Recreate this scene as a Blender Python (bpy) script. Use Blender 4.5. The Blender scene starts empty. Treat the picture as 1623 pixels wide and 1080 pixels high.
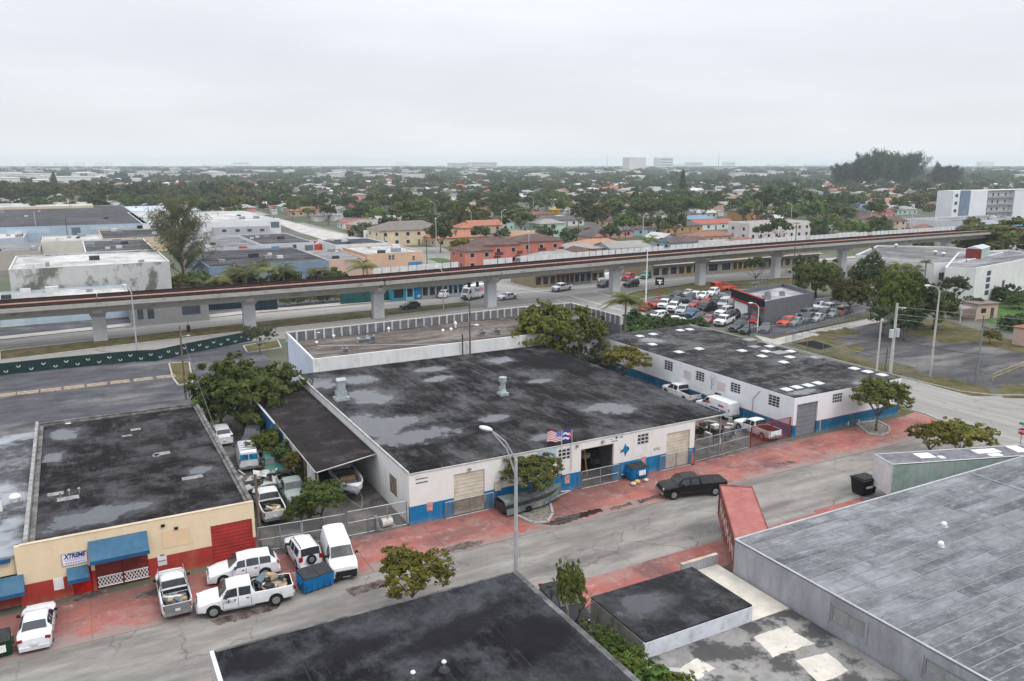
import bpy,math,random
import numpy as np
from mathutils import Vector,Matrix
R=math.radians
rnd=random.Random(7)
S=bpy.context.scene
COL=S.collection

# ------------------------------------------------------------------ camera
CAM_H,FPX,IW,IH,HOR=29.0,1280.0,1623.0,1080.0,262.0
PITCH=math.atan((IH/2-HOR)/FPX)
YAW=R(28.5)
cd=bpy.data.cameras.new('camera')
cam=bpy.data.objects.new('camera',cd)
COL.objects.link(cam)
cam.location=(0,0,CAM_H)
cam.rotation_euler=(R(90)-PITCH,0,-YAW)
cd.sensor_width=36
cd.lens=FPX/IW*36
cd.clip_start,cd.clip_end=1,30000
S.camera=cam

# ------------------------------------------------------------------ sky, sun, exposure
W=bpy.data.worlds.new('World')
S.world=W
W.use_nodes=True
nt=W.node_tree
nt.nodes.clear()
SUN_EL,SUN_AZ=52,150 # behind and to the right of the camera, above the cloud
o_=nt.nodes.new('ShaderNodeOutputWorld')
bg=nt.nodes.new('ShaderNodeBackground')
bg.inputs['Strength'].default_value=0.1
sky=nt.nodes.new('ShaderNodeTexSky')
sky.sky_type='NISHITA'
sky.sun_disc=False
sky.sun_elevation=R(SUN_EL)
sky.sun_rotation=R(SUN_AZ)
tc=nt.nodes.new('ShaderNodeTexCoord')
sep=nt.nodes.new('ShaderNodeSeparateXYZ')
nt.links.new(tc.outputs['Generated'],sep.inputs[0])
cl=nt.nodes.new('ShaderNodeValToRGB') # overcast deck, brighter low down as in the photograph
e=cl.color_ramp.elements
e[0].position,e[0].color=0.0,(7.1,7.25,7.4,1)
e[1].position,e[1].color=1.0,(14.2,14.5,15.3,1)
k=cl.color_ramp.elements.new(0.06);k.color=(6.7,6.85,7.15,1)
k=cl.color_ramp.elements.new(0.12);k.color=(6.75,6.85,7.35,1)
k=cl.color_ramp.elements.new(0.2);k.color=(7.4,7.55,8.05,1)
nt.links.new(sep.outputs['Z'],cl.inputs[0])
mp=nt.nodes.new('ShaderNodeMapping')
mp.inputs['Scale'].default_value=(1.2,1.2,7)
nt.links.new(tc.outputs['Generated'],mp.inputs[0])
nz=nt.nodes.new('ShaderNodeTexNoise')
nz.inputs['Scale'].default_value=2.4
nz.inputs['Detail'].default_value=5
nt.links.new(mp.outputs[0],nz.inputs['Vector'])
mr=nt.nodes.new('ShaderNodeMapRange')
mr.inputs['From Min'].default_value,mr.inputs['From Max'].default_value=.3,.7
mr.inputs['To Min'].default_value,mr.inputs['To Max'].default_value=.93,1.06
nt.links.new(nz.outputs[0],mr.inputs['Value'])
mu=nt.nodes.new('ShaderNodeVectorMath');mu.operation='SCALE'
nt.links.new(cl.outputs[0],mu.inputs[0]);nt.links.new(mr.outputs[0],mu.inputs['Scale'])
mx=nt.nodes.new('ShaderNodeMix');mx.data_type='RGBA'
mx.inputs['Factor'].default_value=0.97
nt.links.new(sky.outputs[0],mx.inputs['A']);nt.links.new(mu.outputs[0],mx.inputs['B'])
nt.links.new(mx.outputs['Result'],bg.inputs['Color'])
nt.links.new(bg.outputs[0],o_.inputs[0])
sd=bpy.data.lights.new('sun','SUN')
sun=bpy.data.objects.new('sun',sd)
COL.objects.link(sun)
sd.energy,sd.angle,sd.color=1.1,R(22),(1,.97,.93)
sun.rotation_euler=(R(90-SUN_EL),0,R(180-SUN_AZ))
S.view_settings.view_transform='Standard'
S.view_settings.look='None'
S.view_settings.exposure=0.35
S.view_settings.gamma=1
S.view_settings.use_curve_mapping=False
S.render.engine='CYCLES'
S.cycles.use_denoising=True
S.cycles.max_bounces=4
S.cycles.diffuse_bounces=2
S.cycles.glossy_bounces=2
S.cycles.transmission_bounces=2
S.cycles.transparent_max_bounces=8
S.cycles.volume_bounces=1
S.cycles.caustics_reflective=S.cycles.caustics_refractive=False

# ------------------------------------------------------------------ surveying: sight lines of the photograph met with real planes
_cp,_sp,_cy,_sy=math.cos(PITCH),math.sin(PITCH),math.cos(YAW),math.sin(YAW)
_fw,_rt,_up=(_sy*_cp,_cy*_cp,-_sp),(_cy,-_sy,0.),(_sy*_sp,_cy*_sp,_cp)
def ray(px,py):
 a,b=(px-IW/2)/FPX,-(py-IH/2)/FPX
 return[_fw[i]+a*_rt[i]+b*_up[i]for i in range(3)]
def at(px,py,z=0.):
 d=ray(px,py);t=(z-CAM_H)/d[2]
 return(d[0]*t,d[1]*t)
def atY(px,py,Y):
 d=ray(px,py);t=Y/d[1]
 return(d[0]*t,CAM_H+d[2]*t)
def atX(px,py,X):
 d=ray(px,py);t=X/d[0]
 return(d[1]*t,CAM_H+d[2]*t)
def ztop(x,y,py):
 """height above (x, y) that is seen on image row py"""
 r0=_fw[0]*x+_fw[1]*y;u0=_up[0]*x+_up[1]*y
 k_=(IH/2-py)/FPX
 return CAM_H+(k_*r0-u0)/(_up[2]-k_*_fw[2])

# ------------------------------------------------------------------ materials
MATS={}
def new_mat(name):
 m=bpy.data.materials.new(name);m.use_nodes=True
 n=m.node_tree.nodes;b=n['Principled BSDF']
 return m,m.node_tree,b
def N(t,kind,**kw):
 n=t.nodes.new(kind)
 for k_,v in kw.items():
  if k_.startswith('i_'):
   n.inputs[k_[2:]].default_value=v
  else:setattr(n,k_,v)
 return n
def noise(t,vec,scale,detail=5,rough=.55,lo=.35,hi=.65,stretch=None):
 if stretch:
  mpn=N(t,'ShaderNodeMapping');mpn.inputs['Scale'].default_value=stretch
  t.links.new(vec,mpn.inputs[0]);vec=mpn.outputs[0]
 n=N(t,'ShaderNodeTexNoise');n.inputs['Scale'].default_value=scale
 n.inputs['Detail'].default_value=detail;n.inputs['Roughness'].default_value=rough
 t.links.new(vec,n.inputs['Vector'])
 r=N(t,'ShaderNodeMapRange');r.inputs['From Min'].default_value=lo;r.inputs['From Max'].default_value=hi
 t.links.new(n.outputs[0],r.inputs['Value'])
 return r.outputs[0]
def mixc(t,fac,a,b,mode='MIX'):
 n=N(t,'ShaderNodeMix',data_type='RGBA',blend_type=mode)
 for key,v in(('Factor',fac),('A',a),('B',b)):
  s=n.inputs[key]if key=='Factor' else[q for q in n.inputs if q.name==key and q.type=='RGBA'][0]
  if isinstance(v,(int,float)):s.default_value=v
  elif isinstance(v,(tuple,list)):s.default_value=tuple(v[:3])+(1,)
  else:t.links.new(v,s)
 return[q for q in n.outputs if q.type=='RGBA'][0]
def pos(t):return N(t,'ShaderNodeNewGeometry').outputs['Position']
def objco(t):return N(t,'ShaderNodeTexCoord').outputs['Object']
def mulv(t,a,b):
 n=N(t,'ShaderNodeMath',operation='MULTIPLY')
 for i,v in enumerate((a,b)):
  if isinstance(v,(int,float)):n.inputs[i].default_value=v
  else:t.links.new(v,n.inputs[i])
 return n.outputs[0]
def sc(c,f):return tuple(min(1,x*f) for x in c[:3])
def bump(t,b,h,strength=.3,dist=.05):
 n=N(t,'ShaderNodeBump');n.inputs['Strength'].default_value=strength;n.inputs['Distance'].default_value=dist
 t.links.new(h,n.inputs['Height']);t.links.new(n.outputs[0],b.inputs['Normal'])

def M(name,col=(.5,.5,.5),rough=.8,v=.15,s=.8,metal=0.,spec=.14,objcol=False,dirt=None,ds=.3,dlo=.5,dhi=.75,stretch=None,bmp=0,emit=None):
 if name in MATS:return MATS[name]
 m,t,b=new_mat(name);MATS[name]=m
 b.inputs['Roughness'].default_value=rough;b.inputs['Metallic'].default_value=metal
 b.inputs['Specular IOR Level'].default_value=spec
 P=pos(t)
 c=tuple(col[:3])
 if objcol:
  oi=N(t,'ShaderNodeObjectInfo').outputs['Color']
  c=mixc(t,1.0,oi,c,'MULTIPLY')
 f=noise(t,P,s,8,.7,.38,.62,stretch)
 dark=mixc(t,1.0,c,(1-v*1.5,)*3,'MULTIPLY')
 light=mixc(t,1.0,c,(1+v*.5,)*3,'MULTIPLY')
 out=mixc(t,f,dark,light)
 if dirt:
  d=noise(t,P,ds,8,.65,dlo,dhi,stretch)
  out=mixc(t,mulv(t,d,.85),out,dirt)
 t.links.new(out,b.inputs['Base Color'])
 if bmp:bump(t,b,noise(t,P,s*12,4,.6,.2,.8),bmp)
 if emit:
  b.inputs['Emission Color'].default_value=tuple(emit)+(1,);b.inputs['Emission Strength'].default_value=1
 return m

def two_tone(name,upper,lower,zsplit,v=.08,dirt=(.25,.23,.2),amt=.5,line=None,rough=.8,ds=.5):
 """painted wall: one paint above, another below a height, streaked and scuffed"""
 m,t,b=new_mat(name);MATS[name]=m
 b.inputs['Roughness'].default_value=rough;b.inputs['Specular IOR Level'].default_value=.12
 P=pos(t);sp=N(t,'ShaderNodeSeparateXYZ');t.links.new(P,sp.inputs[0])
 def step(z):
  n=N(t,'ShaderNodeMath',operation='GREATER_THAN');t.links.new(sp.outputs['Z'],n.inputs[0]);n.inputs[1].default_value=z
  return n.outputs[0]
 c=mixc(t,step(zsplit),lower,upper)
 if line:
  c=mixc(t,mulv(t,step(zsplit),mixsub(t,step(zsplit+.07))),c,line)
 f=noise(t,P,1.3,6,.6,.3,.7)
 c=mixc(t,f,mixc(t,1.,c,(1-v,)*3,'MULTIPLY'),c)
 st=noise(t,P,ds,8,.7,.52,.8,(1.5,1.5,.35))
 c=mixc(t,mulv(t,st,amt),c,dirt)
 # splash-back grime at the foot and runs below the roof edge
 g=N(t,'ShaderNodeMapRange');g.inputs['From Min'].default_value=.0;g.inputs['From Max'].default_value=.5
 g.inputs['To Min'].default_value=.5;g.inputs['To Max'].default_value=0
 t.links.new(sp.outputs['Z'],g.inputs['Value'])
 c=mixc(t,mulv(t,g.outputs[0],noise(t,P,2.2,5,.6,.3,.7)),c,dirt)
 t.links.new(c,b.inputs['Base Color'])
 return m
def mixsub(t,a):
 n=N(t,'ShaderNodeMath',operation='SUBTRACT');n.inputs[0].default_value=1;t.links.new(a,n.inputs[1]);return n.outputs[0]

def ponds(t,P,els,amp=1.7,soft=(1.0,1.16),ns=.55):
 """0..1 mask of irregular pools given as (x, y, rx, ry, degrees)"""
 best=None
 for x,y,rx,ry,a in els:
  m1=N(t,'ShaderNodeMapping',vector_type='TEXTURE');m1.inputs['Location'].default_value=(x,y,0);m1.inputs['Rotation'].default_value=(0,0,R(a));m1.inputs['Scale'].default_value=(rx,ry,1000)
  t.links.new(P,m1.inputs[0]);ln=N(t,'ShaderNodeVectorMath',operation='LENGTH');t.links.new(m1.outputs[0],ln.inputs[0])
  if best is None:best=ln.outputs['Value']
  else:
   q=N(t,'ShaderNodeMath',operation='MINIMUM');t.links.new(best,q.inputs[0]);t.links.new(ln.outputs['Value'],q.inputs[1]);best=q.outputs[0]
 ad=N(t,'ShaderNodeMath',operation='MULTIPLY_ADD');t.links.new(noise(t,P,ns,10,.74,.3,.7),ad.inputs[0]);ad.inputs[1].default_value=amp;t.links.new(best,ad.inputs[2])
 r=N(t,'ShaderNodeMapRange');r.inputs['From Min'].default_value=soft[0]+amp*.5;r.inputs['From Max'].default_value=soft[1]+amp*.5;r.inputs['To Min'].default_value=1;r.inputs['To Max'].default_value=0
 t.links.new(ad.outputs[0],r.inputs['Value']);return r.outputs[0]

def roofmat(name,base,dark,light,wet=None,wetcol=(.16,.17,.19),s=.12,wlo=.56,whi=.6,streak=(1,1,1),seed=0,lo=.35,hi=.7,pale=.5,bmp=.25,els=None,darks=None,seam=None):
 """bitumen roof: blotches, worn pale patches, ponded water (smooth, reflecting)"""
 m,t,b=new_mat(name);MATS[name]=m
 b.inputs['Specular IOR Level'].default_value=.06
 mpn=N(t,'ShaderNodeMapping');mpn.inputs['Location'].default_value=(seed*13.7,seed*7.1,0)
 t.links.new(pos(t),mpn.inputs[0]);P=mpn.outputs[0]
 f1=noise(t,P,s*1.3,9,.68,.44,.56,streak)
 c=mixc(t,f1,dark,base)
 f2=noise(t,P,s*2.6,9,.76,.48,.62,streak)
 c=mixc(t,mulv(t,f2,pale),c,light)
 f4=noise(t,P,s*7,7,.75,.5,.66)
 c=mixc(t,mulv(t,f4,.6),c,sc(dark,.6))
 f5=noise(t,P,s*5,8,.78,.53,.64,(streak[0]*2.2,streak[1]*.6,1))
 c=mixc(t,mulv(t,f5,pale*.8),c,light)
 f3=noise(t,P,2.4,6,.75,.3,.7)
 c=mixc(t,f3,mixc(t,1.,c,(.66,)*3,'MULTIPLY'),c)
 if seam:
  sx_=N(t,'ShaderNodeSeparateXYZ');t.links.new(pos(t),sx_.inputs[0]);fr_=N(t,'ShaderNodeMath',operation='FRACT');t.links.new(mulv(t,sx_.outputs[seam[0]],1/seam[1]),fr_.inputs[0])
  lt_=N(t,'ShaderNodeMath',operation='LESS_THAN');t.links.new(fr_.outputs[0],lt_.inputs[0]);lt_.inputs[1].default_value=.07
  c=mixc(t,mulv(t,lt_.outputs[0],mulv(t,noise(t,P,.5,5,.7,.35,.6),.5)),c,seam[2])
 if darks:c=mixc(t,mulv(t,ponds(t,pos(t),darks,1.2,(.8,1.4),.5),.9),c,dark)
 rg=.75
 if els:
  P0_=pos(t)
  c=mixc(t,mulv(t,ponds(t,P0_,els,1.5,(1.0,1.9),.7),.5),c,light)
  w1=ponds(t,P0_,els)
  c=mixc(t,w1,c,mixc(t,noise(t,P0_,.8,6,.7,.35,.65),wetcol,sc(wetcol,.7)))
  r=N(t,'ShaderNodeMapRange');r.inputs['To Min'].default_value=.8;r.inputs['To Max'].default_value=.12
  t.links.new(w1,r.inputs['Value']);t.links.new(r.outputs[0],b.inputs['Roughness'])
  r=N(t,'ShaderNodeMapRange');r.inputs['To Min'].default_value=.06;r.inputs['To Max'].default_value=.5
  t.links.new(w1,r.inputs['Value']);t.links.new(r.outputs[0],b.inputs['Specular IOR Level'])
 elif wet is not None:
  mp2=N(t,'ShaderNodeMapping');mp2.inputs['Location'].default_value=(wet*5.3,wet*3.1,4)
  mp2.inputs['Scale'].default_value=(.7,1,1)
  t.links.new(P,mp2.inputs[0])
  w1=noise(t,mp2.outputs[0],s*1.15,5,.6,wlo,whi)
  c=mixc(t,w1,c,wetcol)
  r=N(t,'ShaderNodeMapRange');r.inputs['To Min'].default_value=.8;r.inputs['To Max'].default_value=.2
  t.links.new(w1,r.inputs['Value']);t.links.new(r.outputs[0],b.inputs['Roughness'])
  r=N(t,'ShaderNodeMapRange');r.inputs['To Min'].default_value=.06;r.inputs['To Max'].default_value=.5
  t.links.new(w1,r.inputs['Value']);t.links.new(r.outputs[0],b.inputs['Specular IOR Level'])
 else:b.inputs['Roughness'].default_value=rg
 t.links.new(c,b.inputs['Base Color'])
 if bmp and wet is None and not els:bump(t,b,noise(t,P,1.5,6,.6,.2,.8),bmp,.06)
 return m

def leafmat(name,c1,c2,c3=None):
 m,t,b=new_mat(name);MATS[name]=m
 b.inputs['Roughness'].default_value=.65;b.inputs['Specular IOR Level'].default_value=.12
 oi=N(t,'ShaderNodeObjectInfo')
 oc=objco(t)
 f=noise(t,oc,5.0,4,.7,.3,.7)
 c=mixc(t,f,c1,c2)
 vr=noise(t,pos(t),.28,3,.5,.35,.7)
 c=mixc(t,mulv(t,vr,.45),c,c3 or sc(c2,1.3))
 hs=N(t,'ShaderNodeHueSaturation')
 r1=N(t,'ShaderNodeMapRange');r1.inputs['To Min'].default_value=.475;r1.inputs['To Max'].default_value=.52
 t.links.new(oi.outputs['Random'],r1.inputs['Value']);t.links.new(r1.outputs[0],hs.inputs['Hue'])
 r2=N(t,'ShaderNodeMapRange');r2.inputs['To Min'].default_value=.62;r2.inputs['To Max'].default_value=1.4
 ml=N(t,'ShaderNodeMath',operation='FRACT');m2=mulv(t,oi.outputs['Random'],17.31)
 t.links.new(m2,ml.inputs[0]);t.links.new(ml.outputs[0],r2.inputs['Value']);t.links.new(r2.outputs[0],hs.inputs['Value'])
 t.links.new(c,hs.inputs['Color'])
 fin=mixc(t,1.,hs.outputs[0],oi.outputs['Color'],'MULTIPLY')
 t.links.new(fin,b.inputs['Base Color'])
 tr=N(t,'ShaderNodeBsdfTranslucent');t.links.new(fin,tr.inputs['Color'])
 ms=N(t,'ShaderNodeMixShader');ms.inputs[0].default_value=.25
 out=[q for q in t.nodes if q.type=='OUTPUT_MATERIAL'][0]
 t.links.new(b.outputs[0],ms.inputs[1]);t.links.new(tr.outputs[0],ms.inputs[2]);t.links.new(ms.outputs[0],out.inputs[0])
 return m

def meshwire(name,col,alpha):
 """woven chain link seen from afar: mostly gaps"""
 m,t,b=new_mat(name);MATS[name]=m
 b.inputs['Base Color'].default_value=tuple(col)+(1,);b.inputs['Roughness'].default_value=.5;b.inputs['Metallic'].default_value=.3
 tr=N(t,'ShaderNodeBsdfTransparent');ms=N(t,'ShaderNodeMixShader');ms.inputs[0].default_value=alpha
 out=[q for q in t.nodes if q.type=='OUTPUT_MATERIAL'][0]
 t.links.new(tr.outputs[0],ms.inputs[1]);t.links.new(b.outputs[0],ms.inputs[2]);t.links.new(ms.outputs[0],out.inputs[0])
 return m

# ------------------------------------------------------------------ mesh and object helpers
class MB:
 def __init__(s):s.v,s.f,s.m,s.o=[],[],[],(0,0,0)
 def add(s,pts,faces,mi=0):
  n=len(s.v);s.v+=[tuple(p) for p in pts]
  s.f+=[tuple(n+i for i in f) for f in faces];s.m+=[mi]*len(faces);return s
 def poly(s,pts,mi=0):return s.add(pts,[tuple(range(len(pts)))],mi)
 def box(s,x0,y0,z0,x1,y1,z1,mi=0):
  if x0>x1:x0,x1=x1,x0
  if y0>y1:y0,y1=y1,y0
  if z0>z1:z0,z1=z1,z0
  return s.add([(x0,y0,z0),(x1,y0,z0),(x1,y1,z0),(x0,y1,z0),(x0,y0,z1),(x1,y0,z1),(x1,y1,z1),(x0,y1,z1)],
      [(0,3,2,1),(4,5,6,7),(0,1,5,4),(1,2,6,5),(2,3,7,6),(3,0,4,7)],mi)
 def obox(s,c,d,rz=0,mi=0,rx=0,ry=0):
  mt=Matrix.Translation(c)@Matrix.Rotation(rz,4,'Z')@Matrix.Rotation(ry,4,'Y')@Matrix.Rotation(rx,4,'X')
  a,b_,c_=d[0]/2,d[1]/2,d[2]/2
  ps=[mt@Vector(p) for p in[(-a,-b_,-c_),(a,-b_,-c_),(a,b_,-c_),(-a,b_,-c_),(-a,-b_,c_),(a,-b_,c_),(a,b_,c_),(-a,b_,c_)]]
  return s.add(ps,[(0,3,2,1),(4,5,6,7),(0,1,5,4),(1,2,6,5),(2,3,7,6),(3,0,4,7)],mi)
 def prism(s,poly,z0,z1,mi=0,top=None):
  n=len(poly)
  pts=[(p[0],p[1],z0) for p in poly]+[(p[0],p[1],z1) for p in poly]
  s.add(pts,[(i,(i+1)%n,n+(i+1)%n,n+i) for i in range(n)],mi)
  s.poly([(p[0],p[1],z1) for p in poly],mi if top is None else top)
  s.poly([(p[0],p[1],z0) for p in poly][::-1],mi)
  return s
 def tube(s,pts,rad,n=6,mi=0,cap=True):
  pts=[Vector(p) for p in pts]
  if not isinstance(rad,(list,tuple)):rad=[rad]*len(pts)
  base=len(s.v)
  for i,p in enumerate(pts):
   d=(pts[min(i+1,len(pts)-1)]-pts[max(i-1,0)]).normalized()
   a=Vector((0,0,1)) if abs(d.z)<.9 else Vector((1,0,0))
   u=d.cross(a).normalized();w=d.cross(u)
   for k_ in range(n):
    an=2*math.pi*k_/n
    s.v.append(tuple(p+(u*math.cos(an)+w*math.sin(an))*rad[i]))
  for i in range(len(pts)-1):
   for k_ in range(n):
    a0=base+i*n+k_;a1=base+i*n+(k_+1)%n
    s.f.append((a0,a1,a1+n,a0+n));s.m.append(mi)
  if cap:
   s.f.append(tuple(base+k_ for k_ in range(n))[::-1]);s.m.append(mi)
   e_=base+(len(pts)-1)*n
   s.f.append(tuple(e_+k_ for k_ in range(n)));s.m.append(mi)
  return s
 def cyl(s,x,y,z0,z1,r0,r1=None,n=12,mi=0):return s.tube([(x,y,z0),(x,y,z1)],[r0,r0 if r1 is None else r1],n,mi)
 def dome(s,x,y,z,r,h,n=10,k=4,mi=0):
  base=len(s.v)
  for j in range(k+1):
   a=j/k*math.pi/2
   for i in range(n):
    t_=2*math.pi*i/n
    s.v.append((x+r*math.cos(a)*math.cos(t_),y+r*math.cos(a)*math.sin(t_),z+h*math.sin(a)))
  for j in range(k):
   for i in range(n):
    a0=base+j*n+i;a1=base+j*n+(i+1)%n
    s.f.append((a0,a1,a1+n,a0+n));s.m.append(mi)
  return s
 def mesh(s,name,mats,smooth=False,off=(0,0,0)):
  me=bpy.data.meshes.new(name)
  vs=[(p[0]-off[0],p[1]-off[1],p[2]-off[2]) for p in s.v]
  me.from_pydata(vs,[],s.f)
  if not isinstance(mats,(list,tuple)):mats=[mats]
  for m_ in mats:me.materials.append(m_)
  if len(mats)>1:me.polygons.foreach_set('material_index',s.m)
  if smooth:me.shade_smooth() if hasattr(me,'shade_smooth') else None
  me.validate();me.update()
  return me
def tag(o,label=None,cat=None,group=None,kind=None):
 if label:o['label']=label
 if cat:o['category']=cat
 if group:o['group']=group
 if kind:o['kind']=kind
 return o
def obj(name,mb,mats=None,parent=None,label=None,loc=None,rz=0,color=None,world=False,smooth=False,scale=None):
 """one mesh object; world=True: the geometry is given in world metres and is moved into the parent's space"""
 if isinstance(mb,MB):
  off=tuple(parent.location) if(world and parent) else(0,0,0)
  mb=mb.mesh(name,mats,smooth,off)
 o=bpy.data.objects.new(name,mb);COL.objects.link(o)
 if parent:o.parent=parent
 if loc:o.location=loc
 if rz:o.rotation_euler=(0,0,rz)
 if color:o.color=tuple(color[:3])+(1,)
 if scale:o.scale=scale if isinstance(scale,(tuple,list)) else(scale,)*3
 if label:o['label']=label
 return o
def thing(name,label,cat,loc=(0,0,0),rz=0,group=None):
 o=bpy.data.objects.new(name,None);COL.objects.link(o)
 o.location=tuple(loc) if len(loc)==3 else(loc[0],loc[1],0);o.rotation_euler=(0,0,rz)
 o.empty_display_size=.2
 return tag(o,label,cat,group)
def struct(name,mb,mats,kind='structure',**kw):
 o=obj(name,mb,mats,**kw)
 if not kw.get('parent'):o['kind']=kind
 return o
CH={}
def dup(root,loc,rz=0,label=None,group=None,scale=None):
 r=root.copy();COL.objects.link(r)
 r.location=tuple(loc) if len(loc)==3 else(loc[0],loc[1],root.location.z)
 r.rotation_euler=(0,0,rz)
 if label:r['label']=label
 if group:r['group']=group
 if scale:r.scale=(scale,)*3
 if root.name not in CH:CH[root.name]=[(ch,list(ch.children)) for ch in root.children]
 for ch,gs in CH[root.name]:
  c=ch.copy();COL.objects.link(c);c.parent=r
  for g in gs:
   d=g.copy();COL.objects.link(d);d.parent=c
 return r
def text(name,body,size,mat_,parent,loc,rot,ext=.004,align='CENTER',sx=1,shear=0,bold=0):
 cu=bpy.data.curves.new(name,'FONT');cu.body=body;cu.size=size;cu.extrude=ext
 cu.align_x=align;cu.align_y='CENTER';cu.materials.append(mat_);cu.resolution_u=3
 cu.shear=shear;cu.offset=bold
 o=bpy.data.objects.new(name,cu);COL.objects.link(o)
 me=bpy.data.meshes.new_from_object(o);bpy.data.objects.remove(o);o=bpy.data.objects.new(name,me);COL.objects.link(o);o.parent=parent
 o.location=loc;o.rotation_euler=rot;o.scale=(sx,1,1)
 return o
def wall(mb,frame,u0,u1,z0,z1,th,holes=(),mi=0,caps=True):
 """wall slab with real openings. frame(u, d, z) -> point; d=0 outer face, d=th inner face"""
 us=sorted(set([u0,u1]+[min(max(h[i],u0),u1) for h in holes for i in(0,1)]))
 zs=sorted(set([z0,z1]+[min(max(h[i],z0),z1) for h in holes for i in(2,3)]))
 def solid(i,j):
  if i<0 or j<0 or i>=len(us)-1 or j>=len(zs)-1:return False
  cu,cz=(us[i]+us[i+1])/2,(zs[j]+zs[j+1])/2
  return not any(h[0]<cu<h[1]and h[2]<cz<h[3]for h in holes)
 for i in range(len(us)-1):
  for j in range(len(zs)-1):
   if not solid(i,j):continue
   a,b_,c,d=us[i],us[i+1],zs[j],zs[j+1]
   mb.poly([frame(a,0,c),frame(b_,0,c),frame(b_,0,d),frame(a,0,d)],mi)
   mb.poly([frame(b_,th,c),frame(a,th,c),frame(a,th,d),frame(b_,th,d)],mi)
   if not solid(i-1,j):mb.poly([frame(a,th,c),frame(a,0,c),frame(a,0,d),frame(a,th,d)],mi)
   if not solid(i+1,j):mb.poly([frame(b_,0,c),frame(b_,th,c),frame(b_,th,d),frame(b_,0,d)],mi)
   if not solid(i,j-1):mb.poly([frame(a,th,c),frame(b_,th,c),frame(b_,0,c),frame(a,0,c)],mi)
   if not solid(i,j+1):mb.poly([frame(a,0,d),frame(b_,0,d),frame(b_,th,d),frame(a,th,d)],mi)
 return mb
def frY(Y):return lambda u,d,z:(u,Y+d,z) # outer face looks towards -Y
def frX(X):return lambda u,d,z:(X+d,-u,z) # outer face looks towards -X, u = -Y

def ragged(pts,z,seed=1,amp=.25,dens=.5):
 r=random.Random(seed);out=[]
 for a,b in zip(pts,pts[1:]+pts[:1]):
  L_=math.hypot(b[0]-a[0],b[1]-a[1]);n=max(1,int(L_/dens))
  for i in range(n):out.append((a[0]+(b[0]-a[0])*i/n+r.uniform(-amp,amp),a[1]+(b[1]-a[1])*i/n+r.uniform(-amp,amp),z))
 return out
# colours (linear)
WHITE=M('white_paint',(.78,.78,.78),.6,.06,.5)
GALV=M('galvanised_steel',(.36,.37,.38),.45,.2,2,metal=.6)
DARKMET=M('dark_metal',(.05,.05,.055),.5,.2)
BLACK=M('black_plastic',(.012,.012,.013),.5,.1)
RUBBER=M('tyre_rubber',(.018,.018,.018),.9,.2,3)
CONC=M('concrete_grey',(.36,.35,.34),.85,.2,1.2,dirt=(.18,.17,.16),ds=.4)
CONCL=M('concrete_pale',(.5,.49,.47),.85,.15,1.2,dirt=(.28,.27,.25),ds=.3)
WOODP=M('weathered_pole_wood',(.16,.13,.105),.9,.25,2)
GLASS=M('window_glass_dark',(.02,.024,.03),.12,.3,.7,spec=.6)
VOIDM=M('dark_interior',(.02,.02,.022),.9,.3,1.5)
CREAM=M('cream_shutter',(.62,.56,.46),.6,.1,1,dirt=(.4,.34,.27),ds=.8)
GREYDOOR=M('grey_shutter',(.2,.21,.23),.5,.08,1)
REDDOOR=M('red_shutter',(.38,.04,.035),.55,.15,1,dirt=(.2,.03,.03),ds=.8)
BLUEP=M('blue_paint',(.015,.16,.38),.5,.12,1,dirt=(.03,.1,.2),ds=.6)
WOOD=M('raw_timber',(.3,.22,.14),.85,.3,3)
RUST=M('rusty_steel',(.2,.09,.06),.85,.4,2,dirt=(.09,.05,.04),ds=1.5,dlo=.4,dhi=.7)
WIRE=meshwire('chain_link_wire',(.3,.31,.32),.22)
WIRER=meshwire('red_gate_mesh',(.22,.035,.035),.5)
# ------------------------------------------------------------------ ground, roads, pavements
def px(pts,z=0.):return[at(a,b,z) for a,b in pts]
def sheet(name,poly,z,m,parent=None,**kw):
 mb=MB().poly([(p[0],p[1],z) for p in poly])
 return struct(name,mb,m,parent=parent,**kw)
EARTH=M('town_ground',(.15,.145,.13),.95,.25,.05,dirt=(.09,.11,.06),ds=.02,dlo=.42,dhi=.55)
ASPH=M('old_asphalt',(.088,.088,.098),.9,.25,.35,dirt=(.19,.185,.18),ds=.12,dlo=.5,dhi=.64,stretch=(.6,1.3,1),bmp=.15)
LOTM=M('dark_lot_asphalt',(.085,.083,.088),.9,.3,.25,dirt=(.19,.18,.172),ds=.12,dlo=.5,dhi=.64,stretch=(.5,1.4,1),bmp=.15)
ROADM=M('street_concrete',(.27,.255,.235),.9,.2,.5,dirt=(.135,.125,.118),ds=.16,dlo=.48,dhi=.64,stretch=(.45,1.5,1),bmp=.1)
AVE=M('avenue_surface',(.29,.28,.265),.9,.12,.3,dirt=(.19,.185,.18),ds=.1,dlo=.48,dhi=.7,stretch=(.15,2.5,1))
SIDE=M('sidewalk_concrete',(.42,.4,.37),.9,.15,.6,dirt=(.3,.28,.26),ds=.3)
GRASSM=M('verge_grass',(.085,.088,.03),.95,.3,.6,dirt=(.14,.11,.06),ds=.35,dlo=.42,dhi=.6,bmp=.5)
LAWN=M('lawn_green',(.08,.15,.04),.95,.3,.8,dirt=(.14,.15,.06),ds=.4,bmp=.4)
DIRTM=M('yard_dirt',(.17,.155,.14),.95,.35,.8,dirt=(.08,.075,.07),ds=.5,dlo=.42,dhi=.62,bmp=.4)
KERB=M('kerb_concrete',(.42,.4,.37),.9,.2,1.5)
YEL=M('worn_yellow_paint',(.6,.47,.22),.8,.3,3,dirt=(.45,.4,.32),ds=1.5)
LINEW=M('worn_white_line',(.62,.62,.6),.8,.25,2)

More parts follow.
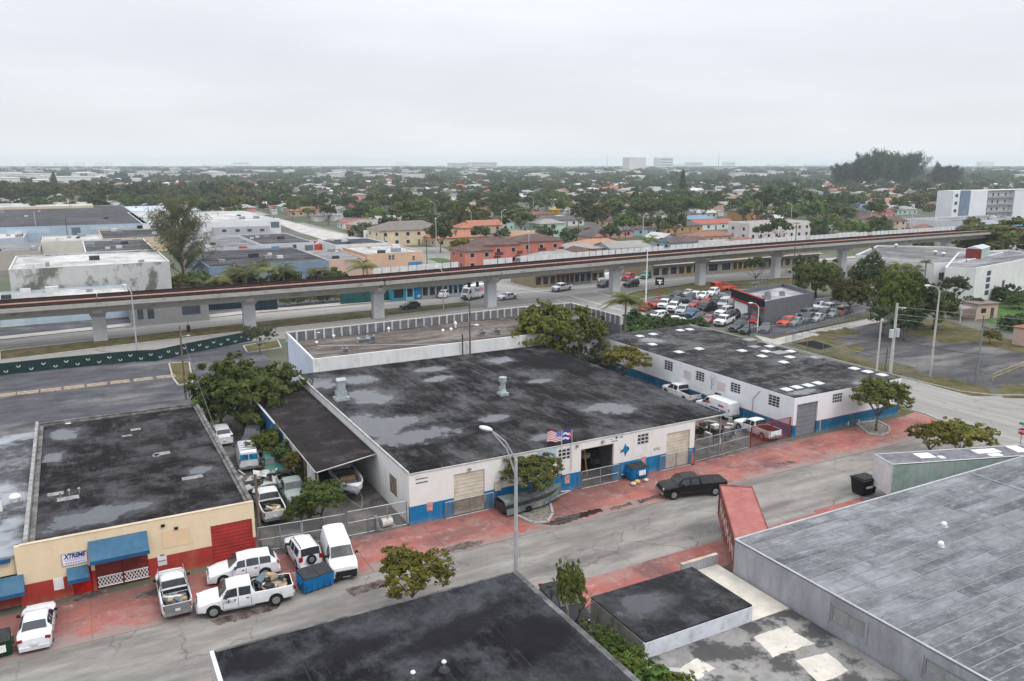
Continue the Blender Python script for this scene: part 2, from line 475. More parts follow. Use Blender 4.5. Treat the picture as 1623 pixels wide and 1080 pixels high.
def redmat():
 m,t,b=new_mat('red_painted_concrete');MATS['red']=m
 b.inputs['Roughness'].default_value=.75;b.inputs['Specular IOR Level'].default_value=.15
 P=pos(t)
 c=mixc(t,noise(t,P,.25,6,.6,.38,.62),(.37,.118,.092),(.27,.1,.088))
 c=mixc(t,mulv(t,noise(t,P,.3,9,.75,.46,.6,(.6,1.4,1)),.8),c,(.31,.2,.18))
 c=mixc(t,mulv(t,noise(t,P,.16,8,.72,.5,.6),.8),c,(.12,.07,.066))
 c=mixc(t,mulv(t,ponds(t,P,[(*at(190,935),6.5,2.2,5),(*at(40,985),5,2,0),(*at(900,790),7,2.0,5),(*at(420,905),4,1.6,0),(*at(1185,715),4,1.3,0),(*at(720,850),3,.8,5)],1.8,(.7,1.5),.4),.72),c,(.17,.085,.075))
 c=mixc(t,mulv(t,noise(t,P,.9,7,.78,.55,.66),.7),c,(.4,.3,.27))
 sp=N(t,'ShaderNodeSeparateXYZ');t.links.new(P,sp.inputs[0])
 g=N(t,'ShaderNodeMapRange');g.inputs['From Min'].default_value=52.2;g.inputs['From Max'].default_value=54.6;g.inputs['To Min'].default_value=.78;g.inputs['To Max'].default_value=0
 t.links.new(sp.outputs['Y'],g.inputs['Value'])
 gt_=N(t,'ShaderNodeMath',operation='GREATER_THAN');t.links.new(sp.outputs['Y'],gt_.inputs[0]);gt_.inputs[1].default_value=50
 th=N(t,'ShaderNodeMath',operation='ADD');t.links.new(mulv(t,g.outputs[0],gt_.outputs[0]),th.inputs[0]);t.links.new(noise(t,P,.5,8,.7,.3,.7),th.inputs[1])
 th2=N(t,'ShaderNodeMapRange');th2.inputs['From Min'].default_value=.85;th2.inputs['From Max'].default_value=1.15;t.links.new(th.outputs[0],th2.inputs['Value'])
 c=mixc(t,mulv(t,th2.outputs[0],.85),c,(.25,.22,.2))
 c=mixc(t,mulv(t,noise(t,P,6,4,.7,.4,.7),.3),c,(.25,.1,.09))
 t.links.new(c,b.inputs['Base Color'])
 bump(t,b,noise(t,P,4,6,.6,.2,.8),.15,.03)
 return m
RED=redmat()

sheet('ground',[(-9000,-600),(9000,-600),(9000,9000),(-9000,9000)],0,EARTH)
# street in front of the workshops, meeting the side street
def tracks(m,centres,axis='Y'):
 t=m.node_tree;b=t.nodes['Principled BSDF'];src=b.inputs['Base Color'].links[0].from_socket;P=pos(t);sp=N(t,'ShaderNodeSeparateXYZ');t.links.new(P,sp.inputs[0]);c=src
 wob=noise(t,P,.06,3,.5,0,1)
 for y0_,w,col,k in centres:
  a=N(t,'ShaderNodeMath',operation='MULTIPLY_ADD');t.links.new(wob,a.inputs[0]);a.inputs[1].default_value=1.4;t.links.new(sp.outputs[axis],a.inputs[2])
  s_=N(t,'ShaderNodeMath',operation='SUBTRACT');t.links.new(a.outputs[0],s_.inputs[0]);s_.inputs[1].default_value=y0_+.7
  ab_=N(t,'ShaderNodeMath',operation='ABSOLUTE');t.links.new(s_.outputs[0],ab_.inputs[0])
  r=N(t,'ShaderNodeMapRange');r.inputs['From Min'].default_value=w*.3;r.inputs['From Max'].default_value=w;r.inputs['To Min'].default_value=k;r.inputs['To Max'].default_value=0;t.links.new(ab_.outputs[0],r.inputs['Value'])
  c=mixc(t,mulv(t,r.outputs[0],noise(t,P,.5,8,.75,.35,.6,(.4,1.5,1) if axis=='Y' else(1.5,.4,1))),c,col)
 v=N(t,'ShaderNodeTexVoronoi',feature='DISTANCE_TO_EDGE');v.inputs['Scale'].default_value=.22
 dn=N(t,'ShaderNodeTexNoise');dn.inputs['Scale'].default_value=1.2;dn.inputs['Detail'].default_value=6;t.links.new(P,dn.inputs['Vector']);vm=N(t,'ShaderNodeVectorMath',operation='MULTIPLY_ADD');t.links.new(dn.outputs['Color'],vm.inputs[0]);vm.inputs[1].default_value=(1.6,1.6,0);t.links.new(P,vm.inputs[2]);t.links.new(vm.outputs[0],v.inputs['Vector'])
 r=N(t,'ShaderNodeMapRange');r.inputs['From Min'].default_value=.0;r.inputs['From Max'].default_value=.018;r.inputs['To Min'].default_value=.55;r.inputs['To Max'].default_value=0;t.links.new(v.outputs['Distance'],r.inputs['Value'])
 c=mixc(t,mulv(t,r.outputs[0],noise(t,P,.12,4,.6,.42,.56)),c,(.07,.065,.06))
 t.links.new(c,b.inputs['Base Color'])
tracks(ROADM,[(46.6,.7,(.13,.12,.115),.75),(49.6,.5,(.16,.15,.14),.5),(52.8,.6,(.14,.115,.105),.8),(44.6,.8,(.34,.32,.3),.5)])
tracks(ASPH,[]);tracks(LOTM,[]);tracks(AVE,[(139,.5,(.18,.175,.17),.5),(154,.6,(.18,.175,.17),.5),(158.5,.6,(.18,.175,.17),.5),(162.6,1.0,(.4,.39,.37),.7)])
sheet('road',[(-60,43.9),(84.5,43.9),(84.5,53.4),(-60,53.4)],.004,ROADM)
sheet('side_street',[(84.5,-20),(104,-20),(104,54.5),(135,54.5),(135,56.2),(106,56.2),(102.3,58.2),(100.2,61.5),(99.9,68),(100.3,132),(86,132),(86,58.6),(84.5,56)],.004,
   M('side_street_concrete',(.31,.3,.28),.9,.14,.4,dirt=(.19,.18,.17),ds=.1,dlo=.5,dhi=.72,stretch=(2.2,.3,1),bmp=.1))
# painted forecourt slabs, north side of the street
fc=sheet('pavement',[(-60,53.4),(84.3,53.4),(84.3,58.2),(-60,58.2)],.008,M('joint_dirt',(.2,.15,.14),.95))
fc2=sheet('pavement',[(-60,40.6),(64,40.6),(64,43.9),(-60,43.9)],.008,MATS['joint_dirt'])
xs=[-38+6.1*i for i in range(21)]
for x0,x1 in zip(xs[:-1],xs[1:]):
 x1=min(x1,84.3)
 for y0,y1 in((52.2,55.2),(55.2,58.15)):
  if 31.0<(x0+x1)/2<35 and y0<54:pass
  mb=MB().box(x0+.015,y0+.015,.006,x1-.015,y1-.015,.03+rnd.uniform(0,.006))
  obj('slab',mb,RED,fc)
 if x1<64:
  obj('slab',MB().box(x0+.015,40.7,.006,x1-.015,43.9+rnd.uniform(-.05,.6),.03),RED,fc2)
sheet('kerb_corner',[(84.3,53.6),(86.2,55.4),(87,58.6),(84.3,58.2)],.012,RED)
kb=MB()
def kerbline(mb,pts,w=.18,h=.13,z=0):
 for a,b in zip(pts[:-1],pts[1:]):
  d=Vector((b[0]-a[0],b[1]-a[1],0));L_=d.length;an=math.atan2(d.y,d.x)
  mb.obox(((a[0]+b[0])/2,(a[1]+b[1])/2,z+h/2),(L_+w*.6,w,h),an)
kerbline(kb,[(84.4,52.6),(86.2,54.4),(87.2,57.5),(87.2,132)])
tracks(bpy.data.materials['side_street_concrete'],[(91,.6,(.2,.19,.18),.6),(95.5,.6,(.2,.19,.18),.6)],'X')
struct('kerb',kb,KERB)
sheet('verge_grass_strip',[(84.6,58.4),(86.9,58.6),(86.9,96),(84.6,96)],.02,GRASSM)
kb=MB()
kerbline(kb,[(104,-20),(104,42)])
kerbline(kb,[(135,56.3),(106,56.3),(102.3,58.4),(100.3,61.5),(100.1,68),(100.4,96)])
struct('kerb',kb,KERB)
GW=M('gutter_water',(.045,.035,.032),.12,.4,1.2,spec=.5);OIL=M('oil_stain',(.15,.115,.105),.7,.5,1.5)
for i,(q,m_) in enumerate((([(856,832),(885,822),(925,812),(952,806),(955,811),(920,823),(885,833)],GW),([(1010,795),(1043,784),(1045,788),(1015,799)],GW),([(965,806),(1000,797),(1003,800),(970,810)],OIL),([(655,885),(700,872),(735,860),(765,858),(760,865),(720,874),(690,882),(660,889)],OIL),([(1225,735),(1258,731),(1262,735),(1232,739)],OIL),([(212,944),(240,935),(270,933),(265,940),(235,946),(214,950)],OIL),([(90,1000),(115,990),(118,998),(95,1006)],OIL),([(330,985),(380,972),(445,955),(440,964),(390,980),(345,992)],OIL),([(545,935),(600,920),(640,915),(600,932),(560,945)],OIL),([(130,905),(200,890),(190,925),(150,950),(110,955)],OIL),([(1240,655),(1280,645),(1290,655),(1250,664)],OIL),([(1130,725),(1160,700),(1175,705),(1160,722)],OIL))):
 tag(obj('stain',MB().poly(ragged(px(q),.0375 if i not in(6,7,8) else .009,i+70,.13,.14)),m_),kind='structure')
# asphalt car park left, behind the cream workshop
sheet('car_park',[(-60,87.5),(24,87.5),(24,112),(25,137.0),(13.6,133.6),(4,131.7),(-60,131.0)],.006,ASPH)
sheet('yard_ground',[(9.7,58.2),(22.1,58.2),(22.1,94),(24,96),(9.7,96)],.012,DIRTM)
sheet('yard_ground',[(52.1,58.2),(66.4,58.2),(66.4,94),(84,112),(52,112)],.012,DIRTM)
sheet('alley_ground',[(-60,26),(24.6,26),(24.6,40.6),(-60,40.6)],.01,DIRTM)
sheet('alley_ground',[(24.6,-10),(84,-10),(84,40.6),(24.6,40.6)],.01,DIRTM)
# avenue under the elevated railway
sheet('avenue',[(-260,122),(-60,131.2)]+[(-60,131.2),(4,132),(13.6,133.9),(25,137.3),(45,137.5),(86,141),(86,132),(100.3,132),(104,143),(200,146),(420,156),(420,181),(200,172),(101,166.5),(60,165.2),(30,164.3),(-13,158.8),(-60,155),(-260,140)],.004,AVE)
sheet('cross_street',[(87,164),(101,164),(106,420),(92,420)],.006,AVE)
med=[px([(a,b)])[0]for a,b in[(0,572),(190,548),(376,527),(440,520.5),(607,502.5),(720,489),(745,486)]]+[px([(a,b)])[0]for a,b in[(742,479),(610,491),(560,495),(398,512),(300,523),(190,536),(0,557)]]
sheet('median_grass',med,.06,GRASSM)
kb=MB();kerbline(kb,med+med[:1],.2,.12);struct('kerb',kb,KERB)
med2=px([(1000,477),(1040,471),(1200,458),(1330,446),(1330,437),(1240,441),(1100,449),(1010,462),(985,470)])
sheet('median_grass',med2,.06,GRASSM)
kb=MB();kerbline(kb,med2+med2[:1],.2,.12);struct('kerb',kb,KERB)
sheet('sidewalk',[(-260,140.5),(-60,155.2),(-13,159),(30,164.5),(60,165.4),(86,166),(86,169),(30,168),(-13,162),(-60,158.5),(-260,144)],.09,SIDE)
sheet('sidewalk',[(106,167.5),(200,173),(420,182),(420,186),(200,177),(106,171)],.09,SIDE)
sheet('shop_forecourt',[(-13,162),(30,168),(86,169),(87,190),(40,186),(8,182),(-14,168)],.05,ASPH)
# lane lines of the junction
ln=MB()
def stripe(a,b,w,z=.012):
 d=Vector((b[0]-a[0],b[1]-a[1],0));n=Vector((-d.y,d.x,0)).normalized()*w/2
 A,B=Vector((*a,z)),Vector((*b,z))
 ln.poly([A-n,B-n,B+n,A+n])
for a,b,w in[((700,497.5),(985,455),.18),((905,470),(985,492),.35),((940,462),(1010,481),.35),((880,475),(950,497),.2),((845,462),(915,470),.35),
    ((760,446),(850,462),.2),((815,441),(900,457),.2),((1040,455),(1320,433),.15),((1050,450),(1320,428),.15),((0,551),(390,508),.12),((0,544),(390,502),.12),((430,504),(600,487),.12)]:
 stripe(at(*a),at(*b),w)
struct('lane_markings',ln,LINEW)
# far residential streets seen as pale ribbons
sheet('residential_street',px([(640,352),(505,345),(440,332),(420,325),(445,325),(520,341),(640,346)]),.01,AVE)
sheet('residential_street',px([(560,395),(470,367),(420,346),(440,346),(500,362),(640,391)]),.012,M('pale_yard_concrete',(.5,.48,.45),.9,.2,.2))
sheet('residential_street',px([(640,392),(700,392),(760,425),(690,428)]),.012,AVE)
sheet('lawn',px([(676,410),(700,409),(748,420),(720,425)]),.016,LAWN)
# vacant lots and car lot on the right
sheet('vacant_lot',px([(1242,532),(1330,519),(1430,508),(1623,560),(1700,600),(1640,625),(1555,612),(1478,596)]),.012,LOTM)
sheet('sales_lot',px([(1003,492),(1045,466),(1170,455),(1400,482),(1400,492),(1225,535),(1195,530)]),.012,ASPH)
sheet('lot_path',px([(1195,531),(1225,538),(1400,497),(1440,500),(1240,545),(1225,552)]),.016,SIDE)
sheet('lawn',px([(1530,470),(1700,455),(1900,500),(1900,540),(1650,545),(1540,500)]),.014,LAWN)
def verge(pts,z=.03,m=None):return sheet('verge_grass_strip',px(pts),z,m or GRASSM)
verge([(1447,597),(1500,599),(1560,612),(1575,628),(1540,628),(1480,612)])
verge([(1583,610),(1700,615),(1700,634),(1590,631)])
verge([(1215,536),(1245,533),(1400,487),(1430,492),(1420,497),(1280,524)])
verge([(1250,546),(1290,540),(1440,590),(1420,598)])
verge([(1430,505),(1500,508),(1623,545),(1700,560),(1700,575),(1560,548)])
verge([(1255,543),(1290,532),(1340,545),(1300,555)])
for i,q in enumerate(([(1290,527),(1340,520),(1365,528),(1310,540)],[(1330,548),(1360,546),(1370,556),(1335,560)],[(1410,575),(1450,582),(1462,596),(1425,590)],[(1425,515),(1480,520),(1540,540),(1500,545),(1440,528)])):
 tag(obj('weeds',MB().poly(ragged(px(q),.024+i*.001,90+i,.55,.5)),GRASSM),kind='structure')
# kerbed tree pits on the forecourt
def pit(label_poly,nm='tree_pit_kerb'):
 t=MB();kerbline(t,label_poly+label_poly[:1],.22,.16)
 o=struct(nm,t,KERB)
 inner=sheet('tree_pit_soil',label_poly,.07,GRASSM if nm!='tree_pit_kerb' else M('pit_gravel',(.26,.24,.21),.95,.35,4))
pit(px([(806,795),(818,818),(845,831),(868,829),(876,815),(872,800),(858,790),(825,786)]))
pit(px([(1357,672),(1375,688),(1395,692),(1410,686),(1409,678),(1390,668)]))
pit(px([(268,577),(300,575),(305,608),(283,612),(274,600)]),'car_park_island')
pit(px([(386,549),(440,540),(446,552),(392,560)]),'car_park_island')

# ------------------------------------------------------------------ haze over the whole town
hz=MB().box(-7600,-500,-1,7600,7600,80)
ho=obj('haze',hz,None or[bpy.data.materials.new('air')])
hm=ho.data.materials[0];hm.use_nodes=True;ht=hm.node_tree;ht.nodes.clear()
hout=ht.nodes.new('ShaderNodeOutputMaterial');hv=ht.nodes.new('ShaderNodeVolumePrincipled')
hv.inputs['Color'].default_value=(.84,.93,1,1);hv.inputs['Density'].default_value=1.45e-4
hv.inputs['Anisotropy'].default_value=.1
ht.links.new(hv.outputs[0],hout.inputs['Volume'])
ho['kind']='stuff'
# ------------------------------------------------------------------ workshop buildings
FRW=M('window_frame_white',(.6,.6,.6),.5,.1)
def window(parent,side,plane,u0,u1,z0,z1,nx=2,nz=2,fm=None,name='window',glass=None,inset=.06,t=.06,pane=True):
 """side 'S' looks to -Y at Y=plane, 'W' looks to -X at X=plane (u is then Y). frame with glazing bars, glass child"""
 def P3(u,d,z):return(u,plane+d,z) if side=='S' else(plane+d,u,z)
 mb=MB()
 def bar(a,b,c,d,dep=.05):
  p,q=P3(a,inset-dep,c),P3(b,inset+.03,d);mb.box(*p,*q)
 bar(u0,u0+t,z0,z1);bar(u1-t,u1,z0,z1);bar(u0+t,u1-t,z0,z0+t);bar(u0+t,u1-t,z1-t,z1)
 for i in range(1,nx):
  u=u0+(u1-u0)*i/nx;bar(u-t*.4,u+t*.4,z0+t,z1-t,.04)
 for j in range(1,nz):
  z=z0+(z1-z0)*j/nz
  for i in range(nx):
   a=u0+(u1-u0)*i/nx+t*(1 if i==0 else .4);b=u0+(u1-u0)*(i+1)/nx-t*(1 if i==nx-1 else .4)
   bar(a,b,z-t*.4,z+t*.4,.04)
 w=obj(name,mb,fm or FRW,parent,world=True)
 if pane:
  g=MB();p,q=P3(u0+.02,inset+.035,z0+.02),P3(u1-.02,inset+.06,z1-.02);g.box(*p,*q)
  off=parent.location
  obj('pane',g.mesh('pane',glass or GLASS,False,tuple(off)),None,w)
 return w
def shutter(parent,side,plane,u0,u1,z0,z1,m,pitch=.33,name='roller_shutter',inset=.14):
 mb=MB();n=max(3,round((z1-z0)/pitch))
 for i in range(n):
  a=z0+(z1-z0)*i/n;b=z0+(z1-z0)*(i+1)/n
  for(c,d,o1,o2) in((a,a+(b-a)*.8,inset-.035,inset-.02),(a+(b-a)*.8,b,inset,inset)):
   q=[(u0,o1,c),(u1,o1,c),(u1,o2,d),(u0,o2,d)]
   mb.poly([((u,plane+o,z) if side=='S' else(plane+o,-u if False else u,z)) for u,o,z in q])
  q=[(u0,inset-.02,a+(b-a)*.8),(u1,inset-.02,a+(b-a)*.8),(u1,inset,a+(b-a)*.8),(u0,inset,a+(b-a)*.8)]
  mb.poly([((u,plane+o,z) if side=='S' else(plane+o,u,z)) for u,o,z in q])
 back=[(u0,inset+.02,z0),(u1,inset+.02,z0),(u1,inset+.02,z1),(u0,inset+.02,z1)]
 mb.poly([((u,plane+o,z) if side=='S' else(plane+o,u,z)) for u,o,z in back])
 return obj(name,mb,m,parent,world=True)
def flat(name,label,cat,x0,x1,y0,y1,h,wm,rm,par=.3,th=.2,holesS=(),holesW=(),group=None,cope=None,holesE=(),copet=.06):
 """flat-roofed building with real wall thickness; returns the thing"""
 t=thing(name,label,cat,(x0,y0,0),group=group)
 mb=MB();wall(mb,frY(y0),x0,x1,0,h,th,holesS);obj('wall',mb,wm,t,world=True)
 mb=MB();wall(mb,frX(x0),-(y1),-(y0+th),0,h,th,[(-b,-a,c,d) for a,b,c,d in holesW]);obj('wall',mb,wm,t,world=True)
 obj('wall',MB().box(x1-th,y0+th,0,x1,y1,h),wm,t,world=True)
 obj('wall',MB().box(x0+th,y1-th,0,x1-th,y1,h),wm,t,world=True)
 obj('roof',MB().box(x0+th,y0+th,h-par-.2,x1-th,y1-th,h-par),rm,t,world=True)
 if cope:
  c=MB();e_=.03
  c.box(x0-e_,y0-e_,h,x1+e_,y0+th+e_,h+copet);c.box(x0-e_,y1-th-e_,h,x1+e_,y1+e_,h+copet)
  c.box(x0-e_,y0+th+e_,h,x0+th+e_,y1-th-e_,h+copet);c.box(x1-th-e_,y0+th+e_,h,x1+e_,y1-th-e_,h+copet)
  obj('coping',c,cope,t,world=True)
 return t
def signboard(parent,Y,u0,u1,z0,z1,m,name='sign',d=.03):
 return obj(name,MB().box(u0,Y-d,z0,u1,Y-.003,z1),m,parent,world=True)

ROOF_MAIN=roofmat('bitumen_roof_wet',(.034,.032,.034),(.011,.0105,.012),(.12,.12,.125),wet=2,wetcol=(.07,.075,.085),s=.085,wlo=.58,whi=.61,streak=(1.2,.6,1),seed=3,pale=.8,seam=('Y',1.0,(.075,.073,.075)),darks=[(*at(860,575,4.5),3.2,5,20),(*at(700,690,4.5),6,2.5,10)],els=[(*at(585,677,4.5),2.0,3.6,8),(*at(655,693,4.5),3.6,1.5,0),(*at(620,672,4.5),3.2,1.5,0),(*at(583,630,4.5),1.6,3.0,10),(*at(510,608,4.5),1.6,2.2,0),(*at(566,603,4.5),1.7,1.6,0),(*at(680,587,4.5),1.6,1.0,0),(*at(698,601,4.5),1.7,.9,0),(*at(965,648,4.5),2.1,1.7,0),(*at(870,693,4.5),1.5,.8,0),(*at(785,664,4.5),1.4,.9,0),(*at(852,605,4.5),1.3,.7,0),(*at(790,572,4.5),1.6,1.3,0)])
ROOF_BEIGE=roofmat('bitumen_roof_brown',(.034,.03,.031),(.013,.0115,.013),(.1,.1,.11),wetcol=(.06,.067,.08),s=.11,seed=11,pale=.7,seam=('Y',1.0,(.06,.055,.055)),els=[(*at(150,818,4.1),3.4,1.2,12),(*at(105,688,4.1),1.3,1.5,0),(*at(85,725,4.1),.7,1.2,0),(*at(318,745,4.1),.9,.7,0)])
ROOF_W=roofmat('bitumen_roof_grey',(.06,.058,.06),(.026,.025,.027),(.17,.17,.17),wetcol=(.11,.115,.13),s=.12,seed=5,pale=.85,streak=(.7,1.3,1),seam=('X',1.0,(.09,.088,.09)),els=[(*at(1165,523,4.5),1.6,4.5,8),(*at(1110,516,4.5),1.4,1.6,0),(*at(1375,605,4.5),1.5,.8,0),(*at(1270,622,4.5),1.6,.6,0),(*at(1030,540,4.5),1.2,1.5,0)])
ROOF_LT=M('leanto_roof_brown',(.026,.021,.022),.85,.35,.5,dirt=(.07,.06,.06),ds=.5,dlo=.55,dhi=.7,bmp=.3)
ROOF_FG=roofmat('bitumen_roof_near',(.045,.047,.052),(.012,.0115,.014),(.085,.09,.1),wet=None,s=.1,seed=8,pale=.6,lo=.4,seam=('X',1.0,(.05,.052,.058)),darks=[(*at(720,1000,4.5),3.2,1.0,15),(*at(400,1050,4.5),1.2,.9,0),(*at(860,1010,4.5),1.5,1.8,0),(*at(560,1030,4.5),1.8,.8,0)])
ROOF_STRIP=roofmat('gravel_roof_tan',(.19,.165,.148),(.095,.078,.07),(.3,.275,.25),wet=None,s=.07,seed=4,pale=.5,streak=(.4,1.6,1))
EDGE=M('roof_edge_strip',(.11,.11,.11),.7,.3,1.5,dirt=(.3,.3,.29),ds=.8)

# ---- main white and blue workshop
MAINW=two_tone('workshop_wall_paint',(.76,.75,.72),(.012,.17,.37),1.62,dirt=(.4,.38,.35),amt=.42,ds=.8)
MW=flat # alias
X0,X1,Y0,Y1,H=22.1,52.2,58.25,94,4.4
main=thing('workshop','white workshop with a blue painted base, wet black roof and two flags on its front','workshop',(X0,Y0,0))
def FX(x_):return x_
# openings measured on the front plane
def S(a,b,Y=Y0):return atY(a,b,Y)
dA=(S(719,753)[0],S(768,740)[0],0,S(719,753)[1]) # left shutter
dB=(S(921,716)[0],S(973,703)[0],0,S(973,703)[1]) # open bay
dC=(S(1057,688)[0],S(1094,680)[0],0,S(1057,688)[1]) # right shutter
wA=(S(884,712)[0],S(905,706)[0],S(884,732)[1],S(884,713)[1])
wB=(S(1010,690)[0],S(1029,686)[0],S(1010,707)[1],S(1010,689)[1])
mb=MB();wall(mb,frY(Y0),X0,X1,0,H,.25,[dA,dB,dC,wA,wB]);obj('wall',mb,MAINW,main,world=True,label='front wall, white above blue')
wl=(61.2,63.0,1.25,3.0)
mb=MB();wall(mb,frX(X0),-Y1,-(Y0+.25),0,H,.25,[(-wl[1],-wl[0],wl[2],wl[3])])
obj('wall',mb,M('workshop_side_white',(.74,.74,.73),.8,.1,.5,dirt=(.4,.4,.39),ds=.5,dlo=.55,stretch=(1,1,.3)),main,world=True)
obj('wall',MB().box(X1-.25,Y0+.25,0,X1,Y1,H),MATS['workshop_side_white'],main,world=True)
obj('wall',MB().box(X0+.25,Y1-.25,0,X1-.25,Y1,H),MATS['workshop_side_white'],main,world=True)
obj('roof',MB().box(X0+.1,Y0+.08,H,56.0,Y1+.3,H+.16),ROOF_MAIN,main,world=True)
eg=MB();eg.box(X0-.06,Y0-.06,H+.002,56.1,Y0+.06,H+.1);eg.box(X0-.06,Y0+.07,H+.002,X0+.07,Y1+.3,H+.22)
obj('fascia',eg,M('fascia_offwhite',(.5,.49,.47),.7,.2,1),main,world=True)
for y in(58.6,66,74,82,90):
 obj('canopy_post',MB().box(55.75,y-.06,0,55.87,y+.06,H),GALV,main,world=True)
for d in(dA,dC):shutter(main,'S',Y0,d[0],d[1],0.02,d[3],CREAM)
window(main,'S',Y0,*wA,3,3,t=.1);window(main,'S',Y0,*wB,3,3,t=.1)
obj('boarded_window',MB().box(X0+.05,wl[0],wl[2],X0+.12,wl[1],wl[3]),M('old_louvre_wood',(.25,.2,.15),.9,.4,5),main,world=True)
# bay interior: floor, back partition, ceiling darkness
ib=MB();ib.box(dB[0]-.3,Y0+.25,.0,dB[1]+1.2,Y0+9,.02)
obj('bay_floor',ib,M('bay_floor_concrete',(.12,.11,.11),.7,.3),main,world=True)
ib=MB();ib.box(dB[0]-.4,Y0+.3,0.021,dB[0]-.3,Y0+9,4.1);ib.box(dB[1]+1.2,Y0+.3,0.021,dB[1]+1.3,Y0+9,4.1);ib.box(dB[0]-.3,Y0+9,.021,dB[1]+1.2,Y0+9.1,4.1)
obj('bay_partition',ib,M('bay_partition_grey',(.28,.28,.29),.8,.2),main,world=True)
# painted billboard with the leaping marlin, fish emblem, small signs
u0,z1=S(853,713);u1,z0=S(882,733)
u0,z0_=S(853,733);sg=signboard(main,Y0,S(852,722)[0],S(882,716)[0],S(852,738)[1],S(852,716)[1],M('pale_blue_board',(.42,.52,.64),.6,.15,1.5),'billboard')
def fish(mb,cx,cz,L_,Y,mi=0,flip=1,kind=0):
 if kind==0: # marlin: bill, body, sail fin, tail
  pts=[(-.9,.22),(-.45,.2),(-.3,.34),(-.05,.5),(.0,.3),(.3,.2),(.6,.02),(.85,.16),(.8,-.05),(.9,-.35),(.62,-.1),(.3,0),(.1,-.02),(.05,-.22),(-.08,-.04),(-.35,.05),(-.5,.12)]
 else: # angelfish
  pts=[(-.55,.0),(-.3,.18),(-.18,.5),(.02,.85),(.12,.45),(.42,.35),(.62,.12),(.6,-.1),(.4,-.28),(.2,-.5),(-.02,-.95),(-.12,-.5),(-.28,-.22),(-.75,-.35),(-.68,-.05),(-.85,.3)]
 mb.poly([(cx+a*L_/2*flip,Y,cz+b*L_/2) for a,b in pts],mi)
mb=MB();fish(mb,(S(862,722)[0]+S(876,722)[0])/2,S(866,722)[1],1.5,Y0-.036)
obj('marlin_emblem',mb,M('marlin_blue',(.06,.14,.3),.6,.2,3),main,world=True)
NAVY=M('navy_lettering',(.03,.06,.16),.6,.1)
mb=MB();cx,cz=S(991,713);fish(mb,cx,cz,1.55,Y0-.006,kind=1)
obj('fish_emblem',mb,M('fish_teal_blue',(.02,.2,.38),.6,.35,4),main,world=True)
mb=MB();cx,cz=S(977,695)
for i in range(5):mb.box(cx-.7+i*.3,Y0-.006,cz-.05+(i%2)*.12,cx-.5+i*.3,Y0-.003,cz+.02+(i%3)*.08)
mb.box(cx-.55,Y0-.006,cz-.27,cx+.15,Y0-.003,cz-.2)
obj('blue_script',mb,NAVY,main,world=True)
cx,cz=S(1041,712)
text('house_number','3743',.42,M('number_grey',(.3,.3,.32),.6,.1),main,(cx-X0,-.01,cz),(R(90),0,0),bold=.01)
SGNW=M('sign_white',(.7,.7,.7),.5,.08,2);PINKS=M('faded_red_sign',(.68,.32,.3),.6,.3,6)
a=S(659,757);b=S(678,764)
s1=signboard(main,Y0,a[0],b[0]+.02,b[1]+.02,a[1]+.15,SGNW,'sign')
for zz in(0,.33):obj('sign_stripe',MB().box(a[0],Y0-.034,b[1]+zz+.03,b[0],Y0-.031,b[1]+zz+.11),DARKMET,main,world=True)
for q in((681,803),(899,760),(1020,730)):
 cx,cz=S(*q);signboard(main,Y0,cx-.26,cx+.26,cz-.38,cz+.38,PINKS,'no_parking_sign',.02)
for q in((744,744),(914,707),(955,700)):
 cx,cz=S(*q);mb=MB();mb.box(cx-.12,Y0-.16,cz-.05,cx+.12,Y0-.004,cz+.1);mb.dome(cx,Y0-.14,cz-.12,.09,.1,8,3);obj('wall_lamp',mb,GALV,main,world=True)
cx,cz=S(788,770);obj('electric_box',MB().box(cx-.3,Y0-.2,cz-.4,cx+.3,Y0-.004,cz+.45),M('faded_box_beige',(.5,.46,.4),.7,.15),main,world=True)
# roof ventilators
def vent_stack(name,label,x,y,zb,kind):
 t=thing(name,label,'roof vent',(x,y,zb))
 VM=M('vent_zinc',(.42,.47,.49),.45,.15,3,metal=.3)
 mb=MB()
 if kind==0:
  mb.box(-.75,-.6,.02,.75,.6,.35);obj('base',mb,VM,t)
  mb=MB();mb.prism([(-.55,-.4),(.55,-.4),(.55,.4),(-.55,.4)],.36,1.0);mb.prism([(-.42,-.35),(.42,-.35),(.42,.35),(-.42,.35)],1.0,2.1)
  mb.box(-.5,-.42,2.1,.5,.42,2.2)
  mb.add([(-.5,-.42,2.2),(.5,-.42,2.2),(.5,.42,2.2),(-.5,.42,2.2),(-.5,0,2.45),(.5,0,2.45)],[(0,1,5,4),(2,3,4,5),(0,4,3),(1,2,5)])
  obj('hood',mb,VM,t)
 else:
  mb.box(-.5,-.5,.02,.5,.5,.3);obj('base',mb,VM,t)
  mb=MB();mb.cyl(0,0,.3,.7,.42,.3,14);mb.cyl(0,0,.7,1.5,.3,.3,14);mb.cyl(0,0,1.5,1.95,.42,.42,14);mb.cyl(-.35,0,.6,.95,.14,.14,8)
  obj('flue',mb,VM,t,smooth=False)
  mb=MB();mb.cyl(0,0,1.98,2.02,.44,.3,14);obj('cap',mb,VM,t)
 return t
x,y=at(541,634,H+.16);vent_stack('roof_vent','boxy zinc roof vent standing at the edge of a puddle near the lean-to',x,y,H+.15,0)
x,y=at(797,626,H+.16);vent_stack('roof_vent','round white flue standing in the middle of the wet black roof',x,y,H+.15,1)
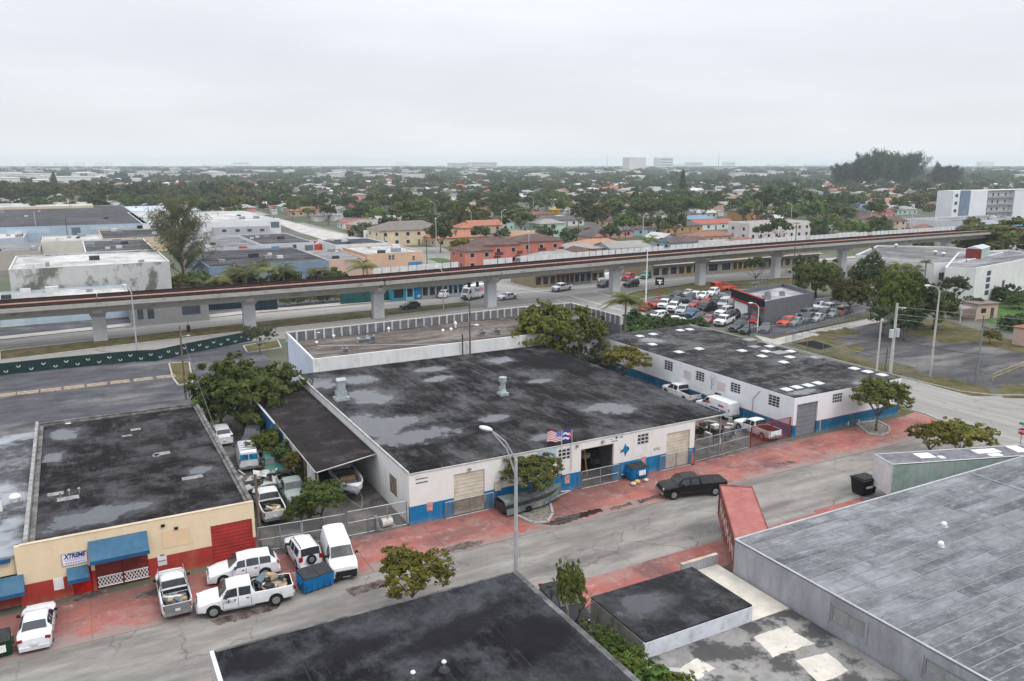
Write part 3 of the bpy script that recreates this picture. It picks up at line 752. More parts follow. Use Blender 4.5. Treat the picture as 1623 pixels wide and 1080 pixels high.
# flags
def flag(name,label,cx,cy,zb,ztop_,kind,ang):
 t=thing(name,label,'flag',(cx,cy,zb))
 obj('pole',MB().cyl(0,0,0,ztop_-zb,.035,.025,8),M('pole_white',(.6,.6,.62),.5,.05),t)
 Wd,Hh,nx,nz=1.7,1.0,38,26
 mb=MB();cols=[]
 for j in range(nz+1):
  for i in range(nx+1):
   u,v=i/nx,j/nz
   droop=-.45*u*u if kind==0 else-.1*u
   mb.v.append((math.cos(ang)*u*Wd*(.92 if kind==0 else .6),math.sin(ang)*u*Wd*.6+.12*math.sin(u*9+v*1.5)*u**.5,-Hh+v*Hh+.28*u*(1 if kind==0 else 0)+.04*math.sin(u*12)))
 for j in range(nz):
  for i in range(nx):
   u,v=(i+.5)/nx,(j+.5)/nz
   if kind==0:
    c=0 if(12-int(v*13))%2==0 else 1
    if u<.4 and v>6/13:
     c=2
     if(i%3==1) and(j%2==0):c=1
   else:
    c=2 if int(v*5)%2==0 else 1
    if u<.55*(1-abs(2*v-1)):c=0
    if(u-.17)**2*2.9+(v-.5)**2<.011:c=1
   a0=j*(nx+1)+i
   mb.f.append((a0,a0+1,a0+nx+2,a0+nx+1));mb.m.append(c)
 fb=obj('cloth',mb,[M('flag_red',(.5,.04,.08),.8,.1),M('flag_white',(.75,.75,.78),.8,.05),M('flag_blue',(.02,.06,.35),.8,.1)],t,smooth=True)
 fb.location=(0,0,ztop_-zb-.03)
 md=fb.modifiers.new('thickness','SOLIDIFY');md.thickness=.012
 return t
x,z=S(889,716);flag('flag','american flag with red stripes streaming left from its pole on the workshop front',x,Y0-.12,1.9,ztop(x,Y0,683),0,R(180))
x,z=S(905,716);flag('flag','cuban flag, blue stripes and a red triangle, on the right hand pole',x,Y0-.12,1.9,ztop(x,Y0,680),1,R(180))

# ---- lean-to roof on the left side of the workshop
lt=thing('lean_to','brown felted lean-to roof on posts along the side of the white workshop','lean-to',(16.35,65,0))
obj('roof',MB().add([(16.3,65,3.35),(22.0,66.2,3.65),(22.0,94,3.65),(16.3,92,3.35),(16.3,65,3.45),(22.0,66.2,3.75),(22.0,94,3.75),(16.3,92,3.45)],
 [(0,3,2,1),(4,5,6,7),(0,1,5,4),(1,2,6,5),(2,3,7,6),(3,0,4,7)]),ROOF_LT,lt,world=True)
obj('fascia',MB().tube([(16.3,64.95,3.38),(22.0,66.12,3.68)],.06,4),M('fascia_pale',(.45,.44,.42),.7,.2),lt,world=True)
obj('fascia',MB().tube([(16.24,65,3.42),(16.24,92,3.42)],.06,4),MATS['fascia_pale'],lt,world=True)
for i,y in enumerate((65.1,69.5,74,78.5,83,87.5,91.8)):
 obj('post',MB().box(16.35,y-.07,0,16.49,y+.07,3.34),WOOD if i<3 else GALV,lt,world=True)
for i in range(9): # corrugated panels: torn white ones in front, blue behind
 a=65.4+i*2.95
 blue=i>=4
 mb=MB();n=12
 for k in range(n):
  u,v=a+2.85*k/n,a+2.85*(k+1)/n
  o1=.03*(k%2);o2=.03*((k+1)%2)
  lo=.3+(0 if blue else rnd.choice((0,.3,.9)))
  mb.poly([(16.3+o1,u,lo),(16.3+o2,v,lo),(16.3+o2,v,3.3),(16.3+o1,u,3.3)])
 if blue or i!=1:obj('panel',mb,BLUEP if blue else M('torn_white_sheet',(.55,.55,.54),.7,.25,1),lt,world=True)
obj('gutter_pipe',MB().tube([(15.6,93,3.9),(15.9,86,3.75),(16.1,80,3.5)],.09,6),FRW,lt,world=True)

# ---- white building with skylights, right
WBW=two_tone('white_block_paint',(.76,.77,.8),(.01,.12,.23),1.3,dirt=(.42,.41,.4),amt=.32,ds=.7,line=(.5,.15,.12))
WX0,WX1,WY0,WY1,WH=66.7,84.2,59.0,96,4.45
def SW(a,b):return atY(a,b,WY0)
def WW(a,b):return atX(a,b,WX0)
gd=(SW(1264,642)[0],SW(1297,636)[0],0,SW(1264,642)[1])
wn=(SW(1320,625)[0],SW(1336,622)[0],SW(1320,640)[1],SW(1320,625)[1])
wwin=[]
for(a,b,c,d) in((1218,624,1235,648),(1158,605,1173,626),(1103,587,1116,607),(1053,570,1066,590),(1010,556,1020,570)):
 ya,za=WW(a,b);yb,zb=WW(c,d)
 wwin.append((min(ya,yb),max(ya,yb),WW(c,d)[1],WW(a,b)[1]))
wb=thing('workshop','white block with a dark blue base and many white skylights on its grey roof','workshop',(WX0,WY0,0))
mb=MB();wall(mb,frY(WY0),WX0,WX1,0,WH,.25,[gd,wn]);obj('wall',mb,WBW,wb,world=True)
mb=MB();wall(mb,frX(WX0),-WY1,-(WY0+.25),0,WH,.25,[(-b,-a,c,d) for a,b,c,d in wwin]);obj('wall',mb,WBW,wb,world=True)
obj('wall',MB().box(WX1-.25,WY0+.25,0,WX1,WY1,WH),WBW,wb,world=True)
obj('wall',MB().box(WX0+.25,WY1-.25,0,WX1-.25,WY1,WH),WBW,wb,world=True)
obj('roof',MB().box(WX0+.05,WY0+.05,WH,WX1-.02,WY1,WH+.1),ROOF_W,wb,world=True)
obj('door_blue_jamb',MB().box(gd[0]-.28,WY0-.03,0.02,gd[0]-.05,WY0-.003,1.3),BLUEP,wb,world=True)
shutter(wb,'S',WY0,gd[0],gd[1],.02,gd[3],GREYDOOR,.5,inset=.2)
obj('downpipe',MB().box(gd[1]+.5,WY0-.08,0.02,gd[1]+.6,WY0-.003,1.3),M('pipe_beige',(.5,.42,.35),.7,.1),wb,world=True)
window(wb,'S',WY0,*wn,4,3,t=.07)
for w in wwin:window(wb,'W',WX0,*w,3,4,t=.06)
for(a,b,c,d) in((1084,586,1094,603),(1137,604,1149,622)):
 ya,za=WW(a,b);yb,zb=WW(c,d)
 obj('blocked_window',MB().box(WX0-.04,yb,zb,WX0-.003,ya,za),M('faded_board',(.6,.53,.52),.8,.1),wb,world=True)
ya,za=WW(1128,622);yb,zb=WW(1160,634)
obj('door_canopy',MB().box(WX0-.9,yb,za-.35,WX0-.003,ya,za-.2),M('ochre_canopy',(.5,.38,.17),.8,.2),wb,world=True)
obj('door',MB().box(WX0-.05,ya-1.6,.02,WX0-.003,ya-.6,2.1),DARKMET,wb,world=True)
ya,za=WW(1132,597);mb=MB();mb.cyl(WX0-.35,ya,2.4,za,.05,.05,6);mb.cyl(WX0-.35,ya,za,za+.25,.25,.1,10);mb.box(WX0-.35,ya-.03,3,WX0-.004,ya+.03,3.06)
obj('vent_pipe',mb,GALV,wb,world=True)
ya,za=WW(1205,620);yb,zb=WW(1194,632)
obj('conduit',MB().tube([(WX0-.05,ya,za),(WX0-.05,yb,zb),(WX0-.05,yb,1.3)],.035,5),GALV,wb,world=True)
SKYL=M('skylight_dome_white',(.6,.61,.62),.35,.04,2)
sk_=MB();n=6
for j in range(n+1):
 for i in range(n+1):
  u,v=i/n*2-1,j/n*2-1
  sk_.v.append((u*.75,v*.75,.3+.22*(1-u**4)*(1-v**4)))
for j in range(n):
 for i in range(n):
  a0=j*(n+1)+i;sk_.f.append((a0,a0+1,a0+n+2,a0+n+1));sk_.m.append(0)
sk_.box(-.75,-.75,.02,.75,.75,.3,0)
sk_.box(-.82,-.82,.0,.82,.82,.16,1)
skm=sk_.mesh('skylight',[SKYL,EDGE])
for(a,b) in((1014,531),(1035,528),(1034,544),(1078,522),(1093,520.5),(1076,556),(1108,551),(1176,554),(1220,547),(1214,555),(1208,562.5),(1253,555),(1252,564),(1242,572),(1287,565),
      (1247,615),(1263,611.5),(1281,608.5),(1297,605),(1354,582),(1375,587),(1398,592)):
 x,y=at(a,b,WH+.4)
 obj('skylight',skm,None,wb,loc=(x-WX0,y-WY0,WH+.1),scale=(.7,.72,.5))
for i,(a,b,sx,sy,sz) in enumerate(((1188,546,1.7,1.2,.7),(1235,560,2.0,1.6,.12),(1291,577,1.3,1.1,.9),(1196,551,1.4,1.2,.15))):
 x,y=at(a,b,WH+.1);t=thing('roof_fan_unit',('grey rectangular curb near the middle skylights','low flat grey hatch between the skylights','boxy grey fan unit beside a small round vent','low grey roof curb by the middle group of skylights')[i],'roof unit',(x,y,WH+.1))
 mb=MB().box(-sx/2,-sy/2,.0,sx/2,sy/2,sz*.8);obj('casing',mb,M('unit_grey',(.2,.2,.21),.6,.2,2),t)
 obj('lid',MB().box(-sx/2-.06,-sy/2-.06,sz*.8+.002,sx/2+.06,sy/2+.06,sz),M('unit_lid',(.28,.28,.29),.6,.2,2),t)

# ---- cream and red workshop, left
BX0,BX1,BY0,BY1,BH=-4.85,9.95,58.9,88.2,4.35
BW=two_tone('cream_wall_paint',(.74,.6,.41),(.36,.045,.035),1.55,dirt=(.4,.29,.2),amt=.35,ds=.7)
def SB(a,b):return atY(a,b,BY0)
bd=(SB(151,905)[0],SB(235,890)[0],0,2.9)
bd2=(SB(333,832)[0],SB(399,822)[0],0,SB(333,835)[1])
bdd=(SB(116,935)[0]+.05,SB(148,930)[0],0,2.0)
bwin=(-16.5,SB(33,905)[0],1.15,2.3)
bt=thing('workshop','cream workshop with a red painted base, blue awnings and a black flat roof','workshop',(BX0,BY0,0))
mb=MB();wall(mb,frY(BY0),BX0-.6,BX1,0,BH,.25,[bd,bd2,bdd]);obj('wall',mb,BW,bt,world=True)
PWG=M('party_wall_grey',(.17,.165,.155),.85,.3,1.2)
obj('wall',MB().box(BX1-.25,BY0+.25,0,BX1,BY1,BH),PWG,bt,world=True)
obj('wall',MB().box(BX0,BY0+.25,0,BX0+.25,BY1,BH),PWG,bt,world=True)
obj('wall',MB().box(BX0+.25,BY1-.25,0,BX1-.25,BY1,BH),PWG,bt,world=True)
obj('roof',MB().box(BX0+.25,BY0+.25,BH-.45,BX1-.25,BY1-.25,BH-.25),ROOF_BEIGE,bt,world=True)
c=MB();c.box(BX0-.05,BY0+.28,BH,BX0+.2,BY1,BH+.25);obj('parapet_coping',c,M('coping_grey',(.33,.33,.32),.8,.25,1.5),bt,world=True,label='pale grey party wall coping')
c=MB();c.box(BX1-.5,BY0+.28,BH-.28,BX1-.25,BY1-.3,BH-.1);c.box(BX1-.27,BY0+.28,BH+.002,BX1+.02,BY1,BH+.05);c.box(BX0+.3,BY1-.27,BH+.002,BX1-.3,BY1+.02,BH+.05);c.box(BX0+.3,BY1-.55,BH-.28,BX1-.5,BY1-.3,BH-.1)
c.box(BX0+.27,BY0+.28,BH-.25,BX0+.6,BY1-.3,BH-.12)
obj('parapet_flashing',c,M('flashing_grey',(.16,.155,.15),.8,.4,1.2,dirt=(.32,.31,.3),ds=.9),bt,world=True)
c=MB();c.box(BX0-.3,BY0-.03,BH+.002,BX1,BY0+.26,BH+.06);obj('coping',c,M('cream_coping',(.62,.52,.38),.7,.15),bt,world=True)
sh=shutter(bt,'S',BY0,bd[0],bd[1],.02,bd[3],M('maroon_shutter',(.2,.035,.03),.55,.2,1),.3)
shutter(bt,'S',BY0,bd2[0],bd2[1],.02,bd2[3],REDDOOR,.28,inset=.1)
obj('door',MB().box(bdd[0]+.03,BY0+.08,.02,bdd[1]-.03,BY0+.13,bdd[3]),M('bright_red_door',(.45,.015,.012),.4,.1),bt,world=True)
obj('door_vent',MB().box(bdd[0]+.45,BY0+.06,1.35,bdd[0]+.75,BY0+.078,1.65),BLACK,bt,world=True)
# lattice gate leaf in front of the shutter
lg=MB();a,b=bd[0]+.1,bd[1]-.05;n=15
for i in range(n+1):
 u=a+(b-a)*i/n
 for s_ in(-1,1):
  v=u+s_*(b-a)/n
  if a<=v<=b:lg.tube([(u,BY0-.06,.25),(v,BY0-.06,.62)],.025,4);lg.tube([(v,BY0-.06,.62),(u,BY0-.06,.99)],.025,4)
lg.tube([(a,BY0-.06,.25),(b,BY0-.06,.25)],.03,4);lg.tube([(a,BY0-.06,.99),(b,BY0-.06,.99)],.03,4)
gt=thing('lattice_gate','low white diamond lattice gate across the maroon shutter','gate',(a,BY0-.06,.0))
obj('lattice',lg,WHITE,gt,world=True);obj('locking_bar',MB().box((a+b)/2-.05,BY0-.1,.03,(a+b)/2+.05,BY0-.06,1.95),M('bar_maroon',(.12,.02,.03),.6,.1),gt,world=True)
AWN=M('awning_blue',(.045,.13,.215),.5,.12,1.5,dirt=(.08,.16,.23),ds=.8);AWN2=M('awning_valance_blue',(.02,.09,.2),.5,.1)
def awning(u0,u1,ztop_,zbot,out,label):
 t=thing('awning',label,'awning',(u0,BY0,zbot))
 mb=MB();Y=BY0-.004
 mb.add([(u0,Y,ztop_),(u1,Y,ztop_),(u1,Y-out,zbot+.25),(u0,Y-out,zbot+.25),(u0,Y,zbot),(u1,Y,zbot)],[(3,2,1,0),(0,4,3),(1,2,5)])
 obj('canvas',mb,AWN,t,world=True)
 obj('valance',MB().box(u0-.01,Y-out-.03,zbot,u1+.01,Y-out,zbot+.26),AWN2,t,world=True)
def AZ(a,b,c,o):x_=SB(a,b)[0];return ztop(x_,BY0,b),ztop(x_,BY0-o,c)
az1,az2=AZ(139,859,897,1.0)
awning(SB(139,860)[0],SB(233,845)[0],az1,az2,1.0,'large sloping blue awning above the maroon shutter')
az1,az2=AZ(106,901,927,.8)
awning(SB(106,905)[0],SB(140,897)[0],az1,az2,.8,'small square blue awning over the bright red door')
az1,az2=AZ(37,910,944,.9)
awning(-18,SB(37,910)[0],az1,az2,.9,'blue awning over the counter window at the far left end of the shops')
sb_=thing('shop_sign','white shop sign with blue lettering above the red door','sign',(SB(98,885)[0],BY0,0))
sx0,sx1=SB(98,885)[0],SB(138,880)[0];sz0,sz1=SB(98,898)[1],SB(98,879)[1]
obj('board',MB().box(sx0,BY0-.06,sz0,sx1,BY0-.004,sz1),M('sign_lilac_white',(.72,.72,.8),.4,.05),sb_,world=True)
obj('frame',MB().tube([(sx0,BY0-.06,sz0),(sx1,BY0-.06,sz0),(sx1,BY0-.06,sz1),(sx0,BY0-.06,sz1),(sx0,BY0-.06,sz0)],.03,4),M('sign_frame',(.3,.3,.34),.5,.1),sb_,world=True)
TXB=M('sign_blue_text',(.01,.03,.16),.5,.05)
text('lettering','XTREME',(sz1-sz0)*.5,TXB,sb_,((sx1-sx0)/2,-.066,sz1-(sz1-sz0)*.27),(R(90),0,0),sx=(sx1-sx0)*.52/(sz1-sz0)/1.15,shear=.3,bold=.02)
mb=MB()
for r_,n,hh in((.52,9,.03),(.64,11,.03),(.84,8,.06)):
 for i in range(n):
  a=sx0+.15+(sx1-sx0-.3)*(i+.1)/n;b=sx0+.15+(sx1-sx0-.3)*(i+.8)/n
  zc=sz1-(sz1-sz0)*r_;mb.box(a,BY0-.064,zc-hh,b,BY0-.0605,zc+hh)
obj('small_print',mb,M('sign_faded_text',(.35,.33,.48),.5,.1),sb_,world=True)
for q,lb in(((257,887),0),((93,925),1)):
 cx,cz=SB(*q);mb=MB().box(cx-.3,BY0-.03,cz-.45,cx+.3,BY0-.003,cz+.4);s_=obj('parking_notice',mb,SGNW,bt,world=True)
cx,cz=SB(257,880);text('lettering','NO',.2,M('notice_text',(.25,.05,.05),.6,.1),bt,(cx-BX0,-.035,cz),(R(90),0,0),bold=.01)
cx,cz=SB(257,889);text('lettering','PARKING',.12,MATS['notice_text'],bt,(cx-BX0,-.035,cz),(R(90),0,0),bold=.006)
cx,cz=SB(281,854);obj('blocked_window',MB().box(cx-1.0,BY0-.03,cz-.55,cx+.85,BY0-.003,cz+.75),M('cream_patch',(.72,.54,.34),.8,.06),bt,world=True)
for q in((279,837),(258,833)):
 cx,cz=SB(*q);obj('wall_lamp',MB().box(cx-.12,BY0-.16,cz-.08,cx+.12,BY0-.004,cz+.08),BLACK,bt,world=True)
# roof furniture of the cream workshop
zz=BH-.25
PALE=M('pale_roof_patch',(.3,.3,.3),.8,.3,3)
for(a,b,w,d) in((88,783,1.1,.7),(215,681,.9,.6),(201,691,.9,.4),(257,719,1.3,.8),(305,757,1.6,.7),(108,790,1.5,.8),(247,722,.5,.7)):
 x,y=at(a,b,zz);struct('roof_patch',MB().box(x-w/2,y-d/2,zz+.002,x+w/2,y+d/2,zz+.015),PALE,parent=bt,world=True)
x,y=at(108,670,zz);t=thing('satellite_dish','white round dish lying at the back edge of the cream workshop roof','dish',(x,y,zz));obj('dish',MB().dome(0,0,0.02,.55,.14,16,3),WHITE,t)
for(a,b) in((96,790),(110,786),(126,783)):
 x,y=at(a,b,zz);mb=MB().cyl(x,y,zz,zz+.45,.06,.06,6).cyl(x,y,zz+.45,zz+.55,.12,.05,8);obj('vent_pipe',mb,GALV,bt,world=True)

# ---- neighbour at the far left, sharing the party wall
NW=two_tone('neighbour_wall',(.74,.6,.41),(.36,.045,.035),1.55,dirt=(.55,.42,.3),amt=.22)
nb=thing('workshop','left neighbour of the cream workshop with a lower wet grey roof and blue fascia','workshop',(-32,59.3,0))
mb=MB();wall(mb,frY(BY0+.35),-32,BX0-.62,0,3.55,.25,[bwin]);obj('wall',mb,NW,nb,world=True)
obj('roof',MB().box(-32,BY0+.2,3.551,BX0-.06,BY1-.5,3.72),roofmat('bitumen_roof_grey_wet',(.14,.14,.15),(.08,.08,.085),(.27,.28,.3),wet=3,wetcol=(.25,.27,.3),s=.15,seed=9,pale=.7,wlo=.5,whi=.58),nb,world=True)
obj('fascia',MB().box(-32,BY0+.05,3.3,BX0-.9,BY0+.34,3.56),M('fascia_blue',(.02,.09,.22),.5,.1),nb,world=True)
obj('counter',MB().box(bwin[0],BY0-.2,1.0,bwin[1],BY0+.3,1.08),CONC,nb,world=True)
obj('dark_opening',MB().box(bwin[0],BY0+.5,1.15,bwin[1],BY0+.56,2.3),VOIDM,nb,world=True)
x,y=at(25,800,3.72);t=thing('turbine_vent','white mushroom shaped turbine vent on the left neighbour roof','roof vent',(x,y,3.72))
obj('base',MB().box(-.45,-.4,0,.45,.4,.3),GALV,t);obj('cap',MB().cyl(0,0,.3,.6,.3,.35,12).dome(0,0,.6,.42,.3,14,4),WHITE,t)
x,y=at(2,808,3.72);t=thing('roof_box','white box unit cut by the left edge of the photograph','roof unit',(x-.3,y,3.72));obj('casing',MB().box(-.4,-.4,0,.4,.4,1.0),WHITE,t);obj('lid',MB().box(-.45,-.45,1.002,.45,.45,1.06),GALV,t)

# ---- shop block behind, with the pilastered parapet along the avenue
SX0,SY0,SH,RZ=24.2,95.2,6.8,5.65
sbk=thing('shop_block','long white shop block with a tan gravel roof and a parapet of white pilasters','building',(SX0,SY0,0))
STW=M('strip_wall_white',(.7,.7,.7),.8,.1,.6,dirt=(.3,.3,.28),ds=1.2,dlo=.56,dhi=.75,stretch=(1,1,.25))
bk0=(24.2,at(443,530,SH)[1]);bk1=(at(820,489,SH));bk2=at(905,481.5,SH);bk3=at(985,503,SH)
obj('wall',MB().box(SX0,SY0,0,66,SY0+.25,6.0),STW,sbk,world=True)
q_=bk0[1]-.2;a_,b_=SX0,SX0+.25
obj('wall',MB().add([(a_,SY0+.25,0),(b_,SY0+.25,0),(b_,q_,0),(a_,q_,0),(a_,SY0+.25,6),(b_,SY0+.25,6),(b_,q_,SH),(a_,q_,SH)],[(0,3,2,1),(4,5,6,7),(0,1,5,4),(1,2,6,5),(2,3,7,6),(3,0,4,7)]),M('strip_side_bluewhite',(.62,.68,.78),.8,.08,.6),sbk,world=True)
obj('roof',MB().prism([(SX0+.25,SY0+.25),(66,SY0+.25),(bk3[0]-3,bk3[1]-.4),(bk2[0]-.5,bk2[1]-.5),(bk1[0],bk1[1]-.4),(bk0[0]+.25,bk0[1]-.4)],RZ-.5,RZ),ROOF_STRIP,sbk,world=True)
path=[bk0,bk1,bk2,bk3]
for a,b in zip(path[:-1],path[1:]):
 d=Vector((b[0]-a[0],b[1]-a[1],0));L_=d.length;an=math.atan2(d.y,d.x)
 mid=((a[0]+b[0])/2,(a[1]+b[1])/2)
 obj('wall',MB().obox((*mid,SH/2),(L_,.25,SH),an),M('parapet_back_grey',(.17,.17,.19),.8,.2),sbk,world=True)
 n=int(L_/1.25)
 for i in range(n+1):
  q=(a[0]+d.x*i/n,a[1]+d.y*i/n)
  obj('pilaster',MB().obox((q[0],q[1],(SH+RZ)/2+.08),(.28,.5,SH-RZ+.12),an),CONCL,sbk,world=True)
 obj('coping',MB().obox((*mid,SH+.16),(L_,.34,.06),an),CONCL,sbk,world=True)
obj('roof_seam',MB().tube([(at(590,590,4.75)[0]-3,SY0+8.5,RZ+.05),(44.5,SY0+.3,RZ+.05)],.05,4),CONCL,sbk,world=True)
def unit(a,b,sx,sy,sz,label,cat='roof unit',kind=0,z=5.65,name='air_conditioner'):
 x,y=at(a,b,z);t=thing(name,label,cat,(x,y,z))
 if kind==0:
  obj('casing',MB().box(-sx/2,-sy/2,.1,sx/2,sy/2,sz),M('ac_casing',(.32,.34,.34),.5,.2,2),t)
  g=MB()
  for i in range(6):g.box(-sx/2+.05,-sy/2-.012,.2+(sz-.3)*i/6,sx/2-.05,-sy/2-.002,.2+(sz-.3)*(i+.6)/6)
  obj('grille',g,DARKMET,t);obj('fan',MB().cyl(0,0,sz,sz+.06,min(sx,sy)*.4,None,14),DARKMET,t)
  obj('foot',MB().box(-sx/2,-sy/2+.05,0.01,sx/2,-sy/2+.15,.098),GALV,t)
 elif kind==1:
  obj('pipe',MB().cyl(0,0,0,sz*.6,.12,None,8),WHITE,t);obj('cowl',MB().cyl(0,0,sz*.6,sz,.25,.1,10),WHITE,t)
 elif kind==2:
  obj('dish',MB().dome(0,0,sz,.45,.15,12,3),WHITE,t);obj('stand',MB().cyl(0,0,0,sz,.04,None,6),GALV,t)
 return t
unit(576,545,1.7,1.0,.8,'two tone grey unit on a stand on the tan gravel roof')
unit(588,542,1.0,.9,.9,'grey fan box beside green weeds on the tan gravel roof')
unit(547,561,.7,.6,.8,'small dark faced box near the white front wall of the tan roof')
unit(763,532,.9,.8,.7,'grey condenser unit near the trees, left of a pale one')
unit(786,530,.9,.8,.8,'pale greenish condenser unit half behind the dark green bush')
unit(504,536,.5,.5,.8,'white dish with a short post at the left of the tan roof',kind=2,name='satellite_dish',cat='dish')
unit(502,545,.3,.3,.35,'tiny white vent in front of the dish on the tan roof',kind=1,name='vent_pipe',cat='roof vent')
unit(529,536,.3,.3,.5,'white cowled vent right of the dish on the tan roof',kind=1,name='vent_pipe',cat='roof vent')
unit(616,526,.3,.3,.7,'white vent near the back parapet of the tan roof',kind=1,name='vent_pipe',cat='roof vent')
unit(702,527,.3,.3,.5,'left one of two close white vents on the dark stain of the tan roof',kind=1,name='vent_pipe',cat='roof vent')
unit(715,525,.3,.3,.5,'right one of two close white vents on the dark stain of the tan roof',kind=1,name='vent_pipe',cat='roof vent')
unit(722,520,.4,.4,1.0,'tall curved grey duct vent on the tan roof near the wooden poles',kind=1,name='vent_pipe',cat='roof vent')

# ------------------------------------------------------------------ foreground roofs
FH=4.4
tip=at(818,908,FH);FX1,FY1=tip
lft=at(332,1035,FH)
fa=thing('warehouse','nearest black patched roof with a pale edge at the bottom of the photograph','building',(lft[0],20,0))
FWL=M('near_wall_pale',(.55,.55,.55),.8,.15,.8,dirt=(.25,.25,.24),ds=.7)
obj('wall',MB().box(lft[0],FY1-.2,0,FX1,FY1,FH),FWL,fa,world=True)
obj('wall',MB().box(lft[0],14,0,lft[0]+.2,FY1-.2,FH+.1),FWL,fa,world=True)
obj('wall',MB().box(FX1-.2,14,0,FX1,FY1-.2,FH),FWL,fa,world=True)
obj('wall',MB().box(lft[0]+.2,14,0,FX1-.2,14.2,FH),FWL,fa,world=True)
obj('roof',MB().box(lft[0]+.2,14.2,FH-.2,FX1+.03,FY1+.02,FH+.12),ROOF_FG,fa,world=True)
obj('roof_edge',MB().box(lft[0]-.02,14,FH+.105,lft[0]+.19,FY1+.02,FH+.2),FRW,fa,world=True)
obj('roof_edge',MB().box(FX1-.3,14,FH+.121,FX1+.05,FY1-.01,FH+.16),EDGE,fa,world=True)
obj('roof_edge',MB().box(lft[0]+.25,FY1-.14,FH+.121,FX1-.32,FY1+.03,FH+.15),EDGE,fa,world=True)
for(a,b,lb) in((704,1063,'white capped vent pipe near the bottom edge of the near black roof'),(655,1080,'second capped vent pipe cut by the bottom edge of the photograph')):
 x,y=at(a,b,FH+.1);t=thing('vent_pipe',lb,'roof vent',(x,y,FH+.12));obj('base',MB().cyl(0,0,0,.12,.3,.2,10),DARKMET,t)
 obj('pipe',MB().cyl(0,0,.12,.45,.07,None,8),GALV,t);obj('cap',MB().dome(0,0,.45,.13,.12,10,3),WHITE,t)

BHH=3.7
b1=at(935,950,BHH);b2=at(1083,885,BHH);b3=at(1193,962,BHH);b4=at(1024,1022,BHH)
sx0,sx1,sy0,sy1=b4[0],b3[0],b3[1],b1[1]
LOWZ=2.75
sm=thing('small_flat_building','small black roofed building with a white front and stained side wall between the near roofs','building',(sx0,sy0,0))
SMW=M('small_wall_white',(.62,.64,.7),.8,.1,.8,dirt=(.2,.2,.19),ds=1.0,dlo=.55,dhi=.7)
STAIN=M('mould_stained_wall',(.34,.33,.31),.9,.3,.8,dirt=(.07,.07,.06),ds=.8,dlo=.42,dhi=.62,stretch=(1,1,.5))
obj('wall',MB().box(sx0,sy0,0,sx1,sy0+.2,BHH),SMW,sm,world=True)
obj('wall',MB().box(sx0,sy0+.2,0,sx0+.2,sy1,BHH),STAIN,sm,world=True)
obj('wall',MB().box(sx1-.2,sy0+.2,0,sx1,sy1,BHH),SMW,sm,world=True)
obj('wall',MB().box(sx0+.2,sy1-.2,0,sx1-.2,sy1,BHH),SMW,sm,world=True)
obj('roof',MB().box(sx0+.05,sy0+.05,BHH+.001,sx1,sy1+.05,BHH+.1),roofmat('bitumen_roof_small',(.055,.055,.058),(.024,.024,.026),(.1,.1,.105),wetcol=(.04,.043,.052),s=.2,seed=6,pale=.5,els=[(*at(1020,958,3.8),1.5,.9,0)],darks=[(*at(1028,958,3.8),2.4,1.5,0)]),sm,world=True)
# low patched white roof behind and beside it
lw=thing('low_building','low building with a peeling white and black patched roof','building',(sx0,14,0))
CH_=5.0
cc=at(1165,858,CH_)
PATCH=M('peeling_white_roof',(.3,.29,.275),.8,.2,.8,dirt=(.035,.035,.037),ds=.4,dlo=.47,dhi=.54)
obj('roof',MB().box(sx0+.3,14,LOWZ-.3,cc[0]-.1,sy0-.003,LOWZ),PATCH,lw,world=True)
obj('roof',MB().box(sx1+.003,sy0-.003,LOWZ-.3,cc[0]-.1,sy1+1.0,LOWZ),M('cream_membrane_roof',(.62,.58,.5),.8,.12,.8,dirt=(.2,.19,.18),ds=.5,dlo=.6,dhi=.72),lw,world=True)
obj('wall',MB().box(sx1+.02,sy1+1.0,0,cc[0]-.1,sy1+1.2,LOWZ+.7),M('cladding_grey',(.33,.34,.35),.7,.2,3,stretch=(8,8,.2)),lw,world=True)
obj('coping',MB().box(sx1+.02,sy1+.97,LOWZ+.702,cc[0]-.1,sy1+1.23,LOWZ+.76),M('coping_peach',(.5,.4,.34),.8,.2),lw,world=True)
obj('wall',MB().box(sx0+.3,14,0,sx0+.5,sy0-.01,LOWZ-.301),STAIN,lw,world=True)
for(q,zz) in(([(1195,1010),(1245,992),(1290,1020),(1225,1042)],.004),([(1262,1048),(1310,1035),(1345,1062),(1300,1085)],.004),([(1075,1063),(1105,1043),(1133,1060),(1100,1080)],.004)):
 obj('roof_patch',MB().poly(ragged([at(a,b,LOWZ) for a,b in q],LOWZ+zz,31+len(q),.06,.3)),M('fresh_white_membrane',(.6,.57,.5),.7,.12,1,dirt=(.1,.1,.1),ds=.8,dlo=.58,dhi=.64),lw,world=True)
obj('loose_board',MB().obox((*at(1045,1062,LOWZ),LOWZ+.06),(2.2,.35,.05),R(-35)),CONCL,lw,world=True)
# large grey roof of lapped sheets, right
rc=thing('warehouse','large grey building whose roof is laid in silvery lapped sheets, bottom right','building',(cc[0],8,0))
RX0,RX1,RY0,RY1=cc[0],78,8,cc[1]
RWM=M('grey_render_wall',(.34,.345,.37),.85,.15,.7,dirt=(.2,.2,.21),ds=.8,dlo=.5,dhi=.7,stretch=(1,1,.4))
ws=[]
for(a,b,c_,d_) in((1318,958,1370,1010),(1466,1040,1530,1090)):
 ya=atX(a,b,RX0)[0];yb=atX(c_,d_,RX0)[0];ws.append((min(ya,yb),max(ya,yb),3.45,4.5))
mb=MB();wall(mb,frX(RX0),-RY1,-RY0,0,CH_,.2,[(-b,-a,c_,d_) for a,b,c_,d_ in ws]);obj('wall',mb,RWM,rc,world=True)
obj('wall',MB().box(RX0+.2,RY1-.2,0,RX1,RY1,CH_),RWM,rc,world=True)
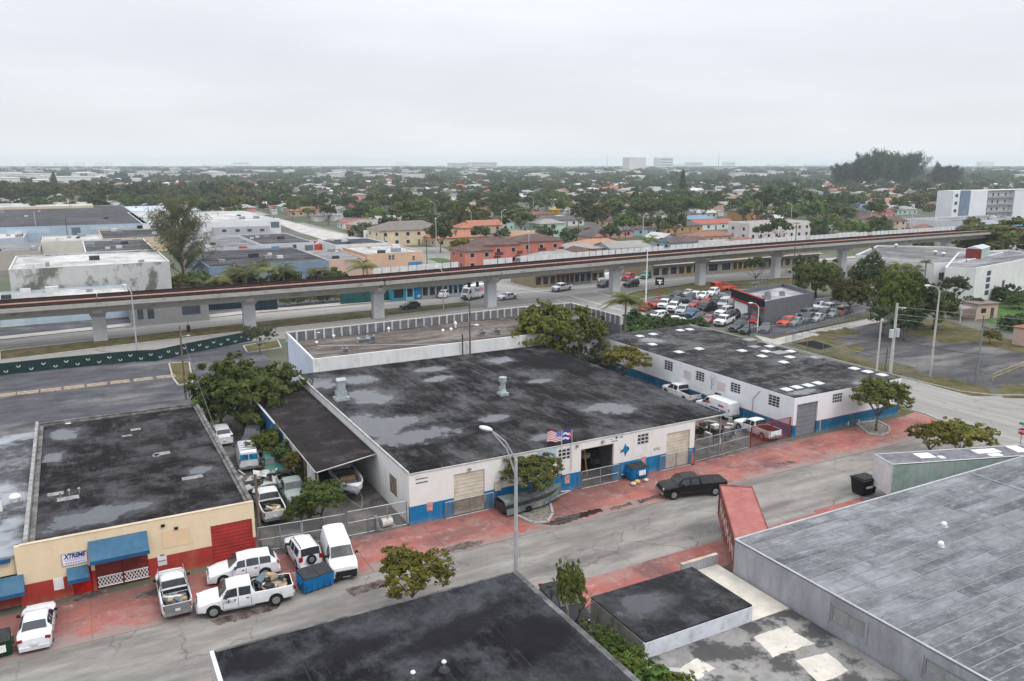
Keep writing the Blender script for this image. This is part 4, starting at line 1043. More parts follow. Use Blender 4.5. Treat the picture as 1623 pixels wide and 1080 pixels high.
obj('wall',MB().box(RX1-.2,RY0,0,RX1,RY1-.2,CH_),RWM,rc,world=True)
for w in ws:
 ww=window(rc,'W',RX0,*w,2,1,fm=M('grey_window_frame',(.25,.26,.28),.6,.1),t=.1,glass=M('glass_louvre_green',(.16,.24,.24),.2,.25,6,spec=.5))
 lv=MB()
 for k in range(10):
  z=w[2]+.12+(w[3]-w[2]-.24)*k/9
  lv.box(RX0+.03,w[0]+.12,z,RX0+.06,w[1]-.12,z+.03)
 obj('louvre',lv.mesh('louvre',CONCL,False,tuple(rc.location)),None,ww)
 obj('window_surround',MB().box(RX0-.05,w[0]-.18,w[2]-.14,RX0-.003,w[0]-.04,w[3]+.14).box(RX0-.05,w[1]+.04,w[2]-.14,RX0-.003,w[1]+.18,w[3]+.14),RWM,rc,world=True)
obj('roof',MB().box(RX0+.05,RY0,CH_+.001,RX1,RY1,CH_+.1),M('seam_grey',(.24,.25,.265),.6,.15,2),rc,world=True)
def sheetmat(i):
 m,t,b=new_mat('silvered_roof_sheet');b.inputs['Specular IOR Level'].default_value=.4
 P=pos(t);oi=N(t,'ShaderNodeObjectInfo').outputs['Random']
 c=mixc(t,oi,(.055,.058,.066),(.15,.155,.165))
 c=mixc(t,noise(t,P,.22,8,.66,.5,.66,(.5,1.5,1)),c,(.24,.245,.265))
 c=mixc(t,mulv(t,noise(t,P,.5,8,.7,.5,.68,(1.3,.8,1)),.8),c,(.04,.042,.05))
 c=mixc(t,mulv(t,noise(t,P,3.0,6,.7,.45,.7),.25),c,(.34,.345,.37))
 c=mixc(t,mulv(t,noise(t,P,1.2,9,.78,.52,.64,(.4,1.6,1)),.6),c,(.3,.31,.335))
 t.links.new(c,b.inputs['Base Color'])
 r=N(t,'ShaderNodeMapRange');r.inputs['To Min'].default_value=.35;r.inputs['To Max'].default_value=.75
 t.links.new(noise(t,P,.4,5,.6,.4,.6),r.inputs['Value']);t.links.new(r.outputs[0],b.inputs['Roughness'])
 return m
SHM=sheetmat(0)
shl={}
for r_ in range(27):
 y1=RY1-.15-r_*.98
 x=RX0+.15+(0 if r_%2 else-0)
 k=0
 while x<RX1-1:
  L_=(4.2,6.4,8.6)[(r_*5+k*3)%3]if x<60 else 9.2
  L_=min(L_,RX1-x)
  obj('roof_sheet',MB().box(x,y1-.88,CH_+.102,x+L_-.1,y1,CH_+.118+rnd.uniform(0,.006)),SHM,rc,world=True)
  x+=L_;k+=1
obj('roof_edge',MB().box(RX0-.04,RY1-.1,CH_+.102,RX1,RY1+.06,CH_+.17).box(RX0-.04,RY0,CH_+.102,RX0+.1,RY1-.1,CH_+.15),M('edge_pale',(.42,.43,.44),.6,.15),rc,world=True)
obj('roof_seam',MB().box(at(1560,760,CH_)[0]-.1,RY0,CH_+.13,at(1560,760,CH_)[0]+.08,RY1-.2,CH_+.16),MATS['seam_grey'],rc,world=True)
for(a,b,lb) in((1496,835,'upper of two small white vents on the silvery sheet roof'),(1491,866,'lower of two small white vents on the silvery sheet roof')):
 x,y=at(a,b,CH_+.1);t=thing('roof_vent',lb,'roof vent',(x,y,CH_+.12));obj('base',MB().cyl(0,0,0,.15,.3,.18,10),GALV,t);obj('cap',MB().dome(0,0,.15,.2,.2,10,3),WHITE,t)
# ------------------------------------------------------------------ vehicles
def paintmat():
 m,t,b=new_mat('car_paint');oi=N(t,'ShaderNodeObjectInfo').outputs['Color']
 c=mixc(t,noise(t,pos(t),1.6,5,.6,.3,.75),mixc(t,1.,oi,(.86,)*3,'MULTIPLY'),oi)
 sp=N(t,'ShaderNodeSeparateXYZ');t.links.new(pos(t),sp.inputs[0])
 g=N(t,'ShaderNodeMapRange');g.inputs['From Min'].default_value=.2;g.inputs['From Max'].default_value=.75;g.inputs['To Min'].default_value=.55;g.inputs['To Max'].default_value=0
 t.links.new(sp.outputs['Z'],g.inputs['Value'])
 c=mixc(t,mulv(t,g.outputs[0],noise(t,pos(t),3,5,.6,.3,.7)),c,(.2,.18,.16)) # road dust on the sills
 t.links.new(c,b.inputs['Base Color']);b.inputs['Roughness'].default_value=.38;b.inputs['Specular IOR Level'].default_value=.3
 b.inputs['Coat Weight'].default_value=.06;b.inputs['Coat Roughness'].default_value=.12
 return m
PAINT=paintmat()
CGLASS=M('car_glass',(.025,.03,.034),.1,.25,2,spec=.7)
CGLASSL=M('car_windscreen',(.035,.045,.045),.12,.4,2,spec=.7)
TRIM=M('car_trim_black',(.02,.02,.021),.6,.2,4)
CHROME=M('bumper_steel',(.4,.4,.41),.3,.15,4,metal=.7)
RIM=M('wheel_rim',(.35,.35,.36),.35,.2,8,metal=.6)
LAMPW=M('headlamp_lens',(.55,.56,.58),.15,.1,8)
LAMPR=M('tail_lamp_red',(.32,.015,.012),.2,.1,8)
PLATE=M('number_plate',(.6,.6,.58),.5,.1,8)
BEDM=M('bed_liner',(.035,.035,.037),.8,.3,3)
KINDS_={
 # stations: x, z top, shoulder z, top width ratio, (roof station flag)
 'sedan':dict(L=4.95,W=1.88,wb=3.0,r=.34,zb=.22,st=[(2.47,.62,.5,.8),(2.38,.74,.62,.84),(1.9,.86,.74,.86),(1.0,.98,.88,.84),(.25,1.40,.92,.68),(-.4,1.46,.93,.68),(-1.05,1.42,.95,.67),(-1.75,1.1,.97,.78),(-2.25,1.04,.93,.82),(-2.42,.92,.8,.84),(-2.47,.6,.5,.84)],
      ws=(1.0,.25),rw=(-1.75,-1.05),wins=[(.75,-.25),(-.33,-1.3)]),
 'suv':dict(L=4.8,W=1.92,wb=2.85,r=.37,zb=.27,st=[(2.4,.7,.55,.8),(2.32,.86,.7,.86),(1.75,1.02,.9,.87),(1.05,1.12,1.02,.84),(.35,1.66,1.06,.72),(-.5,1.74,1.07,.72),(-1.8,1.68,1.1,.7),(-2.2,1.25,1.1,.78),(-2.38,1.0,.95,.86),(-2.4,.65,.6,.86)],
    ws=(1.05,.35),rw=(-2.2,-1.8),wins=[(.8,-.1),(-.18,-1.02),(-1.1,-1.85)]),
 'boxsuv':dict(L=4.5,W=1.85,wb=2.65,r=.38,zb=.33,st=[(2.25,.75,.6,.84),(2.2,.95,.78,.88),(1.6,1.08,.95,.9),(.95,1.14,1.04,.88),(.4,1.7,1.08,.8),(-.4,1.8,1.08,.8),(-2.0,1.8,1.1,.8),(-2.18,1.2,1.12,.88),(-2.23,.9,.85,.9),(-2.25,.6,.55,.9)],
    ws=(.95,.4),rw=(-2.18,-2.0),wins=[(.72,.05),(-.05,-.8),(-.92,-1.85)]),
 'van':dict(L=5.6,W=2.0,wb=3.5,r=.36,zb=.3,st=[(2.8,.8,.65,.82),(2.72,1.02,.85,.88),(2.1,1.22,1.08,.88),(1.75,1.3,1.18,.86),(1.05,1.98,1.22,.76),(.6,2.08,1.22,.78),(-2.5,2.08,1.22,.78),(-2.74,1.95,1.2,.8),(-2.8,1.2,1.1,.92),(-2.8,.6,.6,.92)],
    ws=(1.75,1.05),rw=None,wins=[(1.5,.55)]),
 'crew':dict(L=6.1,W=2.02,wb=3.95,r=.42,zb=.45,st=[(3.05,.85,.7,.84),(3.0,1.1,.9,.9),(2.3,1.2,1.08,.92),(1.7,1.26,1.14,.9),(1.15,1.82,1.18,.76),(.5,1.9,1.18,.76),(-.35,1.88,1.18,.76),(-.55,1.32,1.2,.9)],
     ws=(1.7,1.15),rw=(-.55,-.35),wins=[(1.45,.55),(.45,-.3)],bed=(-.6,-3.0,1.26)),
 'pickup':dict(L=5.5,W=1.95,wb=3.5,r=.39,zb=.4,st=[(2.75,.8,.65,.84),(2.7,1.02,.85,.9),(2.0,1.12,1.0,.92),(1.35,1.18,1.06,.9),(.75,1.7,1.1,.76),(.2,1.78,1.1,.76),(-.4,1.76,1.1,.76),(-.6,1.24,1.12,.9)],
    ws=(1.35,.75),rw=(-.6,-.4),wins=[(1.1,.2),(.12,-.38)],bed=(-.65,-2.7,1.18)),
 'hatch':dict(L=4.1,W=1.76,wb=2.55,r=.32,zb=.22,st=[(2.05,.62,.5,.8),(1.98,.78,.65,.85),(1.4,.94,.82,.86),(.95,1.02,.92,.84),(.2,1.46,.96,.7),(-.5,1.52,.97,.7),(-1.4,1.44,1.0,.68),(-1.9,1.02,1.0,.8),(-2.03,.85,.8,.85),(-2.05,.6,.5,.85)],
      ws=(.95,.2),rw=(-1.9,-1.4),wins=[(.7,-.25),(-.33,-1.45)]),
}
def interp(keys,x,idx):
 for a,b in zip(keys[:-1],keys[1:]):
  if a[0]>=x>=b[0]:
   f=(a[0]-x)/max(1e-6,a[0]-b[0]);return a[idx]+(b[idx]-a[idx])*f
 return keys[0][idx]if x>keys[0][0]else keys[-1][idx]
PROTO={}
def make_car(kind,loc=(0,0,0),rz=0,label='',cat='car',group=None,color=(.6,.6,.6),name=None,bedfill=None,detail=True,cover=False,nobumper=False):
 sp=KINDS_[kind];key=(kind,cover,detail)
 L_,Wd,wb,r,zb=sp['L'],sp['W'],sp['wb'],sp['r'],sp['zb']
 t=thing(name or{'sedan':'parked_car','suv':'parked_car','boxsuv':'parked_car','hatch':'parked_car','van':'cargo_van','crew':'pickup_truck','pickup':'pickup_truck'}[kind],label,cat,loc,rz,group)
 if key not in PROTO:
  P_={}
  keys=list(sp['st']);bed=sp.get('bed')
  if bed:
   keys+=[(bed[0]+.02,bed[2],bed[2]-.06,.92),(bed[1]-.05,bed[2],bed[2]-.06,.92)]
  xf,xr=keys[0][0],keys[-1][0]
  wx=[wb/2-(L_/2-keys[0][0])*0+(.12 if kind in('van',) else 0)+(.1 if bed else 0),-wb/2+(.1 if bed else 0)]
  Ra=r+.07
  xs=[k_[0]for k_ in keys]
  for c in wx:xs+=[c+Ra*q for q in(-1.02,-.999,-.85,-.6,-.3,0,.3,.6,.85,.999,1.02)]
  if bed:xs+=[bed[0],bed[1],bed[0]-.06,bed[1]+.06]
  xs=sorted(set(round(x,3) for x in xs if xr<=x<=xf),reverse=True)
  def hw(x):
   e_=min(xf-x,x-xr);return Wd/2*(1-.13*max(0,1-e_/.5)**2)
  def prof(x):
   zt,zs,wr=interp(keys,x,1),interp(keys,x,2),interp(keys,x,3);w=hw(x)
   zlow=zb
   for c in wx:
    if abs(x-c)<Ra:zlow=max(zlow,r+math.sqrt(Ra*Ra-(x-c)**2))
   zm=max(zlow+.04,(zb+zs)/2)
   zs=max(zs,zm+.03)
   inb=bed and bed[0]-.03>=x>=bed[1]+.03
   p=[(w*.86,zlow),(w*.97,zlow+.01),(w,zm),(w*.985,zs)]
   if inb and not cover:p+=[(w*.97,zt),(w*.87,zt),(w*.86,zb+.22),(0,zb+.22)]
   elif bed and x<bed[0]+.01:p+=[(w*.97,zt),(w*.87,zt+(.03 if cover else 0)),(w*.5,zt+(.045 if cover else 0)),(0,zt+(.05 if cover else 0))]
   else:p+=[(w*wr,zt-.07),(w*wr*.86,zt-.015),(w*wr*.5,zt+.01),(0,zt+.018)]
   return p
  mb=MB();np_=8
  for x in xs:
   p=prof(x)
   for y,z in p:mb.v.append((x,y,z))
   for y,z in p[:-1][::-1]:mb.v.append((x,-y,z))
  m_=2*np_-1
  for i in range(len(xs)-1):
   for j in range(m_-1):
    a0=i*m_+j;mi=0
    if bed and not cover and bed[0]+.01>=xs[i+1]and xs[i]>bed[1]and 5<=j<=8:mi=1
    if bed and cover and bed[0]+.01>=xs[i]and 4<=j<=9:mi=1
    mb.f.append((a0,a0+m_,a0+m_+1,a0+1));mb.m.append(mi)
  for i,rev in((0,0),(len(xs)-1,1)):
   f=tuple(i*m_+j for j in range(m_));mb.f.append(f if not rev else f[::-1]);mb.m.append(0)
  # dark underside and wheel wells
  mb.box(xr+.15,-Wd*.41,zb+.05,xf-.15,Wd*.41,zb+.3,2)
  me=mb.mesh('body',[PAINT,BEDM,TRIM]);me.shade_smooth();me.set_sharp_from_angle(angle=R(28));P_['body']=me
  def side(x,tt):
   p=prof(x);a,b=p[3],p[4];return(a[0]+(b[0]-a[0])*tt,a[1]+(b[1]-a[1])*tt)
  for s_ in(1,-1):
   for wi,(xa,xb) in enumerate(sp['wins']):
    g=MB();n=6
    pts=[]
    for k_ in range(n+1):
     x=xa+(xb-xa)*k_/n;lo,hi=side(x,.1),side(x,.9)
     pts.append(((x,s_*(lo[0]+.012),lo[1]),(x,s_*(hi[0]+.012),hi[1])))
    for k_ in range(n):
     g.poly([pts[k_][0],pts[k_+1][0],pts[k_+1][1],pts[k_][1]])
    P_['side_window%d%d'%(wi,s_)]=g.mesh('side_window',CGLASS)
  def scr(xa,xb,m__):
   g=MB();A,B=prof(xa),prof(xb);n=4
   for j in range(n):
    q=[]
    for tt,dj in((.08,0),(.08,1),(.92,1),(.92,0)):
     yy=-1+2*(j+dj)/n
     x=xa+(xb-xa)*tt;w=(A[4][0]+(B[4][0]-A[4][0])*tt)*.94;z=A[5][1]+(B[5][1]-A[5][1])*tt
     q.append((x+(.015 if xa>0 else-.015),yy*w,z+.03+.02*(1-yy*yy)))
    g.poly(q)
   return g.mesh('glass',m__)
  P_['windscreen']=scr(*sp['ws'],CGLASSL)
  if sp['rw']:P_['rear_window']=scr(sp['rw'][0],sp['rw'][1],CGLASS)
  # lamps, bumpers, grille, plates, mirrors
  zf=sp['st'][1][1];W2_=Wd/2
  for s_ in(1,-1):
   P_['headlight%d'%s_]=MB().obox((xf-.07,s_*(W2_*.68),zf-.12),(.12,W2_*.3,.16),s_*-.25).mesh('headlight',LAMPW)
   zr_=keys[-1][1]if bed else sp['st'][-3][2]
   P_['tail_light%d'%s_]=MB().obox((xr+.05,s_*(W2_*.8),(zr_-.2) if bed else zr_-.05),(.1,W2_*.16 if(bed or kind=='van') else W2_*.3,.34 if(bed or kind in('van','boxsuv')) else .16),s_*.2).mesh('tail_light',LAMPR)
   P_['mirror%d'%s_]=MB().obox((sp['ws'][0]-.45,s_*(W2_+.1),sp['st'][3][1]+.08),(.12,.2,.15)).mesh('mirror',TRIM)
  P_['grille']=MB().box(xf-.04,-W2_*.45,zf-.3,xf+.015,W2_*.45,zf-.06).mesh('grille',TRIM)
  bm_=CHROME if bed or kind=='van' else PAINT
  P_['front_bumper']=MB().box(xf-.1,-W2_*.86,zb+.02,xf+.09,W2_*.86,zb+.24).mesh('front_bumper',bm_)
  P_['rear_bumper']=MB().box(xr-.1,-W2_*.86,zb+.03,xr+.08,W2_*.86,zb+.25).mesh('rear_bumper',bm_)
  P_['number_plate']=MB().box(xr-.115,-.16,zb+.3,xr-.0,.16,zb+.45).mesh('number_plate',PLATE)
  if detail:
   tr=MB()
   for s_ in(1,-1):
    dl=[sp['wins'][0][0]+.02,sp['wins'][0][1]-.04]+([sp['wins'][1][1]]if len(sp['wins'])>1 else[])
    for x in dl:
     p=prof(x)
     tr.poly([(x-.012,s_*(p[2][0]+.006),zb+.1),(x+.012,s_*(p[2][0]+.006),zb+.1),(x+.012,s_*(p[3][0]+.012),p[3][1]-.01),(x-.012,s_*(p[3][0]+.012),p[3][1]-.01)])
    for x in dl[1:]:
     tr.box(x+.12,s_*(Wd/2+.004),prof(x)[3][1]-.17,x+.3,s_*(Wd/2+.03),prof(x)[3][1]-.12)
   P_['door_seam']=tr.mesh('door_seam',TRIM)
  wm_=MB();wm_.tube([(0,-.12,0),(0,-.1,0),(0,.1,0),(0,.12,0)],[r*.92,r,r,r*.92],18)
  P_['_wheel']=wm_.mesh('wheel',RUBBER)
  rm=MB();rm.tube([(0,-.135,0),(0,-.121,0)],[r*.55,r*.62],12);rm.tube([(0,.121,0),(0,.135,0)],[r*.62,r*.55],12)
  P_['_rim']=rm.mesh('rim',RIM)
  P_['_wx']=wx
  PROTO[key]=P_
 P_=PROTO[key]
 for k_,me in P_.items():
  if k_[0]=='_':continue
  if nobumper and k_ in('front_bumper','grille','headlight1','headlight-1'):continue
  nm=''.join(ch for ch in k_ if not(ch.isdigit() or ch=='-'))
  obj(nm,me,None,t,color=color)
 for x in P_['_wx']:
  for s_ in(1,-1):
   w=obj('wheel',P_['_wheel'],None,t,loc=(x,s_*(Wd/2-.12),r))
   if detail:obj('rim',P_['_rim'],None,w)
 t['_k']=kind
 return t
def place(kind,rear,front,z=.03,**kw):
 """rear and front are image points of the ground under the two ends"""
 a,b=at(*rear),at(*front)
 an=math.atan2(b[1]-a[1],b[0]-a[0])
 return make_car(kind,((a[0]+b[0])/2,(a[1]+b[1])/2,z),an,**kw)
CWHITE,CSILV,CBLK,CGREY,CRED,CBLUE,CDGREEN=(.74,.75,.77),(.42,.43,.45),(.004,.004,.005),(.1,.11,.12),(.42,.03,.03),(.03,.09,.2),(.02,.06,.05)

place('sedan',(56,1036),(66,972),label='white saloon parked nose to the cream workshop at the far left of the street',color=CWHITE)
p1=place('pickup',(284,985),(270,922),label='white pickup with a pipe rack and a grey tailgate, facing the cream workshop',cat='pickup truck',color=CWHITE)
place('suv',(432,905),(340,922),label='white wagon with a dark side glass parked behind the loaded crew cab pickup',color=CWHITE)
p2=place('crew',(456,946),(322,972),label='white crew cab pickup piled with junk and broken furniture in its bed',cat='pickup truck',color=CWHITE)
s3=place('boxsuv',(494,906),(468,868),label='white boxy off-roader with roof rails and a spare wheel on its tail door',color=CWHITE)
v1=place('van',(528,868),(548,922),label='white cargo van with a smashed nose',cat='van',color=CWHITE,nobumper=True)
bk=place('crew',(1128,780),(1062,786),label='black crew cab pickup with chrome bumper and a covered bed beside the blue bin',cat='pickup truck',color=CBLK,cover=True)
place('sedan',(868,938),(925,1008),label='black car half hidden between the near roofs by the slim tree',color=CBLK,z=.03)
# extras on the near vehicles
sf=MB().tube([(-2.28,0,1.0),(-2.42,0,1.0)],[.36,.36],16);sw=obj('spare_wheel',sf,RUBBER,s3);obj('rim',MB().tube([(-2.421,0,1.0),(-2.44,0,1.0)],[.2,.18],12),RIM,sw)
for s_ in(1,-1):obj('roof_rail',MB().tube([(.2,s_*.62,1.78),(.1,s_*.62,1.86),(-1.8,s_*.62,1.88),(-1.9,s_*.62,1.8)],.03,5),TRIM,s3)
obj('crumpled_nose',MB().obox((2.78,.1,.62),(.2,1.5,.4),.06).obox((2.86,-.5,.45),(.3,.5,.25),.5).obox((2.84,.6,.5),(.25,.4,.3),-.4),TRIM,v1)
obj('hanging_bumper',MB().obox((2.9,-.75,.5),(.1,.5,.12),.8),FRW,v1)
rk=MB()
for x in(1.0-.4,-.75,-2.6):
 rk.tube([(x,-.85,1.2),(x,-.8,1.9),(x,.8,1.9),(x,.85,1.2)],.03,5)
for s_ in(1,-1):rk.tube([(1.3,s_*.8,1.9),(-2.65,s_*.8,1.9)],.03,5)
obj('pipe_rack',rk,GALV,p1)
obj('tailgate',MB().box(-2.79,-.78,.62,-2.762,.78,1.17),M('tailgate_grey',(.2,.2,.21),.5,.15),p1)
JW=M('junk_white',(.6,.58,.54),.8,.2,4);JT=M('junk_tan',(.45,.34,.22),.85,.25,4);JD=M('junk_dark',(.06,.055,.05),.8,.4,5);JB=M('junk_blue',(.12,.17,.2),.7,.2,4)
def junk(parent_t,x0,x1,w,z,n,hmax,label,seed=1,name='scrap_load'):
 r_=random.Random(seed);pm=parent_t.matrix_world
 bpy.context.view_layer.update()
 t=thing(name,label,'scrap',tuple(parent_t.location),parent_t.rotation_euler.z)
 for i in range(n):
  d=(r_.uniform(.25,.9),r_.uniform(.15,.6),r_.uniform(.05,.4))
  obj(('panel','box','offcut')[i%3],MB().obox((r_.uniform(x0+.4,x1-.4),r_.uniform(-w+.35,w-.35),z+d[2]/2+hmax*(i/n)),d,r_.uniform(0,3),0,r_.uniform(-.4,.4)*(i/n),r_.uniform(-.4,.4)*(i/n)),(JW,JT,JD,JW,JB,JT)[r_.randrange(6)],t)
 return t
junk(p2,-2.9,-.7,.85,.7,30,.75,'broken furniture and boxes heaped in the crew cab pickup bed',3)
junk(p1,-2.6,-.8,.8,.64,26,.2,'metal scrap lying in the bed of the pipe rack pickup',5)
lg=MB();lg.box(.95,1.016,.98,1.35,1.02,1.04);lg.box(1.08,1.016,.84,1.16,1.02,1.14);lg.box(.7,1.016,.9,1.5,1.02,.93)
obj('door_logo',lg,M('door_logo_grey',(.15,.15,.16),.6,.1),p2)
for s_ in(1,-1):obj('running_board',MB().box(-.5,s_*.98,.42,1.5,s_*1.1,.47),CHROME,p2)

# scrap yard between the workshops
y1_=place('crew',(437,832),(418,792),label='white pickup with a stripped cab and roll bar, tail towards the yard gate',cat='pickup truck',color=(.66,.66,.66))
junk(y1_,-2.9,-.7,.85,.7,14,.15,'engine parts lying in the stripped white pickup',11)
place('pickup',(452,768),(476,808),label='grey green wrecked truck with a white roof facing the yard gate',cat='pickup truck',color=(.28,.33,.31))
vb=place('van',(397,752),(388,716),label='white van with bright blue tinted rear windows standing by the cream workshop wall',cat='van',color=CWHITE)
bm=MB();[bm.box(-2.83,y_-.38,1.25,-2.805,y_+.38,1.8) for y_ in(-.43,.43)]
obj('rear_window',bm,M('blue_window_film',(.02,.25,.5),.2,.5,6),vb)
for k_ in range(5):obj('roof_rack_bar',MB().box(-2.3+k_*.7,-.75,2.12,-2.24+k_*.7,.75,2.16),GALV,vb)
place('suv',(359,712),(344,684),label='white car with a dark rear window under the big green tree',color=CWHITE)
place('pickup',(408,690),(398,712),label='dark grey pickup beside the white car in the scrap yard',cat='pickup truck',color=(.09,.1,.12))
gw=place('pickup',(425,735),(440,762),label='rusting green truck loaded with scrap between the van and the bushes',cat='pickup truck',color=(.03,.13,.1))
junk(gw,-2.6,-.6,.8,.64,20,.5,'heap of twisted scrap on the green truck',17)
x,y=at(418,772);pl=thing('scrap_pile','pile of pale metal panels and frames behind the stripped white pickup','scrap',(x,y,.02),.3)
r_=random.Random(9)
for i in range(34):
 d=(r_.uniform(.6,1.8),r_.uniform(.1,.9),r_.uniform(.04,.3));obj('panel',MB().obox((r_.uniform(-2,2),r_.uniform(-1.3,1.6),.2+r_.uniform(0,1.1)),d,r_.uniform(0,3),0,r_.uniform(-.4,.4),r_.uniform(-.4,.4)),(JW,GALV,JD,JW)[i%4],pl)
x,y=at(450,745);pl=thing('scrap_pile','heap of dark parts and tyres beside the green truck','scrap',(x,y,.02))
for i in range(26):
 if i%3==0:obj('tyre',MB().tube([(0,0,-.1),(0,0,.1)],[.33,.33],12),RUBBER,pl,loc=(r_.uniform(-1.8,1.8),r_.uniform(-1.5,1.5),.15+r_.uniform(0,.5)))
 else:obj('offcut',MB().obox((r_.uniform(-2,2),r_.uniform(-1.5,1.5),.2+r_.uniform(0,.6)),(r_.uniform(.4,1.4),r_.uniform(.1,.6),r_.uniform(.05,.3)),r_.uniform(0,3)),(JD,RUST,GALV)[i%3],pl)
# open boat on its trailer under the lean-to
def boat(loc,rz,label,covered=False,trailer=True,L_=6.6,B_=2.3,z0=.75):
 t=thing('motor_boat',label,'boat',(loc[0],loc[1],0),rz)
 hull=MB();ns=15;prof_=[]
 for i in range(ns+1):
  s_=i/ns;x=-L_/2+L_*s_
  w=B_/2*(1-max(0,(s_-.35)/.65)**2.6)**.8 if s_<1 else .02
  w=max(w,.02);sh_=z0+.95+.25*s_*s_;kz=z0+.0+(.55*max(0,(s_-.6)/.4)**2)
  prof_.append((x,w,sh_,kz))
 for x,w,sh_,kz in prof_:
  hull.v+=[(x,0,kz),(x,w*.55,kz+.2),(x,w*.92,kz+.42),(x,w,sh_),(x,w*.84,sh_),(x,w*.8,kz+.5 if kz+.5<sh_ else sh_-.02),(x,0,min(kz+.5,sh_-.02))]
 for i in range(ns):
  for j in range(6):
   a0=i*7+j;hull.f.append((a0,a0+1,a0+8,a0+7));hull.m.append(1 if j>=5 else 0)
 k0=len(hull.v)
 nv=list(hull.v);hull.v+=[(x,-y,z) for x,y,z in nv];nf=list(zip(list(hull.f),list(hull.m)))
 for f,m__ in nf:hull.f.append(tuple(k0+q for q in f[::-1]));hull.m.append(m__)
 hull.poly([hull.v[j]for j in range(0,5)]+[hull.v[k0+j]for j in range(4,-1,-1)],0)
 ho_=obj('hull',hull,[M('covered_hull_dark',(.07,.06,.06),.7,.3,1) if covered else M('gelcoat_white',(.66,.67,.7),.3,.12,2,dirt=(.4,.4,.38),ds=.8,dlo=.6),M('boat_deck_grey',(.2,.19,.18),.8,.3,3)],t)
 if not covered:
  obj('foredeck',MB().poly([(prof_[k_][0],prof_[k_][1]*.84,prof_[k_][2]+.01) for k_ in range(12,ns+1)]+[(prof_[k_][0],-prof_[k_][1]*.84,prof_[k_][2]+.01) for k_ in range(ns,11,-1)]),MATS['gelcoat_white'],t)
  obj('seat',MB().box(-.6,-.7,z0+.55,-.2,.7,z0+.9),WOOD,t);obj('console',MB().box(-2.0,-.9,z0+.55,-1.6,.9,z0+1.05),M('console_dark',(.1,.08,.07),.7,.3),t)
  rr=MB().tube([(prof_[k_][0],prof_[k_][1]*.93,prof_[k_][2]+.05) for k_ in range(ns+1)],.035,5).tube([(prof_[k_][0],-prof_[k_][1]*.93,prof_[k_][2]+.05) for k_ in range(ns+1)],.035,5);obj('gunwale',rr,MATS['gelcoat_white'],t)
 else:
  cv=MB();n2=8
  r2=random.Random(4)
  for i,(x,w,sh_,kz) in enumerate(prof_):
   for j in range(n2+1):
    v=j/n2*2-1
    cv.v.append((x,v*(w+.1),sh_+.05-.85*abs(v)**10+.3*(1-v*v)*(1-.5*i/ns)+r2.uniform(-.05,.05)))
  for i in range(ns):
   for j in range(n2):
    a0=i*(n2+1)+j;cv.f.append((a0,a0+n2+1,a0+n2+2,a0+1));cv.m.append(0)
  obj('tarpaulin',cv,M('grey_green_tarpaulin',(.14,.17,.17),.7,.3,1.5,dirt=(.3,.28,.26),ds=1.2),t)
 if trailer:
  fr=MB()
  for s_ in(1,-1):fr.tube([(-L_/2+.3,s_*.7,.55),(L_/2-1.0,s_*.6,.55),(L_/2+1.1,0,.5)],.06,5)
  for x in(-2.2,-.8,1):fr.tube([(x,-.75,.55),(x,.75,.55)],.05,5)
  tr_=obj('trailer_frame',fr,GALV,t)
  for s_ in(1,-1):obj('trailer_wheel',MB().tube([(-.9,s_*1.0-.1,.32),(-.9,s_*1.0+.1,.32)],[.32,.32],14),RUBBER,t)
 return t
a,b=at(572,800),at(565,770)
boat((at(572,806)[0],at(572,806)[1]+3.3),R(-93),'open white boat on a trailer with its bow sticking out of the lean-to',L_=6.4,B_=2.35)
a=at(790,815);b=at(880,788)
boat(((a[0]+b[0])/2+.2,56.9),R(3),'boat under a grey green tarpaulin along the blue wall behind the street tree',covered=True,trailer=True,L_=6.2,B_=2.0,z0=.1)
x,y=at(612,838);t=thing('machine','white drum and engine parts behind the wire fence in front of the boat','machinery',(x,y,.02));obj('drum',MB().tube([(-.4,0,.55),(.5,.1,.55)],[.38,.38],12),JW,t);obj('frame',MB().box(-.7,-.4,0,.8,.4,.15).box(-.9,-.3,0,-.7,.3,1.2),GALV,t)
for i,(a,b,lb) in enumerate(((1135,700,'white machines and shelves behind the grey yard gate'),(1115,690,'dark frames and parts behind the grey yard gate'),(1150,690,'blue drum and clutter behind the grey yard gate'))):
 x,y=at(a,b);t=thing('yard_clutter',lb,'clutter',(x,y,.02));rr_=random.Random(i+5)
 for k in range(16):obj('box',MB().obox((rr_.uniform(-2,2),rr_.uniform(-1.6,1.6),.3+rr_.uniform(0,1.1)),(rr_.uniform(.2,1.0),rr_.uniform(.1,.8),rr_.uniform(.1,.9)),rr_.uniform(0,3)),(JW,GALV,JD,RUST,JD,BLUEP if i==2 else GALV)[k%6],t)

# cars between the two white workshops
place('crew',(1098,640),(1062,624),label='white crew cab pickup far down the side yard between the workshops',cat='pickup truck',color=CWHITE)
vv=place('van',(1158,664),(1115,648),label='white van with red and blue advertising in the side yard',cat='van',color=CWHITE)
mk=MB()
for x,z,w,m__ in((.6,1.5,.8,0),(-1.6,1.5,.9,0),(-.6,1.0,1.6,1),(-2.0,.95,.9,1)):mk.box(x-w/2,-1.012,z-.12,x+w/2,-1.006,z+.1,m__);mk.box(x-w/2,1.006,z-.12,x+w/2,1.012,z+.1,m__)
obj('advert',mk,[M('advert_red',(.5,.08,.08),.5,.1),M('advert_blue',(.05,.2,.35),.5,.2,3)],vv)
place('pickup',(1228,700),(1172,678),label='white single cab pickup behind the red gate',cat='pickup truck',color=CWHITE)

